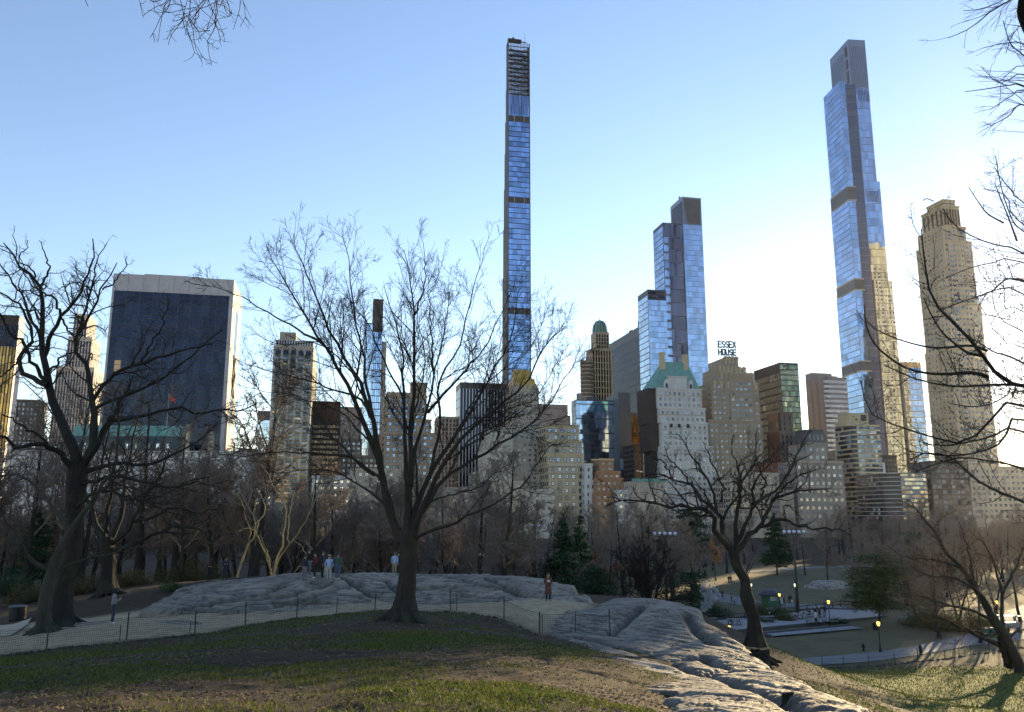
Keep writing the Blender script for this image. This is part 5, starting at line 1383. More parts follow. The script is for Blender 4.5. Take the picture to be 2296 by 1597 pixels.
# ------------------------------------------------------------------ trees
def bark(name, c, moss=.25, var=.45):
    k = NT(name); co = k.coord('Object'); cv = k.coord('Object', (3, 3, .5))
    f = k.math('ADD', k.math('MULTIPLY', k.noise(cv, 4, 6, .75), .6), k.math('MULTIPLY', k.noise(co, 1.2, 5), .4))
    col = k.ramp(f, [(.3, tuple(x * (1 - var) for x in c)), (.7, tuple(x * (1 + var) for x in c))])
    if moss: col = k.mix(k.ramp(k.noise(co, .8, 5, .7), [(.5, (0, 0, 0)), (.7, (moss * 2, moss * 2, moss * 2))]), col, (.055, .075, .03))
    k.color(col); k.rough(.9); k.b.inputs['Specular IOR Level'].default_value = .2
    k.bump(k.noise(cv, 7, 6, .75), 1.0, .06)
    return k.m
BARK = bark("elm_bark", (.040, .033, .027)); BARKD = bark("dark_bark", (.028, .024, .021), .3); BARKG = bark("mossy_bark", (.052, .050, .038), .3)
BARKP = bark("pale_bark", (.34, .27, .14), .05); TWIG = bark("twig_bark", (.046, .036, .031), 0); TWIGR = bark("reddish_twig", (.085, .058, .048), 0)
TWIGP = bark("pale_twig", (.16, .13, .10), 0); TWIGB = bark("brown_twig", (.105, .066, .040), 0)

def nrm(v):
    return v / np.maximum(np.linalg.norm(v, axis=-1, keepdims=True), 1e-9)

def tube_batch(Pn, Rn, S):
    """Pn (N,K,3), Rn (N,K) -> vertices, quads"""
    N_, K, _ = Pn.shape
    T = np.empty_like(Pn)
    T[:, 1:-1] = Pn[:, 2:] - Pn[:, :-2]; T[:, 0] = Pn[:, 1] - Pn[:, 0]; T[:, -1] = Pn[:, -1] - Pn[:, -2]
    T = nrm(T)
    mean = nrm(Pn[:, -1] - Pn[:, 0])
    ref = np.where(np.abs(mean[:, 2:3]) > .8, np.array([[1., .13, 0]]), np.array([[0, .13, 1.]]))[:, None, :]
    U = nrm(np.cross(T, np.broadcast_to(ref, T.shape))); W = np.cross(T, U)
    a = np.arange(S) * 2 * math.pi / S
    V = Pn[:, :, None, :] + Rn[:, :, None, None] * (np.cos(a)[None, None, :, None] * U[:, :, None, :] + np.sin(a)[None, None, :, None] * W[:, :, None, :])
    idx = np.arange(N_ * K * S).reshape(N_, K, S)
    nx = np.roll(idx, -1, axis=2)
    Q = np.stack([idx[:, :-1], nx[:, :-1], nx[:, 1:], idx[:, 1:]], -1).reshape(-1, 4)
    return V.reshape(-1, 3), Q

def spawn(rng, Pn, Rn, per_m, ang, lenf, rr, K=5, jit=.18, trop=(0, 0, .15), tmin=.2, lmin=.15, lmax=9, rmin=.006, keep=.8, droop=0.0, fixed=None):
    N_, K0, _ = Pn.shape
    L = np.linalg.norm(np.diff(Pn, axis=1), axis=2).sum(1)
    cnt = rng.poisson(np.maximum(L * per_m * (1 - tmin), .0))
    idx = np.repeat(np.arange(N_), cnt); M = len(idx)
    t = tmin + (1 - tmin) * rng.random(M) ** .85
    s = t * (K0 - 1); i = np.minimum(s.astype(int), K0 - 2); f = (s - i)[:, None]
    base = Pn[idx, i] * (1 - f) + Pn[idx, i + 1] * f
    Tn = nrm(Pn[idx, i + 1] - Pn[idx, i]); rp = Rn[idx, i] * (1 - f[:, 0]) + Rn[idx, i + 1] * f[:, 0]
    rv = rng.normal(size=(M, 3)); pr = nrm(rv - (rv * Tn).sum(1, keepdims=True) * Tn)
    an = np.radians(rng.uniform(ang[0], ang[1], M))[:, None]
    d = nrm(np.cos(an) * Tn + np.sin(an) * pr + np.array(trop) * .8)
    Lc = np.clip(L[idx] * lenf * (1.15 - .75 * t) * rng.uniform(.55, 1.25, M), lmin, lmax)
    r0 = np.maximum(np.minimum(rp * keep, Lc * rr + rmin * .5), rmin)
    out = np.empty((M, K, 3)); out[:, 0] = base
    for k in range(1, K):
        d = nrm(d + rng.normal(size=(M, 3)) * jit + np.array(trop) * .8 + np.array([0, 0, -droop]))
        out[:, k] = out[:, k - 1] + d * (Lc / (K - 1))[:, None]
    R = r0[:, None] * np.linspace(1, .35, K)[None, :]
    return out, np.maximum(R, rmin * .55)

def smooth_line(pts, n):
    """Catmull-Rom resample to n points; rows may carry extra columns"""
    p = np.array(pts, float)
    if len(p) == 2: p = np.vstack([p[0], (p[0] + p[1]) / 2, p[1]])
    q = np.vstack([2 * p[0] - p[1], p, 2 * p[-1] - p[-2]])
    seg = np.linalg.norm(np.diff(p[:, :3], axis=0), axis=1); cum = np.concatenate([[0], np.cumsum(seg)])
    s = np.linspace(0, cum[-1], n); out = []
    for v in s:
        i = min(np.searchsorted(cum, v, side='right') - 1, len(seg) - 1); t = (v - cum[i]) / max(seg[i], 1e-9)
        a, b, c, d = q[i], q[i + 1], q[i + 2], q[i + 3]
        out.append(.5 * (2 * b + (c - a) * t + (2 * a - 5 * b + 4 * c - d) * t * t + (3 * b - a - 3 * c + d) * t ** 3))
    return np.array(out)

def px_limb(line, d0, d1, r0, r1, n=16, pw=1.0, wob=0.0, rng=None, base=None):
    """limb whose course is read off the photograph, running from distance d0 to d1"""
    m = len(line); pts = []
    L = [0]
    for a, b in zip(line[:-1], line[1:]): L.append(L[-1] + math.hypot(a[0] - b[0], a[1] - b[1]))
    for q, l in zip(line, L):
        t = l / max(L[-1], 1e-9); pts.append(tuple(P(q[0], q[1], d0 + (d1 - d0) * t)))
    if base is not None: pts = [tuple(base)] + pts
    c = smooth_line(pts, n)
    if wob and rng is not None:
        c[1:-1] += rng.normal(size=(n - 2, 3)) * wob
    t = np.linspace(0, 1, n)
    return c, r0 + (r1 - r0) * t ** pw

def tree_parts(root, limbs, levels, mat, twig, rng, trunk=None, limb_name='limb', sides=9, kcrown='crown'):
    """limbs: list of (pts, radii); levels: list of dicts for spawn; builds trunk, limbs and the crown of branches and twigs"""
    off = np.array(root.location)
    if trunk is not None:
        tp = smooth_line(trunk[0], 44); tr_ = np.interp(np.linspace(0, 1, 44), np.linspace(0, 1, len(trunk[1])), trunk[1])
        V, Q = tube_batch(tp[None] - off, tr_[None], 64)
        V = V.reshape(44, 64, 3); cen = (tp - off)[:, None]; th = np.arange(64) * 2 * math.pi / 64; hh = np.linspace(0, 44 * .12, 44)
        A_, H_ = np.meshgrid(th, hh); ff = np.abs(vnoise(np.cos(A_) * 5 + np.sin(A_) * 7 + 40, H_ * .9 + np.sin(A_) * 6, 5) * 2 - 1); f2 = vnoise(np.cos(A_) * 2 + 9, np.sin(A_) * 2 + H_ * .6, 8) - .5
        fl = np.exp(-np.maximum(tp[:, 2] - tp[0, 2], 0) / .8)[:, None]; lob = np.cos(A_ * 6 + 1.3) * .5 + np.cos(A_ * 4) * .4
        V = (cen + (V - cen) * (1 + (ff - .4) * .11 + f2 * .12 + fl * lob * .16)[..., None]).reshape(-1, 3)
        link('trunk', mesh_arrays('trunk', V, Q, mat, True), root)
    for p, r in limbs:
        V, Q = tube_batch(p[None] - off, r[None], sides)
        link(limb_name, mesh_arrays(limb_name, V, Q, mat, True), root)
    cur = [(p[None], r[None]) for p, r in limbs]
    VV, QQ, n0 = [], [], 0
    kk = max(p.shape[0] for p, r in limbs)
    Pn = np.stack([smooth_line(p, kk) if len(p) != kk else p for p, r in limbs]); Rn = np.stack([np.interp(np.linspace(0, 1, kk), np.linspace(0, 1, len(r)), r) for p, r in limbs])
    for lv in levels:
        lv = dict(lv); S = lv.pop('S', 3)
        Pn, Rn = spawn(rng, Pn, Rn, **lv)
        if not len(Pn): break
        V, Q = tube_batch(Pn - off, Rn, S)
        VV.append(V); QQ.append(Q + n0); n0 += len(V)
    if VV:
        me = mesh_arrays(kcrown, np.vstack(VV), np.vstack(QQ), twig, True)
        link(kcrown, me, root)
    return n0

def flare(line, d, r_at, base_r, n=14):
    """trunk from pixel polyline at distance d with flaring foot; r_at list of radii along"""
    c = smooth_line([tuple(P(x, y, d)) for x, y in line], n)
    r = np.interp(np.linspace(0, 1, n), np.linspace(0, 1, len(r_at)), r_at)
    h = c[:, 2] - c[0, 2]
    r = r + (base_r - r_at[0]) * np.exp(-np.maximum(h, 0) / .55)
    return c, r

def root_flare(root, base, r, rng, mat, n=7):
    m = MB()
    for i in range(n):
        a = 2 * math.pi * i / n + rng.uniform(-.3, .3); L = r * rng.uniform(1.5, 2.4)
        pts = []
        for t in (0, .35, .7, 1):
            x, y = base.x + math.cos(a) * (r * .55 + L * t), base.y + math.sin(a) * (r * .55 + L * t)
            z = max(gz(x, y), base.z - 1) + r * .75 * (1 - t) ** 2 - .04 - .1 * t
            pts.append((x - root.location.x, y - root.location.y, z - root.location.z))
        m.tube(pts, [r * .42, r * .33, r * .22, r * .1], 7)
    m.build('root', mat, root, smooth=True)

# ---- the big elm on the knoll
D1 = 38.0
rng = np.random.default_rng(101)
b1 = P(905, 1393, D1)
t1 = empty("elm_tree", (b1.x, b1.y, gz(b1.x, b1.y) - .1), 0, "big bare elm with a fan of upright limbs on the grass knoll", "tree")
tr = flare([(904, 1403), (906, 1380), (909, 1345), (913, 1300), (915, 1255), (915, 1215), (914, 1188)], D1, [.50, .43, .39, .38, .38, .42, .43], .92, 16)
mpp1 = D1 / FPX
EL = [  # (polyline, end depth offset, start width px, end width px)
 ([(900,1215),(888,1180),(868,1138),(853,1056),(835,990),(818,951),(787,878),(774,855),(747,807),(727,774),(695,726),(676,695),(647,650),(614,585),(597,547)], 3.5, 27, 1.6),
 ([(727,774),(700,759),(659,733),(611,707),(573,683),(537,665),(492,647),(452,640)], -1.5, 8, 1.2),
 ([(853,1050),(850,1016),(835,936),(815,885),(807,861),(781,814),(752,762),(733,733),(727,709),(716,683),(697,638),(681,595),(670,575),(659,540),(657,523)], -3, 19, 1.5),
 ([(838,945),(822,868),(814,786),(800,731),(794,688),(788,647),(784,595),(771,542),(767,511)], 2.5, 11, 1.4),
 ([(912,960),(903,885),(888,861),(860,807),(838,755),(826,724),(802,695),(770,660),(745,640)], 4.5, 9, 1.3),
 ([(915,1120),(910,1040),(908,960),(906,880),(904,838),(903,790),(890,731),(882,702),(868,670),(861,640)], -4, 17, 1.4),
 ([(915,1200),(915,1143),(917,1081),(921,1031),(921,981),(927,880),(929,838),(930,766),(930,702),(924,671),(919,628),(912,587),(905,560)], 1.5, 24, 1.5),
 ([(930,705),(938,685),(948,652),(953,614),(952,575),(949,545)], -1, 6.5, 1.3),
 ([(922,1090),(926,1026),(939,981),(949,951),(959,918),(966,888),(971,855),(973,833),(991,766),(999,719),(1004,685),(1009,655)], 3.5, 14, 1.6),
 ([(973,835),(968,790),(965,719),(960,647),(962,610)], 0.5, 7, 1.2),
 ([(960,925),(986,893),(1011,868),(1046,830),(1047,824),(1076,795),(1090,776),(1102,752),(1114,719),(1131,690),(1140,655)], -4, 10, 1.4),
 ([(925,1185),(934,1138),(956,1081),(974,1043),(1016,986),(1046,938),(1074,893),(1096,855),(1106,830),(1126,795),(1147,755),(1157,704),(1157,671),(1150,640)], 4, 19, 1.5),
 ([(962,1075),(985,960),(985,852),(1014,805),(1033,755),(1047,709),(1059,661),(1066,633),(1081,587),(1086,555)], -3, 11, 1.4),
 ([(928,1195),(944,1146),(969,1096),(996,1036),(1036,981),(1079,943),(1124,903),(1149,883),(1193,845),(1205,800),(1219,774),(1233,762),(1267,733)], -4.5, 20, 1.4),
 ([(945,1150),(970,1110),(1001,1071),(1046,1041),(1074,1023),(1144,981),(1186,953),(1221,918),(1244,888),(1261,855),(1281,830),(1300,775)], 5, 14, 1.4),
 ([(925,1215),(944,1198),(981,1188),(1011,1176),(1056,1153),(1111,1126),(1169,1088),(1186,1071),(1221,1016),(1250,990)], -5, 12, 1.4),
 ([(960,1130),(986,1118),(1016,1108),(1076,1093),(1110,1060),(1150,1050)], 3.5, 7, 1.2),
 ([(883,1165),(880,1135),(853,1076),(823,1048),(792,1031),(752,1021),(722,1016),(647,1014),(575,1017),(537,1023),(490,1020)], -4, 12, 1.4),
 ([(890,1195),(880,1153),(843,1113),(792,1081),(755,1061),(705,1053),(647,1058),(610,1070)], 4, 11, 1.2),
 ([(840,1065),(813,1048),(787,1021),(757,991),(730,956),(700,916),(675,891),(652,881),(605,881),(570,870)], 2, 9, 1.2),
 ([(830,935),(817,901),(777,883),(742,871),(700,858),(642,841),(600,830),(559,819),(520,800)], 5, 9, 1.2),
 ([(1001,1071),(1040,1000),(1100,960),(1160,930),(1210,880),(1240,830),(1262,790)], 1, 7, 1.2),
 ([(1016,986),(1060,900),(1090,860),(1130,830),(1180,790),(1210,740),(1222,700)], 6, 7, 1.2),
 ([(850,1016),(800,960),(770,930),(745,915),(715,905),(660,890),(640,860),(625,820)], -2, 7, 1.2),
 ([(835,940),(790,840),(745,790),(700,770),(640,775),(590,760),(560,730)], 0, 7, 1.2),
 ([(921,981),(935,900),(950,840),(955,790),(940,740),(935,700),(975,640),(985,600)], 5, 7, 1.2),
]
limbs = []
for line, dz, w0, w1 in EL:
    limbs.append(px_limb(line, D1, D1 + dz, w0 * mpp1 * .43, w1 * mpp1 * .42, 18, .58, .03, rng))
tree_parts(t1, limbs, [
    dict(per_m=2.6, ang=(26, 55), lenf=.30, rr=.0075, K=8, jit=.10, trop=(0, 0, .05), tmin=.26, lmin=1.0, lmax=4.0, rmin=.011, S=4, keep=.5),
    dict(per_m=5.0, ang=(25, 55), lenf=.45, rr=.010, K=5, jit=.12, trop=(0, 0, .05), tmin=.12, lmin=.4, lmax=1.7, rmin=.0085, S=3, keep=.7),
    dict(per_m=5.5, ang=(25, 55), lenf=.5, rr=.009, K=3, jit=.12, trop=(0, 0, .06), tmin=.1, lmin=.2, lmax=.8, rmin=.0072, S=3, keep=.8)],
    BARK, TWIG, rng, tr)
root_flare(t1, b1, .60, rng, BARK, 9)

# ---- the left pair of trees
def px_tree(name, label, base_px, d, trunk_line, trunk_r, base_r, lines, levels, mat, twig, seed, limb_pow=.8, group=None, wob=.05, sides=9, roots=True):
    rng = np.random.default_rng(seed)
    bp = P(base_px[0], base_px[1], d); mp = d / FPX
    t = empty(name, (bp.x, bp.y, bp.z), 0, label, "tree", group)
    tr = flare(trunk_line, d, [r * mp * .93 for r in trunk_r], base_r * mp)
    limbs = [px_limb(l, d + z0, d + z1, w0 * mp * .45, w1 * mp * .45, 16, limb_pow, wob, rng) for l, z0, z1, w0, w1 in lines]
    tree_parts(t, limbs, levels, mat, twig, rng, tr, sides=sides)
    if roots: root_flare(t, bp, base_r * mp * .8, rng, mat, 7)
    return t
LV_GNARL = [
    dict(per_m=2.0, ang=(35, 70), lenf=.34, rr=.016, K=7, jit=.30, trop=(0, 0, .05), tmin=.2, lmin=.7, lmax=3.2, rmin=.016, S=4, keep=.65),
    dict(per_m=2.8, ang=(35, 70), lenf=.48, rr=.012, K=6, jit=.32, trop=(0, 0, .05), tmin=.1, lmin=.35, lmax=1.6, rmin=.010, S=3, keep=.7),
    dict(per_m=3.6, ang=(30, 70), lenf=.5, rr=.010, K=4, jit=.3, trop=(0, 0, .05), tmin=.1, lmin=.2, lmax=.8, rmin=.0075, S=3, keep=.8)]
px_tree("oak_tree", "tall crooked bare tree at far left with heavy dark trunk and limbs", (134, 1414), 50,
    [(134, 1420), (138, 1370), (143, 1316), (155, 1270), (162, 1235), (166, 1154), (172, 1073), (177, 1040)], [26, 22, 20, 19, 20, 20, 21, 22], 34,
    [([(175,1050),(168,1015),(150,975),(134,944),(117,891),(106,851),(102,830),(93,788),(91,756),(96,714),(96,671),(91,648),(80,623),(60,610),(42,601),(30,570),(8,545)], 0, 2, 30, 3),
     ([(92,640),(104,620),(109,600),(108,585),(96,560),(88,540)], 2, 3, 7, 2),
     ([(80,623),(70,600),(45,590),(44,575),(60,560),(62,540)], 2, 1, 5, 2),
     ([(99,800),(102,788),(119,745),(136,714),(157,686),(174,663),(189,633),(203,603),(212,572),(208,535)], 1, -2, 13, 2.5),
     ([(136,714),(131,692),(119,667),(100,655),(70,640),(52,610)], -1, -3, 8, 2),
     ([(136,714),(157,745),(168,762),(172,790)], -1, -1, 6, 3),
     ([(102,853),(85,825),(70,805),(60,785),(50,760),(28,752),(14,730),(0,703),(-15,690)], 0, -3, 11, 4),
     ([(106,865),(70,845),(47,824),(44,805),(47,798),(57,779),(74,764),(70,740),(64,724),(51,692),(35,678),(21,671),(0,656)], 0, 3, 15, 4),
     ([(91,760),(78,735),(64,707),(51,663),(40,645),(28,633),(13,608),(-4,583)], 1, 4, 9, 3),
     ([(178,1045),(200,1030),(219,992),(239,952),(259,932),(263,905),(290,870),(300,840)], 0, -3, 18, 3),
     ([(192,1035),(208,1010),(210,960),(209,911),(203,871),(202,850),(203,828),(195,815),(180,805),(169,788),(169,762),(184,737),(201,703),(215,680),(229,654),(231,639),(250,615),(262,590)], 0, 3, 21, 2.5),
     ([(169,770),(176,741),(191,709),(200,671),(201,650),(212,620),(212,597),(225,570),(240,545)], 2, 1, 9, 2),
     ([(203,653),(190,640),(170,635),(150,640),(130,650)], 2, 3, 5, 2),
     ([(106,832),(127,820),(130,806),(148,796),(169,790)], 0, 2, 7, 4),
     ([(207,900),(212,893),(243,853),(256,835),(290,822),(318,813),(350,803),(378,794),(410,786),(437,781),(470,770)], 1, -2, 11, 3),
     ([(208,935),(216,918),(270,889),(310,872),(351,856),(378,837),(432,794),(472,762),(500,740)], 1, 4, 10, 3),
     ([(318,813),(330,785),(340,767),(358,740),(367,713),(376,690),(378,672)], 0, -3, 6, 2),
     ([(225,985),(243,950),(297,938),(351,924),(405,916),(445,930),(486,919),(540,919),(575,905)], 0, 5, 12, 3),
     ([(190,1060),(230,1045),(270,1040),(345,1040),(391,1019),(425,1000),(459,978),(490,945)], 0, 4, 12, 3),
     ([(176,1090),(220,1075),(256,1067),(324,1078),(391,1094),(440,1080),(480,1090)], 0, -4, 10, 3),
     ([(166,1060),(159,1046),(130,1011),(103,997),(67,1000),(35,1003),(13,984),(-20,975)], 0, -4, 18, 5),
     ([(105,1000),(85,975),(60,965),(30,940),(5,930)], -2, -5, 7, 3),
     ([(162,1150),(190,1120),(230,1100),(262,1105),(310,1120),(360,1140),(400,1180)], 0, -5, 9, 3),
     ([(45,800),(20,830),(0,845),(-20,850)], 1, 2, 6, 3), ([(230,650),(250,640),(262,625),(280,600),(285,575)], 3, 4, 5, 2)],
    LV_GNARL, BARKD, TWIG, 202, .8)
px_tree("oak_tree", "mossy trunked leaning tree nearest the left edge, forking low with spreading arms", (97, 1434), 43.5,
    [(96, 1442), (98, 1400), (102, 1350), (110, 1305), (118, 1275), (126, 1250), (142, 1220), (158, 1195)], [17, 15, 14.5, 14, 13, 11, 10, 9], 24,
    [([(154,1200),(180,1160),(214,1114),(240,1070),(259,1033),(263,992),(271,952),(262,930),(249,911),(258,880),(275,850)], 0, 1, 14, 2.5),
     ([(118,1280),(97,1275),(75,1258),(61,1243),(45,1215),(36,1195),(15,1170),(0,1154),(-25,1135)], 0, -2, 13, 4),
     ([(158,1196),(150,1175),(130,1156),(112,1130),(94,1108),(80,1092),(67,1081),(35,1065),(0,1065),(-30,1070)], 0, 2, 13, 4),
     ([(115,1290),(140,1275),(170,1262),(200,1250),(240,1245),(280,1230),(330,1228),(370,1250)], 0, 3, 8, 2.5),
     ([(45,1215),(35,1235),(20,1250),(0,1255)], -1, -2, 5, 2), ([(263,1000),(290,970),(310,930),(320,890)], 0, 3, 5, 2)],
    LV_GNARL, BARKG, TWIG, 203, .8)
px_tree("oak_tree", "stout dark tree with low drooping limbs right of the left pair", (243, 1318), 66,
    [(243, 1330), (243, 1290), (243, 1256), (240, 1225), (238, 1205)], [17, 16, 16, 17, 17], 24,
    [([(236,1215),(216,1175),(205,1140),(190,1105),(180,1070),(160,1040)], 0, 3, 18, 3),
     ([(246,1215),(262,1180),(275,1130),(280,1080),(292,1030),(300,980),(310,930)], 0, 2, 15, 3),
     ([(250,1220),(280,1200),(300,1170),(320,1120),(345,1090),(365,1050),(380,1010)], 0, -3, 13, 3),
     ([(250,1235),(290,1225),(330,1205),(370,1190),(410,1180),(450,1190),(480,1215)], 0, -4, 12, 3),
     ([(240,1195),(240,1150),(250,1100),(245,1040),(255,990)], 0, -3, 13, 3),
     ([(232,1240),(205,1250),(190,1270),(170,1265),(150,1275)], 0, -3, 9, 3),
     ([(300,1170),(340,1160),(390,1140),(440,1150),(490,1140)], -1, 2, 8, 3), ([(320,1120),(370,1110),(420,1080),(470,1070)], -1, 4, 7, 3)],
    LV_GNARL, BARKD, TWIG, 204, .8)

# ---- the twisted tree standing on the right-hand rock
px_tree("locust_tree", "dark twisted bare tree with wide crown at the right end of the rock slab", (1693, 1436), 46,
    [(1694, 1448), (1693, 1420), (1689, 1384), (1678, 1350), (1673, 1333), (1670, 1300), (1658, 1280), (1650, 1262), (1645, 1240)], [17, 15, 13.5, 13.5, 15.5, 12, 11, 11, 13], 26,
    [([(1646,1245),(1636,1230),(1622,1215),(1605,1195),(1600,1190),(1598,1172),(1604,1150),(1589,1148),(1560,1142),(1530,1133),(1505,1137),(1454,1124),(1406,1122),(1360,1135)], 0, -3, 17, 2),
     ([(1644,1240),(1636,1222),(1625,1201),(1618,1161),(1604,1146),(1582,1131),(1571,1113),(1552,1091),(1505,1073),(1470,1062),(1435,1075)], 0, 3, 15, 2),
     ([(1606,1150),(1604,1117),(1589,1080),(1567,1051),(1541,1007),(1530,988),(1515,970)], 1, 3, 9, 2),
     ([(1652,1242),(1652,1200),(1651,1161),(1655,1128),(1658,1106),(1666,1076),(1688,1044),(1695,1003),(1691,978),(1700,960)], 0, 1, 14, 2),
     ([(1652,1215),(1660,1201),(1677,1164),(1688,1139),(1691,1120),(1688,1095),(1700,1070),(1725,1040),(1735,1005)], 0, -3, 12, 2),
     ([(1652,1236),(1658,1226),(1684,1194),(1706,1179),(1724,1150),(1735,1124),(1768,1109),(1790,1102),(1841,1098),(1885,1110)], 0, 2, 15, 2),
     ([(1706,1181),(1732,1168),(1761,1164),(1787,1179),(1823,1184),(1871,1186),(1905,1200)], 0, -3, 10, 2),
     ([(1618,1188),(1625,1165),(1633,1139),(1648,1120),(1662,1090),(1655,1050),(1640,1010),(1645,975)], 0, -2, 8, 2),
     ([(1618,1125),(1622,1095),(1606,1060),(1590,1020),(1575,990)], 1, 4, 7, 2),
     ([(1688,1130),(1713,1117),(1743,1102),(1750,1087),(1779,1044),(1801,989),(1825,960)], -1, 2, 9, 2),
     ([(1708,1117),(1708,1098),(1715,1075),(1700,1040),(1720,1000)], 0, -2, 6, 2),
     ([(1552,1091),(1530,1060),(1500,1030),(1490,1000)], 2, 4, 6, 2), ([(1505,1073),(1490,1040),(1465,1030),(1450,1045)], 2, 0, 5, 2),
     ([(1688,1044),(1720,1030),(1745,1010),(1770,985)], 1, 4, 6, 2), ([(1735,1124),(1770,1080),(1810,1060),(1850,1050)], 1, -2, 6, 2), ([(1761,1164),(1755,1145),(1765,1135),(1785,1150),(1800,1165)], -1, -2, 4, 2)],
    [dict(per_m=2.4, ang=(35, 70), lenf=.34, rr=.020, K=7, jit=.32, trop=(0, 0, .10), tmin=.25, lmin=.7, lmax=2.3, rmin=.018, S=4, keep=.7),
     dict(per_m=3.6, ang=(35, 65), lenf=.48, rr=.014, K=5, jit=.3, trop=(0, 0, .10), tmin=.1, lmin=.35, lmax=1.2, rmin=.012, S=3, keep=.75),
     dict(per_m=3.0, ang=(30, 60), lenf=.5, rr=.012, K=4, jit=.25, trop=(0, 0, .1), tmin=.2, lmin=.2, lmax=.6, rmin=.009, S=3, keep=.8)],
    BARKD, TWIG, 205, .75)

# ---- leaning cherry on the sunlit lawn, two stems
D4 = 78
px_tree("cherry_tree", "leaning double stemmed bare tree casting long shadows on the sunlit lawn", (2288, 1508), D4,
    [(2289, 1516), (2288, 1500), (2279, 1476), (2258, 1438), (2244, 1414), (2232, 1396), (2224, 1383)], [10.5, 10, 10, 11, 12, 11, 10], 15,
    [([(2261,1495),(2259,1480),(2253,1462),(2250,1445),(2247,1430)], 1.2, 0, 22, 19),
     ([(2226,1386),(2208,1355),(2192,1331),(2158,1275),(2123,1241),(2088,1182),(2060,1150),(2040,1120)], 0, 2, 18, 2.5),
     ([(2248,1450),(2230,1442),(2210,1435),(2178,1417),(2147,1403),(2109,1386),(2080,1378),(2050,1365)], .6, -3, 13, 2.5),
     ([(2246,1426),(2235,1420),(2213,1424),(2185,1414),(2158,1414),(2137,1400),(2128,1392)], 0, -1, 8, 2),
     ([(2250,1425),(2248,1400),(2246,1365),(2248,1331),(2236,1289),(2225,1250),(2200,1210)], .5, 3, 12, 2.5),
     ([(2222,1380),(2210,1348),(2190,1325),(2165,1306),(2130,1295),(2080,1290),(2040,1270)], 0, -3, 10, 2),
     ([(2158,1275),(2120,1262),(2080,1255),(2030,1250),(1990,1225)], 1, -2, 8, 2),
     ([(2248,1331),(2270,1290),(2290,1240),(2310,1200)], 1, 3, 9, 2), ([(2192,1331),(2180,1280),(2170,1230),(2150,1170)], 1, 3, 8, 2),
     ([(2258,1440),(2275,1418),(2300,1412),(2330,1400)], 0, 2, 6, 2), ([(2230,1392),(2180,1370),(2130,1358),(2075,1340),(2020,1330)], 0, -4, 9, 2)],
    [dict(per_m=2.6, ang=(25, 60), lenf=.38, rr=.014, K=6, jit=.2, trop=(0, 0, .04), tmin=.2, lmin=.8, lmax=3.2, rmin=.018, S=4, keep=.65),
     dict(per_m=3.4, ang=(25, 60), lenf=.5, rr=.011, K=5, jit=.22, trop=(0, 0, .04), tmin=.1, lmin=.4, lmax=1.6, rmin=.013, S=3, keep=.7),
     dict(per_m=2.6, ang=(25, 60), lenf=.5, rr=.01, K=4, jit=.25, trop=(0, 0, .04), tmin=.1, lmin=.25, lmax=.8, rmin=.011, S=3, keep=.8)],
    BARK, TWIGB, 206, .8, roots=False)

# ---- budding boughs reaching in from a tree just outside the right edge
D5 = 14.0
def edge_tree(name, label, root_xy, ztop, d, lines, levels, mat, twig, seed, w=1.0, r=.22, entry=None, spread=1.5, buds=0):
    rng = np.random.default_rng(seed)
    x, y = root_xy; z = gz(x, y)
    t = empty(name, (x, y, z), 0, label, "tree")
    tz = np.linspace(0, 1, 12); c = np.stack([x + .25 * np.sin(tz * 3), y + .15 * np.sin(tz * 5), z - .2 + (ztop - z) * tz], 1)
    tr = (c, r * (1 - .6 * tz) + r * .5 * np.exp(-tz * 14))
    mp = d / FPX; limbs = []
    for k, (line, w0, w1) in enumerate(lines):
        dz = rng.uniform(-spread, spread)
        e = P(*line[0], d); tt = np.clip((e.z - .8 - z) / (ztop - z), .25, .96)
        base = np.array([np.interp(tt, tz, c[:, i]) for i in range(3)])
        limbs.append(px_limb(line, d, d + dz, w0 * mp * .6, w1 * mp * .6, 18, .8, .0, rng, base if (line[0][0] > 2280 or line[0][1] < 8) else None))
    sx = 1 if x > 0 else -1                                  # boughs on the side away from the picture
    for i in range(9):
        f = .3 + .68 * i / 8; b0 = np.array([np.interp(f, tz, c[:, q]) for q in range(3)]); a = rng.uniform(-.9, .9); L = (1 - f * .55) * 5.5; k_ = np.linspace(0, 1, 8)
        pts = b0 + np.stack([sx * np.cos(a) * L * k_, np.sin(a) * L * k_ - L * .25 * k_, L * (.35 * k_ + .35 * k_ ** 2)], 1) + np.cumsum(rng.normal(size=(8, 3)) * .06, 0) * (k_ > 0)[:, None]
        limbs.append((smooth_line(pts, 18), (r * .42) * (1 - .85 * np.linspace(0, 1, 18))))
    tree_parts(t, limbs, levels, mat, twig, rng, tr, sides=8)
    if buds:
        m = MB(); off = np.array([x, y, z]); last = bud_src[-1] if bud_src else None
    return t
bud_src = []
LV_BUD = [dict(per_m=5.0, ang=(35, 65), lenf=.24, rr=.007, K=5, jit=.18, trop=(0, 0, .10), tmin=.18, lmin=.14, lmax=.9, rmin=.0055, S=4, keep=.7),
          dict(per_m=7.5, ang=(35, 70), lenf=.42, rr=.008, K=4, jit=.25, trop=(0, 0, .1), tmin=.1, lmin=.05, lmax=.34, rmin=.0045, S=3, keep=.8),
          dict(per_m=14, ang=(30, 70), lenf=.2, rr=.06, K=3, jit=.1, trop=(0, 0, .05), tmin=.5, lmin=.022, lmax=.04, rmin=.0065, S=4, keep=3.0)]
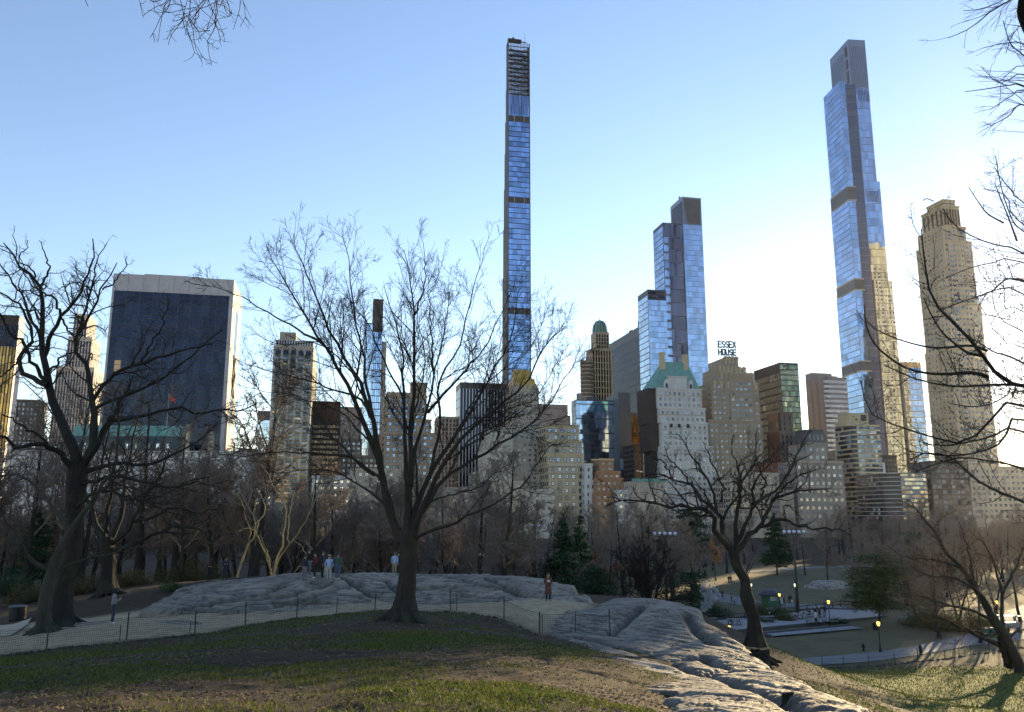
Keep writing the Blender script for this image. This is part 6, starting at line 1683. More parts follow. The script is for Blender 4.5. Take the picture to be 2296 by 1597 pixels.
edge_tree("maple_tree", "budding bare tree reaching dark boughs across the low sun at the right edge", (10.9, 14.6), 24.5, D5,
    [([(2296,863),(2267,860),(2225,829),(2204,798),(2170,756),(2135,721),(2107,694),(2086,659),(2076,607),(2070,560),(2066,513)], 15, 2.2),
     ([(2296,866),(2273,863),(2221,863),(2152,867),(2093,860),(2041,846),(2007,829),(1985,820)], 10, 2),
     ([(2215,846),(2183,836),(2121,839),(2079,837),(2031,825),(1993,801),(1962,773),(1944,735),(1937,683)], 8, 2),
     ([(2296,908),(2240,925),(2169,992),(2121,985),(2076,978),(2031,960),(1962,936),(1937,891),(1930,853)], 9, 2),
     ([(2294,967),(2221,981),(2169,992),(2110,1000),(2060,990)], 9, 2),
     ([(2215,787),(2176,775),(2117,780),(2079,778),(2020,763),(1965,739),(1945,720)], 6, 2),
     ([(2204,798),(2172,792),(2140,770),(2110,742),(2085,700),(2072,670)], 6, 1.8),
     ([(2296,815),(2232,791),(2211,778),(2180,760)], 7, 2), ([(2296,629),(2221,655),(2169,673),(2121,690),(2100,700)], 6, 1.8),
     ([(2296,590),(2221,591),(2169,603),(2121,624)], 5, 1.8), ([(2296,569),(2239,551),(2194,536),(2142,507),(2114,468)], 6, 1.8),
     ([(2296,660),(2255,648),(2215,655),(2195,690),(2210,705),(2270,718)], 5, 1.8),
     ([(2296,745),(2250,720),(2230,690),(2225,650)], 4, 1.6), ([(2296,520),(2265,480),(2245,420),(2232,350)], 5, 1.6), ([(2290,500),(2262,450),(2240,430),(2205,424)], 5, 1.6),
     ([(2280,540),(2262,490),(2246,450),(2230,410)], 4, 1.5), ([(2296,455),(2270,430),(2245,400),(2228,372)], 4, 1.5),
     ([(2250,500),(2215,480),(2195,455),(2172,420)], 4, 1.5), ([(2296,940),(2250,990),(2190,1015),(2120,1022),(2040,1012)], 8, 2),
     ([(2296,1126),(2244,1105),(2192,1078),(2147,1036),(2123,1022),(2080,1015),(2040,1030)], 10, 2), ([(2296,1053),(2227,1036),(2158,1026),(2100,1040),(2050,1060)], 9, 2),
     ([(2296,880),(2262,885),(2225,905),(2180,912),(2130,905)], 5, 1.8), ([(2296,780),(2262,775),(2240,750),(2222,735)], 4, 1.6), ([(2296,700),(2270,690),(2240,700),(2220,730)],4,1.6)],
    LV_BUD, BARKD, TWIG, 301, r=.26)
LV_FINE = [dict(per_m=4.5, ang=(18, 40), lenf=.4, rr=.006, K=6, jit=.10, trop=(-.03, 0, -.03), tmin=.15, lmin=.25, lmax=1.3, rmin=.005, S=4, keep=.7),
           dict(per_m=5.0, ang=(18, 40), lenf=.45, rr=.007, K=5, jit=.12, trop=(-.03, 0, -.04), tmin=.15, lmin=.12, lmax=.7, rmin=.0036, S=3, keep=.8)]
edge_tree("elm_tree", "fine drooping twigs of a tall bare tree hanging in at the top right corner", (8.9, 12.6), 27, 13.0,
    [([(2310,-30),(2266,0),(2223,25),(2198,46),(2167,68),(2127,85)], 6, 1.4), ([(2300,-20),(2230,10),(2190,22),(2160,24)], 4, 1.2), ([(2300,197),(2260,192),(2216,199),(2164,206)], 5, 1.4),
     ([(2300,205),(2266,217),(2220,246)], 5, 1.4), ([(2300,237),(2260,262),(2220,283)], 5, 1.4), ([(2300,129),(2266,98),(2249,46)], 5, 1.4), ([(2300,102),(2250,98),(2204,108)], 5, 1.4),
     ([(2300,150),(2262,165),(2235,190)], 4, 1.2), ([(2300,60),(2270,80),(2255,120)], 4, 1.2), ([(2310,-40),(2290,20),(2300,60),(2315,90)], 20, 16), ([(2300,170),(2260,180),(2236,185),(2200,150)], 3.5, 1.2)],
    LV_FINE, BARKD, TWIG, 302, r=.2, spread=.8)
LV_TL = [dict(per_m=5.5, ang=(35, 75), lenf=.42, rr=.010, K=5, jit=.28, trop=(0, 0, -.05), tmin=.1, lmin=.08, lmax=.6, rmin=.006, S=4, keep=.7),
         dict(per_m=7.0, ang=(35, 75), lenf=.4, rr=.012, K=4, jit=.3, trop=(0, 0, 0), tmin=.2, lmin=.04, lmax=.2, rmin=.0042, S=3, keep=.8)]
edge_tree("elm_tree", "crooked twig ends hanging into the top edge left of centre", (-7.6, 6.2), 25, 9.5,
    [([(486,-60),(486,0),(489,14),(486,39),(470,69),(458,85),(444,88)], 4.0, 1.2), ([(440,-60),(437,0),(423,35),(412,68),(415,79)], 4.0, 1.0), ([(430,-60),(420,0),(410,21),(412,35),(405,55)], 3.2, 1.0),
     ([(465,-60),(469,0),(478,32),(493,56)], 2.4, 1.0), ([(437,-10),(444,27),(452,45),(481,47)], 2.6, 1.0), ([(370,-40),(349,0),(338,5),(322,-2),(300,-30)], 3.5, 1.5), ([(423,35),(408,42),(394,48)], 2.2, 1.2), ([(489,10),(503,13),(510,21),(520,34)], 2, 1.0), ([(470,69),(448,71),(437,70)], 2, 1.0)],
    LV_TL, BARKD, TWIG, 303, r=.2, spread=.5)

# ---- stems lit by the sun slit behind the ridge
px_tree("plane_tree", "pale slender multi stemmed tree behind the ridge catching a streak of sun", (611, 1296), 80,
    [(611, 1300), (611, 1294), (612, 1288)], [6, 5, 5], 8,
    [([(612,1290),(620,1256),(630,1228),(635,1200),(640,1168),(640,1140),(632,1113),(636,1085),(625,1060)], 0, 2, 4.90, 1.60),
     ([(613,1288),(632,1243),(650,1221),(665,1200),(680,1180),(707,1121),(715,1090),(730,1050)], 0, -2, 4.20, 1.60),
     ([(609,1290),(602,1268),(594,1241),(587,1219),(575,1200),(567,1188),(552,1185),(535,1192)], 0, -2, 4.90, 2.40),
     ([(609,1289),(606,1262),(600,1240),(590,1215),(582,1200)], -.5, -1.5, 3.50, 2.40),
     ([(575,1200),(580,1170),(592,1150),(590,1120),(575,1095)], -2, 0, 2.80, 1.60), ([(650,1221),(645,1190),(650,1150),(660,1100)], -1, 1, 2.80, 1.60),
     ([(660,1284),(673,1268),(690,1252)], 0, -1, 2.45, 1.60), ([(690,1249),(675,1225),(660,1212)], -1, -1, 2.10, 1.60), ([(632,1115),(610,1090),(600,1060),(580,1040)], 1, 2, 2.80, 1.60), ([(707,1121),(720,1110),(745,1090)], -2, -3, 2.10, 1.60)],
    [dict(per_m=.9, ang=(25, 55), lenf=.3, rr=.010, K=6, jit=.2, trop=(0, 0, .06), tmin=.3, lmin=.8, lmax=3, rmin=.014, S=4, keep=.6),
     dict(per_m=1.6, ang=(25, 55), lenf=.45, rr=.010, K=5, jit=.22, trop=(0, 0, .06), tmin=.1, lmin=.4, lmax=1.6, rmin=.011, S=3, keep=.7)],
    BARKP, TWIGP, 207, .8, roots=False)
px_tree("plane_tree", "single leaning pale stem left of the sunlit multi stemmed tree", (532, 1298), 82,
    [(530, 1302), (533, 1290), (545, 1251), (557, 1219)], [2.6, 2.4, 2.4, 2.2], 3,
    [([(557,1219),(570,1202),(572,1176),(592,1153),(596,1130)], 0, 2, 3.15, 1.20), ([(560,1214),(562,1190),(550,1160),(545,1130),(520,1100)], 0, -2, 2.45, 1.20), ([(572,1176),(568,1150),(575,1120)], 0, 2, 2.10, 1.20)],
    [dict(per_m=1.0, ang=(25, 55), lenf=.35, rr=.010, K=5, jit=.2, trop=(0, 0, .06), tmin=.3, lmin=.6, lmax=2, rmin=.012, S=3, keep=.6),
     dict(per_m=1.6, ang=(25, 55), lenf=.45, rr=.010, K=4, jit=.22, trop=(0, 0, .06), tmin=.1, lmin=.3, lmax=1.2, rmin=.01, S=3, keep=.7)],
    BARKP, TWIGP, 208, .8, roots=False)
# ------------------------------------------------------------------ woods behind the knoll and the meadow
def proto(name, seed, h, spread, mats, nl=16, rmin=.030, lv2=3.2, lv3=3.4, trunk_frac=.28, vase=.35, leaves=None, multi=1, twigfill=1.0):
    """one kind of bare tree, built once at the origin: returns [(part, mesh)]"""
    rng = np.random.default_rng(seed)
    parts = []
    lines, rads = [], []
    K = 12
    for m in range(multi):
        lean = rng.normal(size=2) * (.06 if multi == 1 else .22)
        t = np.linspace(0, 1, K)
        hh = h * (.92 if m == 0 else rng.uniform(.6, .85))
        c = np.stack([lean[0] * hh * t ** 1.3 + np.cumsum(rng.normal(size=K) * .06), lean[1] * hh * t ** 1.3 + np.cumsum(rng.normal(size=K) * .06), -.3 + hh * t], 1)
        r = h * .017 * (1 - t) ** .8 / multi ** .4 + .03 + h * .012 * np.exp(-t * 18)
        lines.append(c); rads.append(r)
    Pn, Rn = np.stack(lines), np.stack(rads)
    V, Q = tube_batch(Pn, Rn, 8)
    parts.append(('trunk', mesh_arrays('trunk', V, Q, mats[0], True)))
    VV, QQ, n0 = [], [], 0
    lv = [dict(per_m=nl / (h * multi * (1 - trunk_frac)), ang=(32, 66), lenf=spread * 1.25, rr=.016, K=8, jit=.16, trop=(0, 0, vase * .16), tmin=trunk_frac, lmin=h * .14, lmax=h * .55, rmin=.04, keep=.6, S=5),
          dict(per_m=2.4, ang=(28, 60), lenf=.52, rr=.014, K=6, jit=.2, trop=(0, 0, .06), tmin=.15, lmin=.9, lmax=h * .25, rmin=rmin * 1.4, keep=.65, S=4),
          dict(per_m=lv2 * twigfill, ang=(28, 60), lenf=.5, rr=.012, K=4, jit=.22, trop=(0, 0, .06), tmin=.1, lmin=.5, lmax=2.0, rmin=rmin, keep=.7, S=3),
          dict(per_m=lv3 * twigfill, ang=(25, 60), lenf=.6, rr=.012, K=3, jit=.22, trop=(0, 0, .08), tmin=.1, lmin=.3, lmax=1.0, rmin=rmin * .75, keep=.8, S=3)]
    last = None
    for l in lv:
        l = dict(l); S = l.pop('S')
        Pn, Rn = spawn(rng, Pn, Rn, **l)
        V, Q = tube_batch(Pn, Rn, S); VV.append(V); QQ.append(Q + n0); n0 += len(V); last = Pn
    parts.append(('crown', mesh_arrays('crown', np.vstack(VV), np.vstack(QQ), mats[1], True)))
    if leaves:
        n, size, mat = leaves
        pts = last.reshape(-1, 3); pts = pts[rng.integers(0, len(pts), n)] + rng.normal(size=(n, 3)) * .12
        parts.append(('leaves', leaf_mesh(rng, pts, size, mat)))
    return parts

def leaf_mesh(rng, pts, size, mat, stretch=1.6, name='leaves', up=None):
    n = len(pts)
    a = nrm(rng.normal(size=(n, 3))); b = nrm(np.cross(a, rng.normal(size=(n, 3))))
    if up is not None:
        a = nrm(a * (1 - up) + np.array([0, 0, 1.]) * up * np.sign(rng.random((n, 1)) - .02)); b = nrm(np.cross(a, b))
    s = size * rng.uniform(.6, 1.3, (n, 1))
    V = np.stack([pts - a * s * stretch, pts + b * s * .6, pts + a * s * stretch, pts - b * s * .6], 1).reshape(-1, 3)
    Q = np.arange(n * 4).reshape(n, 4)
    return mesh_arrays(name, V, Q, mat)

def leafmat(name, cols, trans=.3):
    k = NT(name); ge = k.n("ShaderNodeNewGeometry"); oi = k.n("ShaderNodeObjectInfo")
    r = k.math('FRACT', k.math('ADD', ge.outputs['Random Per Island'], oi.outputs['Random']))
    n = len(cols); col = k.ramp(r, [(i / max(n - 1, 1), c) for i, c in enumerate(cols)])
    k.color(col); k.rough(.75); k.b.inputs['Specular IOR Level'].default_value = .25
    k.b.inputs['Subsurface Weight'].default_value = 0
    if trans:
        tr = k.n("ShaderNodeBsdfTranslucent"); mx = k.n("ShaderNodeMixShader"); mx.inputs[0].default_value = trans
        k.l(col, tr.inputs[0]); k.l(k.b.outputs[0], mx.inputs[1]); k.l(tr.outputs[0], mx.inputs[2])
        out = [n_ for n_ in k.t.nodes if n_.type == 'OUTPUT_MATERIAL'][0]; k.l(mx.outputs[0], out.inputs[0])
    return k.m
L_PINE = leafmat("pine_needles", [(.018, .042, .022), (.030, .062, .028), (.045, .082, .035)], .15)
L_YEW = leafmat("yew_needles", [(.022, .050, .018), (.045, .085, .022), (.075, .11, .030)], .25)
L_HOLLY = leafmat("holly_leaves", [(.030, .055, .014), (.075, .090, .016), (.14, .12, .018)], .25)
L_OAK = leafmat("dry_oak_leaves", [(.11, .062, .032), (.15, .085, .045), (.19, .11, .06)], .35)
L_BRUSH = leafmat("dry_brush", [(.075, .060, .022), (.12, .095, .032), (.045, .052, .018)], .3)

def conifer(seed, h, w, n=150, needles=7500, mat=None, bare=.08, dome=False):
    rng = np.random.default_rng(seed)
    t = np.linspace(0, 1, 10)
    c = np.stack([.1 * np.sin(t * 4), .1 * np.cos(t * 3), -.2 + h * t], 1)[None]
    V, Q = tube_batch(c, (h * .014 * (1 - t) + .02)[None], 8)
    parts = [('trunk', mesh_arrays('trunk', V, Q, BARKD, True))]
    hz = bare + (1 - bare) * np.sort(rng.random(n)) ** 1.1
    az = rng.random(n) * 2 * math.pi; L = w * (1 - hz) ** .8 * rng.uniform(.65, 1.15, n) * np.clip((hz - bare) / .12 + .55, 0, 1) + .25
    if dome: L = w * np.sqrt(np.clip(1 - ((hz - .52) / .56) ** 2, .03, 1)) * rng.uniform(.45, 1.12, n)
    K = 6; s = np.linspace(0, 1, K)
    droop = rng.uniform(.05, .32, n)
    Pn = np.stack([np.cos(az)[:, None] * L[:, None] * s, np.sin(az)[:, None] * L[:, None] * s, (hz * h)[:, None] + L[:, None] * (.12 * s - droop[:, None] * s ** 2)], -1)
    V, Q = tube_batch(Pn, (.018 + .012 * L)[:, None] * (1 - .8 * s)[None], 4)
    parts.append(('branches', mesh_arrays('branches', V, Q, BARKD, True)))
    i = rng.choice(n, needles, p=L / L.sum()); u = rng.random(needles) ** .7
    k = np.minimum((u * (K - 1)).astype(int), K - 2); f = (u * (K - 1) - k)[:, None]
    p = Pn[i, k] * (1 - f) + Pn[i, k + 1] * f
    sp = .10 + .22 * L[i][:, None] * .4 * (1 - .3 * u[:, None])
    p = p + rng.normal(size=(needles, 3)) * sp * np.array([1, 1, .45])
    parts.append(('crown', leaf_mesh(rng, p, h * .0105, mat or L_PINE, 1.7, 'crown')))
    return parts

def bush(seed, r, n, mat, size=.05, twigs=40):
    """shrub: twigs fanning from the ground and leaves in uneven clumps"""
    rng = np.random.default_rng(seed)
    d = nrm(rng.normal(size=(twigs, 3)) * np.array([1, 1, .5]) + np.array([0, 0, .7])); L = r[2] * rng.uniform(.6, 1.2, twigs)
    K = 5; s = np.linspace(0, 1, K)
    Pn = d[:, None, :] * (L[:, None] * s)[..., None] * np.array([r[0] / r[2], r[1] / r[2], 1.]) + rng.normal(size=(twigs, K, 3)) * .06 * s[None, :, None]
    V, Q = tube_batch(Pn, (.02 * (1 - .7 * s))[None].repeat(twigs, 0), 3)
    parts = [('stems', mesh_arrays('stems', V, Q, TWIG, True))]
    nc = max(8, n // 160)
    cc = nrm(rng.normal(size=(nc, 3))) * rng.random((nc, 1)) ** .4; cc[:, 2] = np.abs(cc[:, 2])
    i = rng.integers(0, nc, n)
    p = (cc[i] * .85 + rng.normal(size=(n, 3)) * .17) * np.array(r); p[:, 2] = np.abs(p[:, 2]) + .04
    parts.append(('foliage', leaf_mesh(rng, p, size, mat, 1.5, 'foliage')))
    return parts

def plant(name, parts, x, y, label, cat, rz=0.0, s=1.0, sz=None, group=None, z=None, lean=0.0):
    o = empty(name, (x, y, (gz(x, y) if z is None else z)), rz, label, cat, group)
    o.scale = (s, s, sz or s); o.rotation_euler = (lean * math.cos(rz * 3), lean, rz)
    for pn, me in parts:
        link(pn, me, o)
    return o

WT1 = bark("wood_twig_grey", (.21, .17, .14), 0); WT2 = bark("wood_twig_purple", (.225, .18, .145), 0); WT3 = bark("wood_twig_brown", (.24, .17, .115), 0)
rw = np.random.default_rng(900)
PT = [proto("a", 11, 17, .34, (BARK, WT1), 20), proto("b", 12, 19, .38, (BARKD, WT2), 18, vase=.6), proto("c", 13, 15, .40, (BARK, WT2), 22, vase=.15),
      proto("d", 14, 16, .36, (BARKD, WT1), 12, multi=3, trunk_frac=.2, vase=.7), proto("e", 15, 18, .36, (BARKD, WT2), 24, vase=.3, twigfill=1.25), proto("f", 16, 12, .42, (BARK, WT3), 20, vase=.1, twigfill=1.2)]
PTL = proto("g", 17, 10, .42, (BARKD, WT3), 18, vase=.2, leaves=(5200, .075, L_OAK), rmin=.018)
spots = []
def sunlane(x, d):
    """keeps the two gaps open through which the low sun reaches the lawn and the ridge"""
    u = x * math.cos(SUN_AZ) - d * math.sin(SUN_AZ)
    return (-15 < u < 15 and d < 235) or (-66 < u < -57 and d < 150)
MARKS = [(40, "left edge"), (250, "white hotel"), (420, "wide dark slab"), (540, "slab's edge"), (615, "slim blue glass block"), (710, "arched hotel"), (800, "dark brown block"), (880, "slender blue tower"), (975, "tan hotel"), (1040, "pale ribbed block"), (1140, "dark striped tower"), (1215, "gilded tower"), (1312, "buff building"), (1400, "orange building"), (1470, "low cream block"), (1590, "green roofs"), (1705, "sign hotel"), (1790, "red brick block"), (1895, "grey stone block"), (1985, "banded block"), (2080, "curved block"), (2180, "frames block"), (9999, "right edge")]
def below(px):
    for lim, nm in MARKS:
        if px < lim: return nm
def scatter(n, x0f, x1f, d0, d1, mind, ok=None):
    k = 0; tries = 0
    while k < n and tries < n * 60:
        tries += 1
        d = d0 + (d1 - d0) * rw.random(); px = x0f + (x1f - x0f) * rw.random(); x = (px - CXP) / FPX * d
        if ok and not ok(px, d, x): continue
        if sunlane(x, d): continue
        if any((x - a) ** 2 + (d - b) ** 2 < mind * mind for a, b in spots): continue
        spots.append((x, d)); k += 1
        yield x, d, px
G1 = "bare trees of the wood behind the rock ridge"
for x, d, px in scatter(46, -60, 640, 82, 150, 4.0):
    plant("bare_tree", PT[rw.integers(0, 6)], x, d, "dark bare tree behind the ridge below the " + below(px), "tree", rw.random() * 6.3, rw.uniform(.95, 1.35), group=G1, lean=rw.normal() * .05)
G2 = "bare trees of the wood behind the big elm"
for x, d, px in scatter(58, 640, 1240, 84, 170, 4.3, lambda px, d, x: not (px > 1180 and d < 105)):
    plant("bare_tree", PT[rw.integers(0, 6)], x, d, "grey brown bare tree behind the ridge, below the " + below(px), "tree", rw.random() * 6.3, rw.uniform(.72, 1.02), group=G2, lean=rw.normal() * .05)
G3 = "bare trees of the wood below the skyline"
for x, d, px in scatter(48, 1240, 1660, 150, 260, 5.0, lambda px, d, x: not (px > 1570 and d < 215)):
    plant("bare_tree", PT[rw.integers(0, 5)], x, d, "purplish bare tree in the middle wood below the " + below(px), "tree", rw.random() * 6.3, rw.uniform(.75, 1.0), group=G3, lean=rw.normal() * .04)
G4 = "bare trees along the far side of the meadow"
for x, d, px in scatter(46, 1640, 2330, 262, 360, 5.5):
    plant("bare_tree", PT[rw.integers(0, 5)], x, d, "bare tree across the meadow below the " + below(px), "tree", rw.random() * 6.3, rw.uniform(.8, 1.1), group=G4, lean=rw.normal() * .04)
G5 = "bare trees in front of the park side buildings"
for x, d, px in scatter(40, -60, 2350, 370, 480, 11.0):
    plant("bare_tree", PT[rw.integers(0, 5)], x, d, "distant bare tree at the foot of the " + below(px), "tree", rw.random() * 6.3, rw.uniform(.9, 1.15), group=G5)
G6 = "brownish trees beyond the right end of the path"
for x, d, px in scatter(34, 2020, 2420, 125, 255, 5.0, lambda px, d, x: px > 2150 or d > 150):
    plant("bare_tree", PT[(2, 5, 4, 1)[rw.integers(0, 4)]], x, d, "brownish bare tree beyond the path, below the " + below(px), "tree", rw.random() * 6.3, rw.uniform(.7, 1.0), group=G6, lean=rw.normal() * .05)
G7 = "bare trees of the wood left of the meadow"
for x, d, px in scatter(22, -60, 1560, 175, 330, 6.0):
    plant("bare_tree", PT[rw.integers(0, 5)], x, d, "far bare tree deep in the left wood below the " + below(px), "tree", rw.random() * 6.3, rw.uniform(.8, 1.05), group=G7)

PTH = [proto("k", 61, 14, .44, (BARK, WT3), 16, vase=.2, rmin=.016, twigfill=.75), proto("l", 62, 12, .46, (BARKD, WT3), 14, vase=.1, rmin=.016, twigfill=.75, multi=2, trunk_frac=.15)]
for i, (px, d, s_) in enumerate(((2085, 112, .8), (2130, 126, .95), (2175, 108, .75), (2215, 140, 1.0), (2265, 128, .9), (2320, 115, .95), (2300, 165, 1.05), (2110, 165, 1.0), (2160, 185, 1.05), (2240, 195, 1.1), (2340, 210, 1.1))):
    p = P(px, 1200, d); plant("bare_tree", PTH[i % 2], p.x, d, "thin twigged brown tree in the low sun beyond the path", "tree", i * 1.3, s_, group="thin brown trees in the low sun")
# single trees one can point to
def at(px, py, z=None):
    return G(px, py, 0.0 if z is None else z)
def one(name, parts, px, d, label, cat="tree", **kw):
    p = P(px, 1200, d); return plant(name, parts, p.x, d, label, cat, **kw)
one("bare_tree", proto("h", 31, 15, .46, (BARKD, TWIG), 34, vase=.75, multi=3, trunk_frac=.10, twigfill=1.2), 1452, 118, "large many stemmed bare tree spreading behind the rock slab", rz=1.1)
one("bare_tree", proto("i", 32, 15, .40, (BARK, TWIG), 22, vase=.7, multi=2, trunk_frac=.12), 1215, 108, "pale grey forked bare tree rising behind the evergreen group", rz=.4)
one("oak_tree", PTL, 1352, 112, "rust brown tree still holding dry leaves beside the evergreens", rz=.2, s=.95)
one("oak_tree", PTL, 1600, 205, "small rusty leaved tree behind the twisted tree", rz=2.2, s=.85)
one("bare_tree", PT[0], 1800, 222, "lone thin bare tree on the meadow right of the floodlight pole", rz=2.0, s=.62)
one("bare_tree", PT[3], 1660, 190, "slanting bare trunk beside the couple on the far meadow", rz=1.0, s=.7, lean=-.2)
one("bare_tree", PT[2], 1905, 150, "dark wide bare tree above the grey hump on the meadow", rz=1.0, s=.8)
one("bare_tree", PT[5], 1850, 205, "low bare tree left of the grey hump", rz=2.8, s=.75)
one("bare_tree", PT[2], 2040, 128, "dark low branched bare tree at the thicket right of the patio", rz=3.0, s=.8)
one("bare_tree", PT[5], 2080, 118, "small brown bare tree by the corner of the patio", rz=1.0, s=.85)
one("bare_tree", PT[4], 2020, 150, "dense dark bare tree right of the green pine", rz=.5, s=.9)
one("conifer_tree", conifer(41, 13.5, 3.6, 170, 9000), 1262, 104, "tall dark green conifer right of the woman on the ridge")
one("conifer_tree", conifer(42, 16, 3.2, 150, 8000), 1300, 135, "slim pointed conifer topping the evergreen group", rz=1.0)
one("conifer_tree", conifer(43, 8.5, 4.2, 150, 8000, dome=True), 1330, 110, "low broad conifer below the rust brown tree", rz=2.0)
one("conifer_tree", conifer(44, 17, 6.0, 150, 9000, bare=.35, dome=True), 1548, 215, "flat topped dark pine below the green roofed hotel", rz=.5)
one("conifer_tree", conifer(45, 16, 6.0, 160, 8000, bare=.16), 1738, 222, "dark conical evergreen standing alone on the far meadow", rz=.3)
one("conifer_tree", conifer(46, 9.8, 5.4, 190, 11000, L_YEW, bare=.20, dome=True), 1958, 126, "wide green pine with bare lower trunk at the corner of the patio", rz=.3)
one("conifer_tree", conifer(47, 7.5, 4.0, 150, 8000, dome=True), 1545, 128, "dark green conifer behind the rising steam", rz=.3)
one("conifer_tree", conifer(48, 12, 5.0, 130, 7000, L_YEW, bare=.2, dome=True), 2040, 185, "olive green evergreen rising in the right hand wood", rz=2.0)
one("conifer_tree", conifer(49, 8, 3.2, 110, 6000), 85, 88, "dark green conifer in the wood between the left trunks", rz=2.0)
for px, d, r, m, lab, sz in ((1700, 134, (2.6, 1.6, 2.7), L_HOLLY, "yellow green holly shrub left of the kiosk", .06), (1735, 131, (3.0, 1.6, 2.0), L_YEW, "dark green shrub in front of the kiosk", .06), (1752, 129, (1.8, 1.3, 1.4), L_HOLLY, "small yellowish shrub by the lit lamp at the kiosk", .05),
                          (1600, 135, (3.0, 2.0, 2.2), L_PINE, "dark green shrub right of the rising steam", .06), (1700, 128, (2.0, 1.3, 1.2), L_YEW, "low green shrub behind the patio rail", .05), (1865, 126, (2.6, 1.5, 1.0), L_PINE, "low dark shrub at the bend of the patio rail", .06),
                          (2060, 122, (4.5, 2.5, 2.0), L_PINE, "dark thicket right of the patio", .07), (2130, 118, (4.5, 2.5, 2.6), L_YEW, "green thicket behind the leaning tree", .07), (2190, 116, (3.5, 2.2, 2.2), L_BRUSH, "brownish thicket left of the recycling bins", .07),
                          (30, 74, (3.0, 2.0, 2.1), L_PINE, "dark evergreen shrub at the far left behind the bin", .06), (75, 68, (2.2, 1.5, 1.5), L_BRUSH, "yellow brown brush left of the left trunks", .05), (200, 72, (4.2, 2.0, 1.6), L_BRUSH, "golden brush behind the person in the grey jacket", .05), (310, 76, (3.5, 2.0, 1.4), L_BRUSH, "dry brush at the left end of the rock ridge", .05),
                          (395, 62, (1.6, 1.0, .9), L_YEW, "low green shrub on the left flank of the ridge", .045), (1420, 112, (6.0, 3.0, 2.2), L_OAK, "rusty thicket behind the top of the rock slab", .07), (1510, 120, (5.0, 2.5, 1.8), L_OAK, "low rust coloured thicket left of the steam", .07), (1120, 96, (5.0, 2.5, 2.4), L_OAK, "brown thicket behind the ridge left of the woman", .06),
                          (960, 92, (5.0, 2.5, 2.2), L_BRUSH, "dry brown thicket right of the elm trunk", .06), (760, 92, (5.0, 2.5, 2.0), L_OAK, "brown thicket behind the group on the ridge", .06), (440, 90, (5.0, 2.5, 2.4), L_BRUSH, "dark brown thicket behind the left pair of walkers", .06)):
    one("shrub", bush(int(px + d), r, int(700 * r[0] * r[2]), m, sz), px, d, lab, "shrub", rz=px * .1)
# ------------------------------------------------------------------ park furniture
IRON = plain("black_iron", (.012, .013, .013), .5, .4); STEEL = plain("green_steel_post", (.022, .026, .022), .6, .3)
WOODR = plain("dark_timber", (.055, .045, .036), .85, bump=.3); TABLE = plain("grey_table_plank", (.20, .20, .19), .8)
LAMPG = plain("lit_lamp_globe", (.9, .75, .3), .4, emit=(1.0, .62, .10), estr=1.0); LAMPW = plain("lit_white_globe", (.9, .85, .6), .4, emit=(1.0, .85, .45), estr=.9)
WIRE = plain("fence_wire", (.045, .047, .045), .6, .4)

def park_lamp(px, yb, label, scale=1.0, globe=LAMPG, z=None, d=None):
    p = P(px, yb, d) if d else G(px, yb, .05)
    zg = top_z(p.x, p.y)
    o = empty("street_lamp", (p.x, p.y, zg), 0, label, "street lamp", "lit park lamps")
    m = MB(); m.lathe([(.24, 0), (.24, .1), (.17, .16), (.15, .55), (.11, .62), (.085, .9), (.06, 1.0), (.05, 2.7), (.08, 2.75), (.05, 2.8), (.11, 2.95), (.10, 3.0)], 10); m.build('post', IRON, o, smooth=True)
    g = MB(); g.lathe([(.09, 2.98), (.17, 3.12), (.21, 3.3), (.19, 3.48), (.13, 3.56)], 12); g.build('globe', globe, o, smooth=True)
    c = MB(); c.lathe([(.20, 3.53), (.16, 3.6), (.07, 3.68), (.03, 3.8), (.005, 3.88)], 10); 
    for a in range(4):
        t = a * math.pi / 2 + .4
        c.tube([(.1 * math.cos(t), .1 * math.sin(t), 2.98), (.225 * math.cos(t), .225 * math.sin(t), 3.3), (.18 * math.cos(t), .18 * math.sin(t), 3.54)], .018, 4)
    c.build('cap', IRON, o, smooth=True)
    o.scale = (scale,) * 3
    return o
park_lamp(1974, 1457, "lit park lamp standing on the dry lawn in front of the court strip", 1.0)
park_lamp(1861, 1401, "lit park lamp at the front edge of the patio by the picnic tables")
park_lamp(1637, 1476, "lit lamp head just above the rock slab beside the dark bin", 1.0, d=89)
park_lamp(1686, 1354, "lit park lamp on the path left of the kiosk", 1.0, LAMPW)
park_lamp(1750, 1378, "lit lamp among the shrubs in front of the kiosk", .95)
park_lamp(1786, 1360, "small lit lamp in front of the wooden floodlight pole", 1.1, LAMPW)
park_lamp(2219, 1422, "park lamp beside the leaning tree and the green bins", 1.0)
park_lamp(2240, 1404, "lit park lamp seen through the leaning tree", 1.0)

def floodlight(px, yb, d, h, label, n=5):
    p = P(px, yb, d); o = empty("floodlight_pole", (p.x, p.y, gz(p.x, p.y)), 0, label, "light pole", "floodlight poles around the meadow")
    m = MB(); m.tube([(0, 0, -.2), (0, 0, h)], [.24, .14], 8); m.build('pole', WOODR, o, smooth=True)
    m = MB(); m.box(-1.75, 1.75, -.06, .06, h - .45, h - .33); m.tube([(-.9, 0, h - .4), (0, 0, h - 1.3)], .03, 4); m.tube([(.9, 0, h - .4), (0, 0, h - 1.3)], .03, 4); m.build('crossarm', WOODR, o)
    for i in range(n):
        x = -1.6 + 3.2 * i / (n - 1)
        m = MB(); m.tube([(x, -.05, h - .35), (x, -.15, h - .1), (x, -.45, h + .12)], [.05, .2, .28], 8); m.build('floodlight', plain("lamp_reflector", (.62, .64, .66), .35, .3), o)
floodlight(1789, 1362, 139, 12.9, "wooden floodlight pole standing at the far side of the patio")
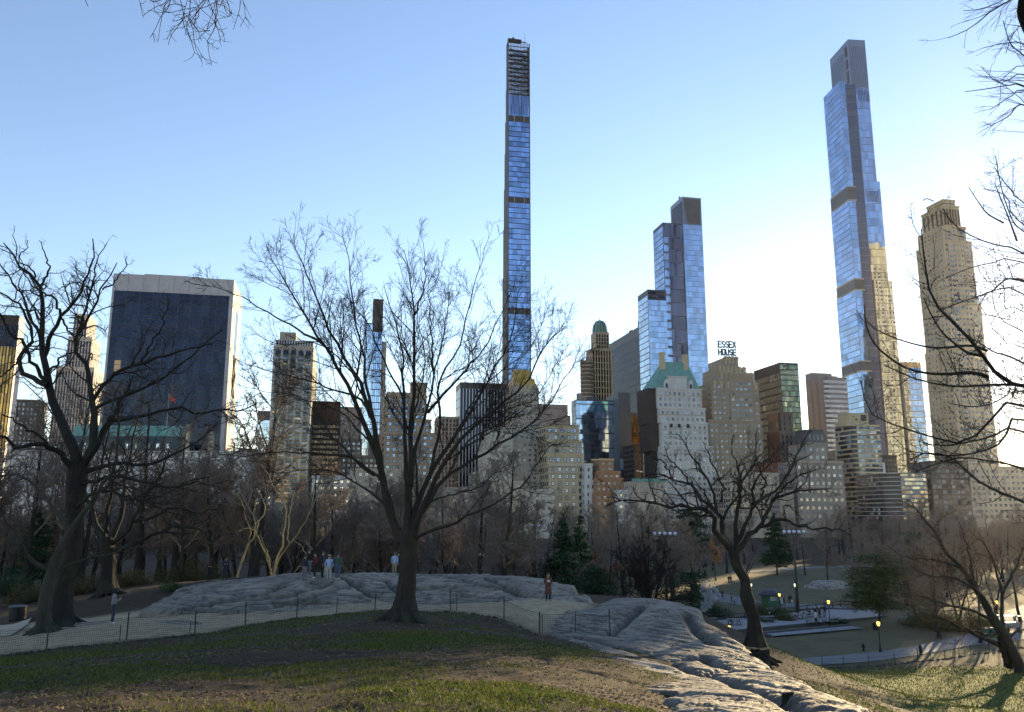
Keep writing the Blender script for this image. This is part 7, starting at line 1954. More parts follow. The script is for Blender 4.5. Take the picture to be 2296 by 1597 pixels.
floodlight(1200, 1260, 150, 13.6, "floodlight pole in the wood behind the woman on the ridge", 4)
floodlight(1492, 1260, 132, 13.0, "floodlight pole behind the large many stemmed tree")

# wire fences: posts and netting are parts of one fence
def wire_fence(name, label, posts, netting=True, hmesh=1.0, vs_=.085, hs_=.10, group=None):
    """posts: (px, foot y, distance, height, radius)"""
    pts = []
    for px, yf, d, h, r in posts:
        p = P(px, yf, d); z = top_z(p.x, p.y); pts.append((Vector((p.x, p.y, z)), h, r))
    o = empty(name, pts[0][0], 0, label, "fence", group); off = pts[0][0]
    for p, h, r in pts:
        m = MB(); q = p - off; ln = random.Random(p.x).uniform(-.05, .05)
        m.tube([(q.x, q.y, q.z - .15), (q.x + ln, q.y, q.z + h)], r, 6); m.build('post', STEEL, o)
    if netting:
        m = MB(); w = .0042
        for (a, ha, _), (b, hb, _) in zip(pts[:-1], pts[1:]):
            L = (b - a).to_2d().length; dx = (b - a) / L; n = max(2, int(L / vs_)); K = 8
            base = []
            for i in range(K + 1):
                t = i / K; q = a.lerp(b, t); q = Vector((q.x, q.y, max(top_z(q.x, q.y), q.z - .15) if i not in (0, K) else q.z)); base.append(q)
            def bz(t):
                i = min(int(t * K), K - 1); return base[i].lerp(base[i + 1], t * K - i)
            sag = lambda t: hmesh - .07 * math.sin(math.pi * t)
            for i in range(n + 1):
                t = i / n; q = bz(t) - off
                m.quad((q.x - dx.x * w, q.y - dx.y * w, q.z), (q.x + dx.x * w, q.y + dx.y * w, q.z), (q.x + dx.x * w, q.y + dx.y * w, q.z + sag(t)), (q.x - dx.x * w, q.y - dx.y * w, q.z + sag(t)))
            nr = int(hmesh / hs_)
            for j in range(nr + 1):
                f = j / nr
                for i in range(K):
                    t0, t1 = i / K, (i + 1) / K; q0, q1 = base[i] - off, base[i + 1] - off
                    z0, z1 = q0.z + sag(t0) * f, q1.z + sag(t1) * f; ww = w * (2.2 if j == nr else 1)
                    m.quad((q0.x, q0.y, z0 - ww), (q1.x, q1.y, z1 - ww), (q1.x, q1.y, z1 + ww), (q0.x, q0.y, z0 + ww))
        n_ = m.build('netting', WIRE, o); n_['kind'] = 'stuff'
    return o
R1, R2 = .032, .022
wire_fence("wire_fence", "sagging wire mesh fence on thin steel posts along the foot of the rock ridge",
    [(-120, 1478, 36.5, 1.2, R1), (-20, 1468, 37.4, 1.2, R1), (104, 1457, 38.3, 1.5, R1), (268, 1440, 40.3, .7, R2), (283, 1438, 40.4, 1.25, R1), (425, 1424, 42.1, .65, R2), (437, 1423, 42.3, 1.1, R1), (550, 1404, 44.2, 1.15, R1), (665, 1385, 46.6, 1.15, R1), (754, 1378, 48, .9, R2), (840, 1370, 49.2, .95, R1), (925, 1370, 49.4, 1.0, R1), (1010, 1369, 49.3, 1.25, R1), (1024, 1371, 49.1, .95, R2), (1130, 1389, 46.1, 1.12, R1), (1210, 1425, 42.4, 1.1, R1)])
wire_fence("wire_fence", "short run of wire mesh fence climbing onto the rounded rock slab",
    [(1210, 1424, 42.5, 1.1, R1), (1217, 1424, 42.5, .95, R2), (1290, 1415, 43, 1.0, R2), (1368, 1412, 41.5, 1.25, R1)])
lowp = [(1787, 1487), (1843, 1486), (1891, 1486), (1948, 1484), (2007, 1480), (2057, 1475), (2087, 1473), (2118, 1469), (2150, 1464), (2176, 1460), (2218, 1455), (2278, 1447), (2330, 1441), (2400, 1436)]
wp = []
for px, y in lowp:
    q = G(px, y, .2); wp.append((px, y, q.y, 1.15 if px != 2057 else 1.4, .035 if px != 2057 else .05))
wire_fence("wire_fence", "low post and wire fence along the pale path below the sunlit lawn", wp, True, .9, .30, .22)

# patio rail
rl = [(1560, 1386), (1640, 1383), (1700, 1377), (1760, 1369), (1810, 1363), (1850, 1358), (1885, 1352), (1940, 1353), (1990, 1357)]
pts = [G(x, y + 9, .1) for x, y in rl]
o = empty("patio_rail", pts[0], 0, "dark timber rail along the back of the picnic patio", "railing")
for a, b in zip(pts[:-1], pts[1:]):
    n = max(2, int((b - a).length / 2.2))
    for i in range(n):
        q = a.lerp(b, i / n) - pts[0]; m = MB(); m.box(q.x - .07, q.x + .07, q.y - .07, q.y + .07, -.1, 1.05); m.build('post', WOODR, o)
    for h in (.45, .98):
        m = MB(); p0, p1 = a - pts[0], b - pts[0]; m.tube([(p0.x, p0.y, h), (p1.x, p1.y, h)], .07, 4); m.build('rail', WOODR, o)

# picnic tables
def picnic_proto():
    parts = []
    for i in range(4):
        m = MB(); m.box(-.95, .95, -.37 + i * .19, -.20 + i * .19, .72, .76); parts.append(('plank', m.mesh('plank', TABLE)))
    for s in (-1, 1):
        for k in range(2):
            m = MB(); y = s * (.62 + .14 * k); m.box(-.95, .95, y - .06, y + .06, .42, .46); parts.append(('seat', m.mesh('seat', TABLE)))
    for x in (-.6, .6):
        m = MB(); m.tube([(x, -.3, .72), (x, -.45, .25), (x, -.8, .05), (x, .8, .05), (x, .45, .25), (x, .3, .72)], .035, 6); m.tube([(x, -.72, .42), (x, .72, .42)], .03, 5); m.tube([(x, -.72, .05), (x, -.72, .42)], .03, 5); m.tube([(x, .72, .05), (x, .72, .42)], .03, 5); parts.append(('leg_frame', m.mesh('leg_frame', IRON)))
    return parts
PIC = picnic_proto()
for px, y, rz, lab in ((1592, 1399, .08, "picnic table at the left end of the patio beside the rock"), (1647, 1401, .08, "picnic table left of the twisted trunk"), (1721, 1395, .1, "picnic table just right of the twisted trunk with a person behind it"),
                       (1771, 1390, .15, "picnic table in the middle of the patio, left of two seated people"), (1803, 1387, .2, "picnic table with a person in a pale coat seated at its end"), (1834, 1384, .2, "picnic table crowded by people in pale hats"),
                       (1824, 1401, .1, "picnic table at the front edge with one dark seated person"), (1859, 1399, .1, "empty picnic table right beside the lit lamp post"), (1616, 1414, -.35, "picnic table in front of the dark bin near the rock"), (2032, 1397, .2, "lone picnic table on the dry lawn right of the patio")):
    p = G(px, y, .14 if px < 2000 else 0); o = empty("picnic_table", (p.x, p.y, .14 if px < 2000 else gz(p.x, p.y)), rz, lab, "picnic table", "picnic tables")
    o.scale = (1.1,) * 3
    for n_, me in PIC: link(n_, me, o)

# kiosk
p = G(1730, 1360, 0); o = empty("kiosk", (p.x, p.y, 0), rad(12), "small green octagonal food kiosk with a dark pitched roof", "kiosk")
KG = plain("green_paint", (.025, .11, .055), .5); KR = plain("kiosk_roof", (.035, .038, .045), .6); KW = plain("kiosk_panel", (.35, .36, .36), .6)
m = MB(); m.lathe([(1.75, 0), (1.75, 2.0)], 8); m.build('wall', KG, o)
m = MB(); m.lathe([(2.4, 1.98), (2.42, 2.1), (1.35, 2.75), (.3, 3.0), (.02, 3.05)], 8); m.build('roof', KR, o)
m = MB(); m.box(-1.1, .2, -1.72, -1.66, 1.1, 1.8); m.build('hatch', KW, o)
m = MB(); m.box(.75, 1.25, -1.75, -1.6, .9, 1.7); m.build('menu_board', KW, o)
for a in (.7, 1.05):
    m = MB(); m.tube([(a, -1.78, 1.35 if a < 1 else .75), (a, -1.70, 1.35 if a < 1 else .75)], .18, 10); m.build('round_sign', plain("round_sign_face", (.55, .62, .58), .5), o)

# steaming cart half hidden by the rock, and its steam
p = P(1570, 1398, 112); o = empty("steam_vent_box", (p.x, p.y, 0), .2, "dark box with a small grill top giving off steam beside the patio", "grill")
m = MB(); m.box(-.75, .75, -.5, .5, 0, 1.75); m.box(-.85, .85, -.6, .6, 1.75, 1.85); m.build('body', plain("cart_black", (.025, .025, .026), .5), o)
m = MB(); m.box(-.45, .45, -.3, .3, 1.85, 2.2); m.tube([(-.35, 0, 1.85), (-.35, 0, 2.5)], .05, 6); m.tube([(.0, 0, 1.85), (.0, 0, 2.5)], .05, 6); m.build('grill_top', KW, o)
k = NT("steam"); k.t.nodes.remove(k.b); out = [n for n in k.t.nodes if n.type == 'OUTPUT_MATERIAL'][0]
pv = k.n("ShaderNodeVolumePrincipled"); pv.inputs['Color'].default_value = (.99, .99, .99, 1); pv.inputs['Density'].default_value = 6.0; pv.inputs['Anisotropy'].default_value = .2
k.l(pv.outputs[0], out.inputs['Volume'])
m = MB(); rs = random.Random(4)
path_ = [P(1566, 1377, 112), P(1572, 1368, 112), P(1581, 1360, 112), P(1589, 1352, 112), P(1591, 1340, 112), P(1590, 1328, 112), P(1587, 1316, 112), P(1586, 1306, 112)]
for i in range(170):
    t = rs.random() * 6.99; a, b = path_[int(t)], path_[int(t) + 1]; q = a.lerp(b, t - int(t)); r = (.07 + .17 * min(t, 4) / 4) * (1 if t < 5 else .6) * rs.uniform(.6, 1.2)
    m.ellipsoid((q.x + rs.gauss(0, .10 + .07 * t), q.y + rs.gauss(0, .2), q.z + rs.gauss(0, .14 + .05 * t)), (r, r, r * rs.uniform(.8, 1.3)), 8, 6)
st = m.build('steam', k.m); tag(st, "white steam rising above the rock slab", None, None, "stuff")

# bins, hydrant, stumps, cart
def bin_(px, y, d, h, r, label, mat=IRON, cat="bin"):
    p = P(px, y, d); o = empty("trash_bin", (p.x, p.y, top_z(p.x, p.y)), 0, label, cat)
    m = MB(); m.lathe([(r * .85, 0), (r, .08), (r, h * .86), (r * .95, h * .9)], 14); m.build('body', mat, o, smooth=False)
    m = MB(); m.lathe([(r * 1.06, h * .9), (r * 1.06, h * .96), (r * .7, h), (r * .3, h * 1.02)], 14); m.build('lid', plain("bin_lid", (.07, .075, .08), .6), o)
bin_(1641, 1424, 105, 1.25, .62, "big dark barbecue bin behind the lit lamp head at the rock")
bin_(36, 1408, 58, 1.0, .55, "dark bin with a grey lid at the far left under the trees")
bin_(1962, 1394, 120, 1.1, .35, "small dark bin under the wide green pine")
for px, lab in ((2208, "left one of two green recycling bins by the leaning tree"), (2226, "right one of two green recycling bins by the leaning tree")):
    bin_(px, 1410, 112, 1.3, .5, lab, KG)
p = G(1936, 1453, .1); o = empty("fire_hydrant", (p.x, p.y, gz(p.x, p.y)), 0, "short black hydrant on the dry lawn left of the lit lamp", "hydrant")
m = MB(); m.lathe([(.2, 0), (.2, .06), (.13, .08), (.13, .6), (.17, .62), (.15, .74), (.05, .85)], 10); m.tube([(-.24, 0, .48), (.24, 0, .48)], .07, 8); m.tube([(0, -.24, .42), (0, 0, .42)], .09, 8); m.build('body', IRON, o, smooth=True)
m = MB(); m.lathe([(.06, .84), (.06, .92), (.02, .94)], 6); m.build('bonnet', IRON, o)
p = G(2064, 1461, .1); o = empty("bollard", (p.x, p.y, gz(p.x, p.y)), 0, "thick black post standing beside the low fence", "post")
m = MB(); m.box(-.13, .13, -.13, .13, 0, .95); m.build('shaft', IRON, o); m = MB(); m.frustum((-.16, .16, -.16, .16), (-.04, .04, -.04, .04), .95, 1.05); m.build('cap', IRON, o)
def stump(px, y, d, r, h, label, seed):
    rs = random.Random(seed); p = P(px, y, d); z = top_z(p.x, p.y); o = empty("tree_stump", (p.x, p.y, z), 0, label, "stump")
    m = MB(); n = 16; K = 6; rr = [rs.uniform(.85, 1.15) for _ in range(n)]
    for k in range(K):
        t = k / (K - 1)
        for j in range(n):
            a = 2 * math.pi * j / n; R = r * rr[j] * (1 + .9 * (1 - t) ** 3 * (1 + .35 * math.sin(a * 5)))
            m.V.append((R * math.cos(a), R * math.sin(a), -.35 + (h + .35) * t + (.33 * r * math.cos(a + 1) if k == K - 1 else 0)))
    for k in range(K - 1):
        for j in range(n): m.F.append((k * n + j, k * n + (j + 1) % n, (k + 1) * n + (j + 1) % n, (k + 1) * n + j)); m.M.append(0)
    m.build('bark', BARKD, o, smooth=True)
    c = MB(); c.poly([(r * rr[j] * .97 * math.cos(2 * math.pi * j / n), r * rr[j] * .97 * math.sin(2 * math.pi * j / n), h + .33 * r * math.cos(2 * math.pi * j / n + 1) + .012) for j in range(n)]); c.build('cut_face', plain("cut_wood", (.30, .25, .18), .85, var=.35, scale=6), o)
stump(1706, 1484, 37.5, .42, .75, "thick cut tree stump with a pale top beside the twisted tree", 3)
stump(1768, 1577, 20, .13, .10, "low dark stump at the lower edge of the rock slab", 5)
p = P(2263, 1400, 118); o = empty("food_cart", (p.x, p.y, gz(p.x, p.y)), rad(8), "white food cart on the path at the right edge", "cart")
CW = plain("white_cart_panel", (.22, .225, .235), .6)
m = MB(); m.box(-1.2, 1.2, -.6, .6, .45, 1.25); m.build('body', CW, o); m = MB(); m.box(-1.35, 1.35, -.8, .8, 2.0, 2.12); m.build('roof', CW, o)
for x in (-1.1, 1.1):
    for y in (-.55, .55):
        m = MB(); m.tube([(x, y, 1.25), (x, y, 2.0)], .03, 5); m.build('roof_post', IRON, o)
for x in (-.8, .8):
    m = MB(); m.tube([(x, -.66, .32), (x, -.58, .32)], .32, 14); m.build('wheel', IRON, o)
# fallen sticks on the knoll
for i, (px, y, d, L, rz) in enumerate(((700, 1432, 32, 1.3, .2), (470, 1475, 24, .8, 2.0), (1180, 1445, 31, .9, .9), (640, 1500, 20, .6, -.4))):
    p = P(px, y, d); z = gz(p.x, p.y) + .03; m = MB(); rs = random.Random(i)
    m.tube([(-L / 2, 0, 0), (-L * .1, .06, .03), (L * .2, -.05, .02), (L / 2, .05, .03)], [.018, .022, .018, .008], 5); m.tube([(L * .1, 0, .02), (L * .25, .18, .05)], [.012, .005], 4)
    s_ = m.build("fallen_stick", TWIGP, None, (p.x, p.y, z)); s_.rotation_euler = (0, 0, rz); tag(s_, ("long forked stick lying in the middle of the grass knoll", "short stick on the dark soil left of the knoll", "stick on the grass right of the elm", "small twig piece on bare soil near the camera")[i], "stick")
# ------------------------------------------------------------------ people
SKIN = plain("skin", (.42, .26, .19), .6, var=.08); EYE_ = plain("eye_dark", (.02, .015, .012), .3)
def cloth(name, c): return plain("cloth_" + name, c, .9, var=.18, scale=4)
C_NAVY, C_BLACK, C_GREY, C_MAROON, C_LBLUE, C_GREEN = cloth("navy", (.02, .024, .04)), cloth("black", (.013, .013, .015)), cloth("grey", (.15, .15, .16)), cloth("maroon", (.16, .018, .03)), cloth("light_blue", (.30, .40, .58)), cloth("green", (.045, .085, .065))
C_JEAN, C_DJEAN, C_KHAKI, C_STONE, C_BROWN, C_WHITE = cloth("jeans", (.06, .09, .16)), cloth("dark_jeans", (.025, .032, .05)), cloth("khaki", (.30, .25, .17)), cloth("stone", (.34, .33, .30)), cloth("brown", (.10, .045, .032)), cloth("white", (.65, .65, .64))
C_JGREY, C_PINK, C_CREAM = cloth("jacket_grey", (.17, .175, .185)), cloth("pink", (.30, .15, .16)), cloth("cream", (.45, .42, .36))
HAIRD, HAIRB, HAIRW = plain("dark_hair", (.015, .011, .009), .6), plain("brown_hair", (.07, .04, .022), .6), plain("white_wool", (.60, .60, .58), .9)

def skeleton(pose):
    J = {'pel': (0, 0, .95, .145), 'wai': (0, 0, 1.10, .135), 'che': (0, .005, 1.30, .155), 'nb': (0, 0, 1.45, .085), 'nk': (0, -.01, 1.53, .055), 'hd': (0, -.025, 1.635, .095), 'tp': (0, -.02, 1.715, .085)}
    for s, n in ((1, 'L'), (-1, 'R')):
        J['sh' + n] = (s * .19, 0, 1.41, .07); J['el' + n] = (s * .25, .03, 1.14, .052); J['wr' + n] = (s * .24, -.05, .90, .036); J['ha' + n] = (s * .235, -.075, .83, .034)
        J['hi' + n] = (s * .09, 0, .88, .105); J['kn' + n] = (s * .10, -.02, .49, .068); J['an' + n] = (s * .105, .02, .09, .045); J['to' + n] = (s * .125, -.14, .04, .042)
    if pose in ('phone', 'hold'):
        for s, n in ((1, 'L'), (-1, 'R')):
            J['el' + n] = (s * .25, -.02, 1.13, .052); J['wr' + n] = (s * .10, -.24, 1.20, .036); J['ha' + n] = (s * .05, -.29, 1.25, .034)
        J['hd'] = (0, -.06, 1.62, .095); J['tp'] = (0, -.085, 1.70, .085)
    if pose == 'photo':
        for s, n in ((1, 'L'), (-1, 'R')):
            J['el' + n] = (s * .24, -.14, 1.25, .05); J['wr' + n] = (s * .08, -.30, 1.46, .036); J['ha' + n] = (s * .05, -.33, 1.53, .034)
    if pose == 'pockets':
        for s, n in ((1, 'L'), (-1, 'R')):
            J['el' + n] = (s * .29, .06, 1.15, .052); J['wr' + n] = (s * .20, -.06, .96, .036); J['ha' + n] = (s * .17, -.085, .91, .034)
    if pose == 'walk':
        J['knL'] = (.10, -.16, .50, .068); J['anL'] = (.10, -.22, .10, .045); J['toL'] = (.11, -.38, .06, .042)
        J['knR'] = (-.10, .03, .49, .068); J['anR'] = (-.10, .27, .13, .045); J['toR'] = (-.11, .14, .04, .042)
        J['elL'] = (.24, .12, 1.15, .052); J['wrL'] = (.24, .12, .90, .036); J['haL'] = (.235, .10, .83, .034); J['wrR'] = (-.23, -.20, .94, .036); J['haR'] = (-.22, -.26, .89, .034)
    if pose == 'sit':
        dz = -.47
        for k in ('pel', 'wai', 'che', 'nb', 'nk', 'hd', 'tp', 'shL', 'shR', 'elL', 'elR', 'wrL', 'wrR', 'haL', 'haR', 'hiL', 'hiR'):
            x, y, z, r = J[k]; J[k] = (x, y, z + dz + (.05 if k[:2] == 'hi' else 0), r)
        for s, n in ((1, 'L'), (-1, 'R')):
            J['kn' + n] = (s * .11, -.42, .50, .075); J['an' + n] = (s * .11, -.40, .09, .045); J['to' + n] = (s * .13, -.56, .04, .042)
            J['el' + n] = (s * .25, -.12, .70, .052); J['wr' + n] = (s * .16, -.36, .74, .036); J['ha' + n] = (s * .13, -.43, .76, .034)
    E = [('pel', 'wai'), ('wai', 'che'), ('che', 'nb'), ('nb', 'nk'), ('nk', 'hd'), ('hd', 'tp')]
    for n in 'LR':
        E += [('che', 'sh' + n), ('sh' + n, 'el' + n), ('el' + n, 'wr' + n), ('wr' + n, 'ha' + n), ('pel', 'hi' + n), ('hi' + n, 'kn' + n), ('kn' + n, 'an' + n), ('an' + n, 'to' + n)]
    return J, E

_bodies = {}
def body_mesh(pose, wide=1.0):
    """one continuous skinned surface per pose; returns mesh and the part of the body each face belongs to"""
    if (pose, wide) in _bodies: return _bodies[(pose, wide)]
    J, E = skeleton(pose); names = list(J); idx = {n: i for i, n in enumerate(names)}
    me = bpy.data.meshes.new("body"); me.from_pydata([J[n][:3] for n in names], [(idx[a], idx[b]) for a, b in E], []); me.update()
    ob = bpy.data.objects.new("body", me); COL.objects.link(ob)
    sm = ob.modifiers.new("skin", 'SKIN'); sm.use_smooth_shade = True
    for i, n in enumerate(names):
        sv = me.skin_vertices[0].data[i]; r = J[n][3]; f = wide if n in ('pel', 'wai', 'che') or n[:2] in ('sh', 'el') else 1
        sv.radius = (r * f * (1.15 if n in ('pel', 'wai', 'che') else 1), r * f * (.82 if n in ('pel', 'wai', 'che') else 1)); sv.use_root = (n == 'pel')
    sb = ob.modifiers.new("sub", 'SUBSURF'); sb.levels = 1; sb.render_levels = 1
    dg = bpy.context.evaluated_depsgraph_get(); ev = ob.evaluated_get(dg)
    bm = bmesh.new(); bm.from_mesh(ev.to_mesh()); ev.to_mesh_clear()
    bpy.data.objects.remove(ob); 
    # fingers and thumb, curled, rooted in the palm
    extra = MB()
    for s, n in ((1, 'L'), (-1, 'R')):
        w, h = Vector(J['wr' + n][:3]), Vector(J['ha' + n][:3]); d = (h - w).normalized(); side = Vector((0, 1, 0)).cross(d).normalized() if abs(d.y) < .9 else Vector((1, 0, 0)); inn = d.cross(side).normalized()
        for k in range(4):
            b0 = h + side * (.024 * (k - 1.5)) * .8; L = (.062, .072, .068, .052)[k]
            extra.tube([b0 - d * .01, b0 + d * L * .55, b0 + d * L * .9 + inn * .02, b0 + d * L + inn * .045], [.010, .0095, .009, .007], 5)
        extra.tube([w.lerp(h, .5) + side * .02, h + side * .045 + inn * .01, h + d * .03 + side * .05 + inn * .025], [.012, .011, .008], 5)
    hd = Vector(J['hd'][:3])
    nose = MB(); nose.tube([hd + Vector((0, -.085, .03)), hd + Vector((0, -.115, -.01)), hd + Vector((0, -.09, -.025))], [.010, .017, .010], 6)
    for s in (-1, 1): nose.ellipsoid(hd + Vector((s * .095, .01, 0)), (.012, .022, .032), 6, 5)
    base = bm.verts[:]
    def add(m):
        vs_ = [bm.verts.new(v) for v in m.V]
        for f in m.F:
            try: bm.faces.new([vs_[i] for i in f])
            except ValueError: pass
    add(extra); add(nose)
    bm.faces.ensure_lookup_table()
    segs = [(Vector(J[a][:3]), Vector(J[b][:3]), a, b) for a, b in E]
    kind = []
    for f in bm.faces:
        c = f.calc_center_median(); best = None
        for a, b, na, nb in segs:
            ab = b - a; t = max(0, min(1, (c - a).dot(ab) / ab.length_squared)); dd = (c - a - ab * t).length - (J[na][3] * (1 - t) + J[nb][3] * t)
            if best is None or dd < best[0]: best = (dd, na, nb, t)
        _, na, nb, t = best
        if nb[:2] == 'to' or (nb[:2] == 'an' and t > .93): k = 3
        elif nb[:2] in ('kn', 'an', 'hi') or (na == 'pel' and t < .35): k = 1
        elif nb in ('nk', 'hd', 'tp') and not (nb == 'nk' and t < .2): k = 2
        elif nb[:2] == 'ha' or (nb[:2] == 'wr' and t > .92): k = 2
        else: k = 0
        kind.append(k)
    out = bpy.data.meshes.new("body"); bm.to_mesh(out); bm.free()
    for i, k in enumerate(kind): out.polygons[i].material_index = k
    out.polygons.foreach_set('use_smooth', np.ones(len(out.polygons), bool))
    _bodies[(pose, wide)] = (out, J); return _bodies[(pose, wide)]

def person(px, d, h, rz, label, top, legs, pose='stand', shoes=C_BLACK, hair=HAIRD, hat=None, coat=None, bag=None, yf=None, hood=None, prop=None, long_hair=False, z=None, group=None, skin=SKIN):
    p = P(px, yf or 1300, d)
    zz = top_z(p.x, p.y) if z is None else z
    s = h / 1.76
    o = empty("person", (p.x, p.y, zz - .01), rz, label, "person", group); o.scale = (s, s, s)
    me, J = body_mesh(pose); me = me.copy()
    for m_ in (top, legs, skin, shoes): me.materials.append(m_)
    link('body', me, o)
    hd = J['hd']; m = MB()
    for sx in (-1, 1): m.ellipsoid((hd[0] + sx * .034, hd[1] - .088, hd[2] + .018), (.011, .008, .008), 6, 4)
    m.box(hd[0] - .025, hd[0] + .025, hd[1] - .094, hd[1] - .085, hd[2] - .052, hd[2] - .043); m.build('face', EYE_, o)
    m = MB(); m.ellipsoid((hd[0], hd[1] + .025, hd[2] + .035), (.102, .108, .105), 10, 7)
    if long_hair: m.ellipsoid((hd[0], hd[1] + .075, hd[2] - .08), (.10, .06, .17), 8, 6)
    m.build('hair', hair, o, smooth=True)
    if hat:
        m = MB(); m.ellipsoid((hd[0], hd[1] + .012, hd[2] + .07), (.112, .118, .075), 10, 6); m.box(hd[0] - .075, hd[0] + .075, hd[1] - .19, hd[1] - .05, hd[2] + .062, hd[2] + .075); m.build('cap', hat, o, smooth=False)
    if hood:
        m = MB(); m.ellipsoid((hd[0], hd[1] + .045, hd[2] + .01), (.135, .125, .15), 10, 7); m.build('hood', hood, o, smooth=True)
    if coat:
        m = MB(); zt_ = J['che'][2] + .02
        m.tube([(0, 0, zt_), (0, .0, zt_ - .25), (0, 0, zt_ - .5), (0, .0, zt_ - .85)], [.20, .185, .205, .25], 14); b_ = m.build('coat', coat, o, smooth=True); b_.scale = (1, .78, 1)
    if bag:
        m = MB(); hp = J['haL']; m.box(hp[0] - .02, hp[0] + .06, hp[1] - .12, hp[1] + .14, hp[2] - .42, hp[2] - .08); m.tube([(hp[0] + .02, hp[1] - .08, hp[2] - .08), (hp[0] + .02, hp[1], hp[2]), (hp[0] + .02, hp[1] + .1, hp[2] - .08)], .008, 4)
        m.build('bag', bag, o)
    if prop:
        m = MB(); a, b = J['haL'], J['haR']; m.box((a[0] + b[0]) / 2 - .05, (a[0] + b[0]) / 2 + .05, a[1] - .05, a[1] - .02, a[2] - .02, a[2] + .12); m.build('phone' if prop is not C_WHITE else 'scarf', prop, o)
    return o
GR = "friends standing in a row on the rock ridge"
person(682, 58, 1.80, 2.6, "person in a dark navy jacket and grey trousers, leftmost of the group", C_NAVY, C_GREY, 'pockets', group=GR)
person(691, 60.5, 1.80, .3, "person half hidden behind the navy jacket in the group on the ridge", C_BLACK, C_GREY, 'pockets', hair=HAIRB, group=GR)
person(705, 58.5, 1.76, -1.5, "person in a maroon jacket, black trousers and dark cap in the group", C_MAROON, C_BLACK, 'pockets', C_WHITE, hat=C_BLACK, group=GR)
person(722, 58.8, 1.84, 1.5, "person in a dark suit jacket holding a white bag in the group", C_NAVY, C_BLACK, 'stand', bag=C_WHITE, group=GR)
person(737, 58.2, 1.80, .15, "person in light blue sweater, pale trousers and tan cap in the group", C_LBLUE, C_STONE, 'pockets', hat=C_KHAKI, group=GR)
person(756, 58.0, 1.80, 2.9, "person in a dark green jacket and blue jeans at the right of the group", C_GREEN, C_JEAN, 'pockets', C_WHITE, group=GR)
person(469, 67.5, 1.70, .2, "person with a red scarf and black coat on the left end of the ridge", C_BLACK, C_BLACK, 'hold', hood=C_BLACK, prop=C_MAROON)
person(504, 68.5, 1.76, .4, "person in a dark blue jacket looking at a phone on the left of the ridge", C_NAVY, C_DJEAN, 'phone', prop=C_BLACK)
person(260, 44.5, 1.80, 2.2, "person in a grey hooded jacket and dark jeans on the sand by the left trees", C_JGREY, C_DJEAN, 'phone', C_WHITE, hood=C_BLACK)
person(884, 66, 1.76, 2.9, "person in a pale blue sweater just left of the elm trunk", C_LBLUE, C_KHAKI, 'stand', hair=HAIRB)
person(892, 66.5, 1.76, -1.2, "person in a navy top mostly hidden by the elm trunk", C_NAVY, C_BLACK, 'stand')
person(1075, 66, 1.74, 1.2, "person all in black standing alone on the ridge right of the elm", C_BLACK, C_BLACK, 'photo', prop=C_BLACK)
person(1229, 51.5, 1.66, .05, "person in a long brown coat holding a white scarf at the end of the ridge", C_BROWN, C_BLACK, 'hold', C_BROWN, coat=C_BROWN, long_hair=True, prop=C_WHITE, hair=HAIRB)
person(-3, 43, 1.75, -1.5, "person in black cut by the left edge", C_BLACK, C_BLACK, 'walk')
def gp(px, y, h, rz, label, top, legs, pose='stand', **kw):
    z = kw.pop('zz', 0.0); p = G(px, y, z); person(px, p.y, h, rz, label, top, legs, pose, z=z if z else gz(p.x, p.y), yf=y, **kw)
gp(1602, 1416, 1.75, 1.4, "person in black carrying a white bag at the left end of the patio", C_BLACK, C_BLACK, 'walk', zz=.14, bag=C_WHITE)
gp(1738, 1390, 1.72, 1.5, "person in dark clothes standing beside the picnic table right of the trunk", C_BLACK, C_BLACK, 'stand', zz=.14)
gp(1726, 1392, 1.70, .2, "person with pale hair seated behind the table right of the trunk", C_DJEAN, C_BLACK, 'sit', zz=.14, hair=HAIRW)
gp(1639, 1399, 1.70, .3, "person in black crouched at the table left of the twisted trunk", C_BLACK, C_BLACK, 'sit', zz=.14)
gp(1784, 1389, 1.68, 1.2, "person in a dull pink coat seated at the middle table", C_PINK, C_BLACK, 'sit', zz=.14)
gp(1802, 1386, 1.70, 1.0, "person in dark clothes bending over the middle table", C_BLACK, C_WHITE, 'sit', zz=.14)
gp(1816, 1384, 1.72, -1.0, "person in navy sitting right of the middle table", C_NAVY, C_JEAN, 'sit', zz=.14)
gp(1829, 1387, 1.72, .2, "person in a white hat standing at the crowded table", C_BLACK, C_WHITE, 'stand', zz=.14, hair=HAIRW)
gp(1838, 1387, 1.78, .1, "taller person in a pale hat standing at the crowded table", C_BROWN, C_BLACK, 'stand', zz=.14, hair=HAIRW)
gp(1850, 1383, 1.75, -.4, "person in black and jeans standing between the crowded table and the lamp", C_BLACK, C_JEAN, 'stand', zz=.14)
gp(1830, 1402, 1.70, .6, "person in black sitting alone at the front table", C_BLACK, C_BLACK, 'sit', zz=.14, hair=HAIRW)
gp(1758, 1359, 1.70, .4, "person with fair hair walking right of the kiosk", C_BROWN, C_BLACK, 'walk', hair=plain("fair_hair", (.35, .28, .16), .7))
gp(1770, 1356, 1.72, -1.4, "left one of two walkers on the path right of the kiosk", C_BLACK, C_DJEAN, 'walk', shoes=C_WHITE)
gp(1774, 1355, 1.72, -1.4, "right one of two walkers on the path, with a pale bag", C_BLACK, C_GREY, 'walk', shoes=C_WHITE, bag=C_WHITE)
gp(1620, 1344, 1.72, .2, "person standing on the path left of the twisted tree", C_NAVY, C_DJEAN, 'stand')
gp(1641, 1356, 1.78, 1.2, "person in a dark coat with a child on the near path", C_BLACK, C_DJEAN, 'stand')
gp(1647, 1360, 1.15, .8, "small child beside the person in the dark coat on the path", C_NAVY, C_JEAN, 'stand')
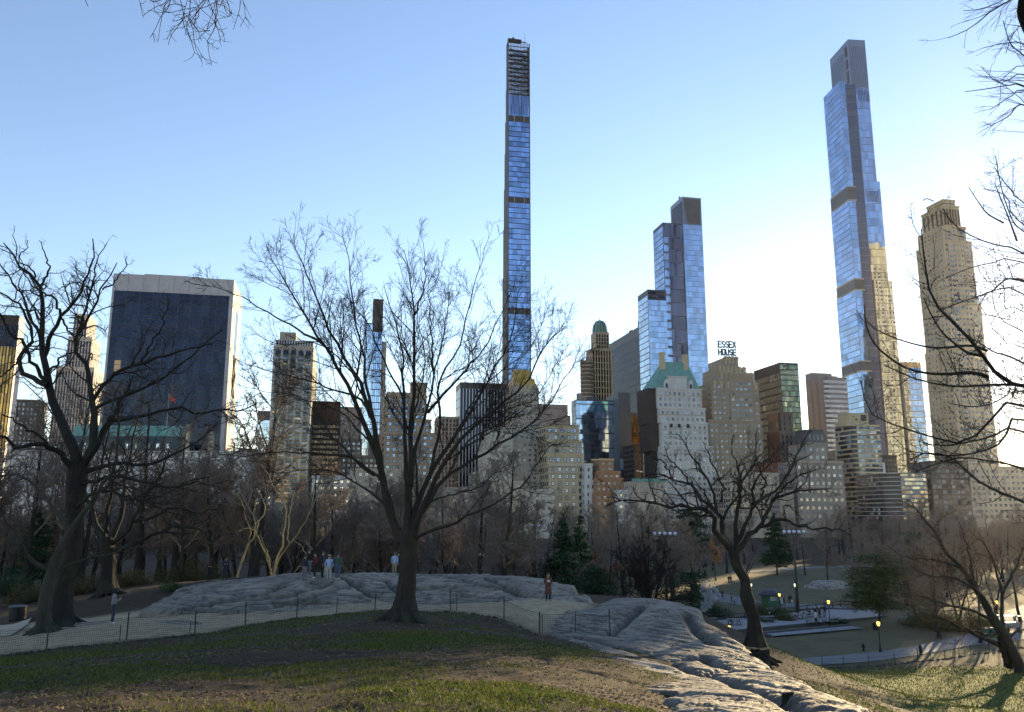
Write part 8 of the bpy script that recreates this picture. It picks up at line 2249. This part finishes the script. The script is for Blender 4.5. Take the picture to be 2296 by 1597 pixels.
gp(1634, 1308, 1.75, .4, "left one of a couple standing on the far meadow", C_BLACK, C_BLACK, 'stand')
gp(1639, 1308, 1.78, -.4, "right one of a couple standing on the far meadow", C_BLACK, C_DJEAN, 'stand', shoes=C_WHITE)
gp(2278, 1405, 1.78, .2, "left one of two people on the path at the right edge", C_JGREY, C_DJEAN, 'walk', hair=HAIRB)
gp(2288, 1405, 1.70, -.2, "right one of two people on the path at the right edge", C_BROWN, C_DJEAN, 'walk', hair=HAIRB)
# ------------------------------------------------------------------ grass, leaves, clods
def on_ground(n, rng, d0, d1, k, xr=.68):
    """random points of the knoll and lawn, thinning with distance"""
    u = rng.random(n); d = d0 * (d1 / d0) ** (u ** k)
    x = d * rng.uniform(-xr, xr, n)
    return x, d
def keep_soil(x, y):
    ok = inside(SAND, x, y) < -.1
    for f, x0, x1, y0, y1 in ROCKZ:
        m = (x > x0 - 1) & (x < x1 + 1) & (y > y0 - 1) & (y < y1 + 1)
        if m.any():
            z, _ = f(x[m][None], y[m][None]); g = ground_z(x[m], y[m]); idx = np.where(m)[0]; ok[idx[z[0] > g - .03]] = False
    return ok
rg = np.random.default_rng(77)
L_GRASS = leafmat("grass_blades", [(.032, .055, .009), (.062, .092, .013), (.105, .125, .022), (.15, .13, .045)], .35)
L_FALL = leafmat("fallen_leaves", [(.040, .024, .014), (.085, .050, .026), (.14, .085, .045), (.24, .18, .11)], .1)
def grass_patch(name, label, n, d0, d1, k, size, cond, xr=.68):
    x, y = on_ground(n, rg, d0, d1, k, xr)
    g = turf(x, y); kp = (rg.random(n) < np.clip(g * 1.1 - .08, .02, .8)) & cond(x, y); kp &= keep_soil(x, y)
    x, y = x[kp], y[kp]; z = ground_z(x, y); m = len(x)
    h = size * rg.uniform(.5, 1.3, m) * (1 + y / 60); w = .0032 * (1 + y / 9) * rg.uniform(.7, 1.4, m)
    a = rg.random(m) * 6.28; ln = rg.normal(size=(m, 2)) * .55
    dx, dy = np.cos(a) * w, np.sin(a) * w
    b0 = np.stack([x - dx, y - dy, z - .01], 1); b1 = np.stack([x + dx, y + dy, z - .01], 1)
    mx, my = x + ln[:, 0] * h * .35, y + ln[:, 1] * h * .35
    m0 = np.stack([mx - dx * .8, my - dy * .8, z + h * .6], 1); m1 = np.stack([mx + dx * .8, my + dy * .8, z + h * .6], 1)
    t = np.stack([x + ln[:, 0] * h, y + ln[:, 1] * h, z + h * .95], 1)
    V = np.stack([b0, b1, m1, m0, t], 1).reshape(-1, 3); i = np.arange(m)[:, None] * 5
    Q = np.concatenate([i + np.array([[0, 1, 2, 3]]), i + np.array([[3, 2, 4, 4]])], 0)
    # second face is a triangle: write both as triangles
    T = np.concatenate([i + np.array([[0, 1, 2]]), i + np.array([[0, 2, 3]]), i + np.array([[3, 2, 4]])], 0)
    tag(link(name, mesh_arrays(name, V, T, L_GRASS)), label, None, None, "stuff")
grass_patch("grass", "short patchy winter grass on the knoll", 420000, 5.5, 50, .62, .042, lambda x, y: (x < 14) & (y < 50))
grass_patch("grass", "brighter grass on the sunlit lawn below the rock", 90000, 40, 95, 1.0, .055, lambda x, y: (x > 13) & (y < 92), .7)
def leaf_litter(name, label, n, d0, d1, k, size, cond, xr=.68):
    x, y = on_ground(n, rg, d0, d1, k, xr); kp = cond(x, y) & keep_soil(x, y) & (fbm(x * .5, y * .5, 91, 4) + rg.normal(size=n) * .12 > .45)
    x, y = x[kp], y[kp]; m = len(x); z = ground_z(x, y) + .012
    s = size * rg.uniform(.5, 1.4, m) * (1 + y / 45); a = rg.random(m) * 6.28; t = rg.normal(size=(m, 2)) * .28
    c, sn = np.cos(a), np.sin(a)
    def pt(u, v): return np.stack([x + (u * c - v * sn) * s, y + (u * sn + v * c) * s, z + (u * t[:, 0] + v * t[:, 1]) * s + np.abs(u) * s * .25 * (rg.random(m))], 1)
    V = np.stack([pt(-1, 0), pt(-.1, -.55), pt(1, .05), pt(.05, .55)], 1).reshape(-1, 3)
    tag(link(name, mesh_arrays(name, V, np.arange(m * 4).reshape(m, 4), L_FALL)), label, None, None, "stuff")
leaf_litter("fallen_leaves", "brown fallen leaves strewn over the knoll", 100000, 5.5, 50, .65, .024, lambda x, y: (x < 15))
leaf_litter("fallen_leaves", "dry leaves scattered over the sunlit lawn", 26000, 40, 92, 1.0, .03, lambda x, y: x > 13, .7)
# clods and stones along the fence line and the path edge
m = MB(); rs = random.Random(12)
CL = plain("soil_clod", (.055, .042, .03), .95)
for px in range(-20, 1210, 7):
    y = np.interp(px, [0, 100, 283, 435, 550, 665, 760, 840, 1010, 1130, 1210], [1475, 1459, 1441, 1426, 1405, 1387, 1380, 1372, 1371, 1392, 1426]); d = np.interp(px, [0, 283, 435, 550, 665, 840, 1010, 1130, 1210], [37, 40, 42, 44, 46.5, 49, 49, 46, 42])
    p = P(px + rs.uniform(-4, 4), y + rs.uniform(-1, 4), d - .3); r = rs.uniform(.03, .11); m.ellipsoid((p.x, p.y, gz(p.x, p.y) + r * .25), (r * rs.uniform(.8, 1.6), r, r * rs.uniform(.5, .8)), 6, 4)
for i in range(len(lowp) - 1):
    for j in range(16):
        t = rs.random(); px = lowp[i][0] + (lowp[i + 1][0] - lowp[i][0]) * t; y = lowp[i][1] + (lowp[i + 1][1] - lowp[i][1]) * t + rs.uniform(0, 4)
        p = G(px, y, .2); r = rs.uniform(.05, .16); m.ellipsoid((p.x, p.y, gz(p.x, p.y) + r * .2), (r * rs.uniform(.8, 1.6), r, r * .7), 6, 4)
tag(m.build("rubble", CL), "small clods and stones along the fences", None, None, "stuff")

# ------------------------------------------------------------------ the hazy winter air
hz = MB(); hz.box(-1400, 1400, -260, 1700, -1.5, 520)
k = NT("winter_haze"); k.t.nodes.remove(k.b); out = [n for n in k.t.nodes if n.type == 'OUTPUT_MATERIAL'][0]
pv = k.n("ShaderNodeVolumePrincipled"); pv.inputs['Color'].default_value = (.93, .94, .96, 1); pv.inputs['Density'].default_value = .000012; pv.inputs['Anisotropy'].default_value = .78
k.l(pv.outputs[0], out.inputs['Volume'])
hb = hz.build("haze", k.m); tag(hb, "thin golden winter haze over the park and the skyline", None, None, "stuff")

# ------------------------------------------------------------------ trees that share a wording are told apart by their order from the left
ORD = ["", "second", "third", "fourth", "fifth", "sixth", "seventh", "eighth", "ninth", "tenth", "eleventh", "twelfth", "thirteenth", "fourteenth", "fifteenth", "sixteenth", "seventeenth", "eighteenth", "nineteenth", "twentieth"]
same = {}
for o in COL.objects:
    if o.parent is None and o.name.startswith("bare_tree"): same.setdefault(o['label'], []).append(o)
for lab, os_ in same.items():
    if len(os_) < 2 or len(os_) > 20: continue
    os_.sort(key=lambda o: proj(o.location.x, o.location.y, o.location.z)[0])
    for i, o in enumerate(os_):
        o['label'] = lab + (", leftmost" if i == 0 else ", rightmost" if i == len(os_) - 1 else ", %s from left" % ORD[i])
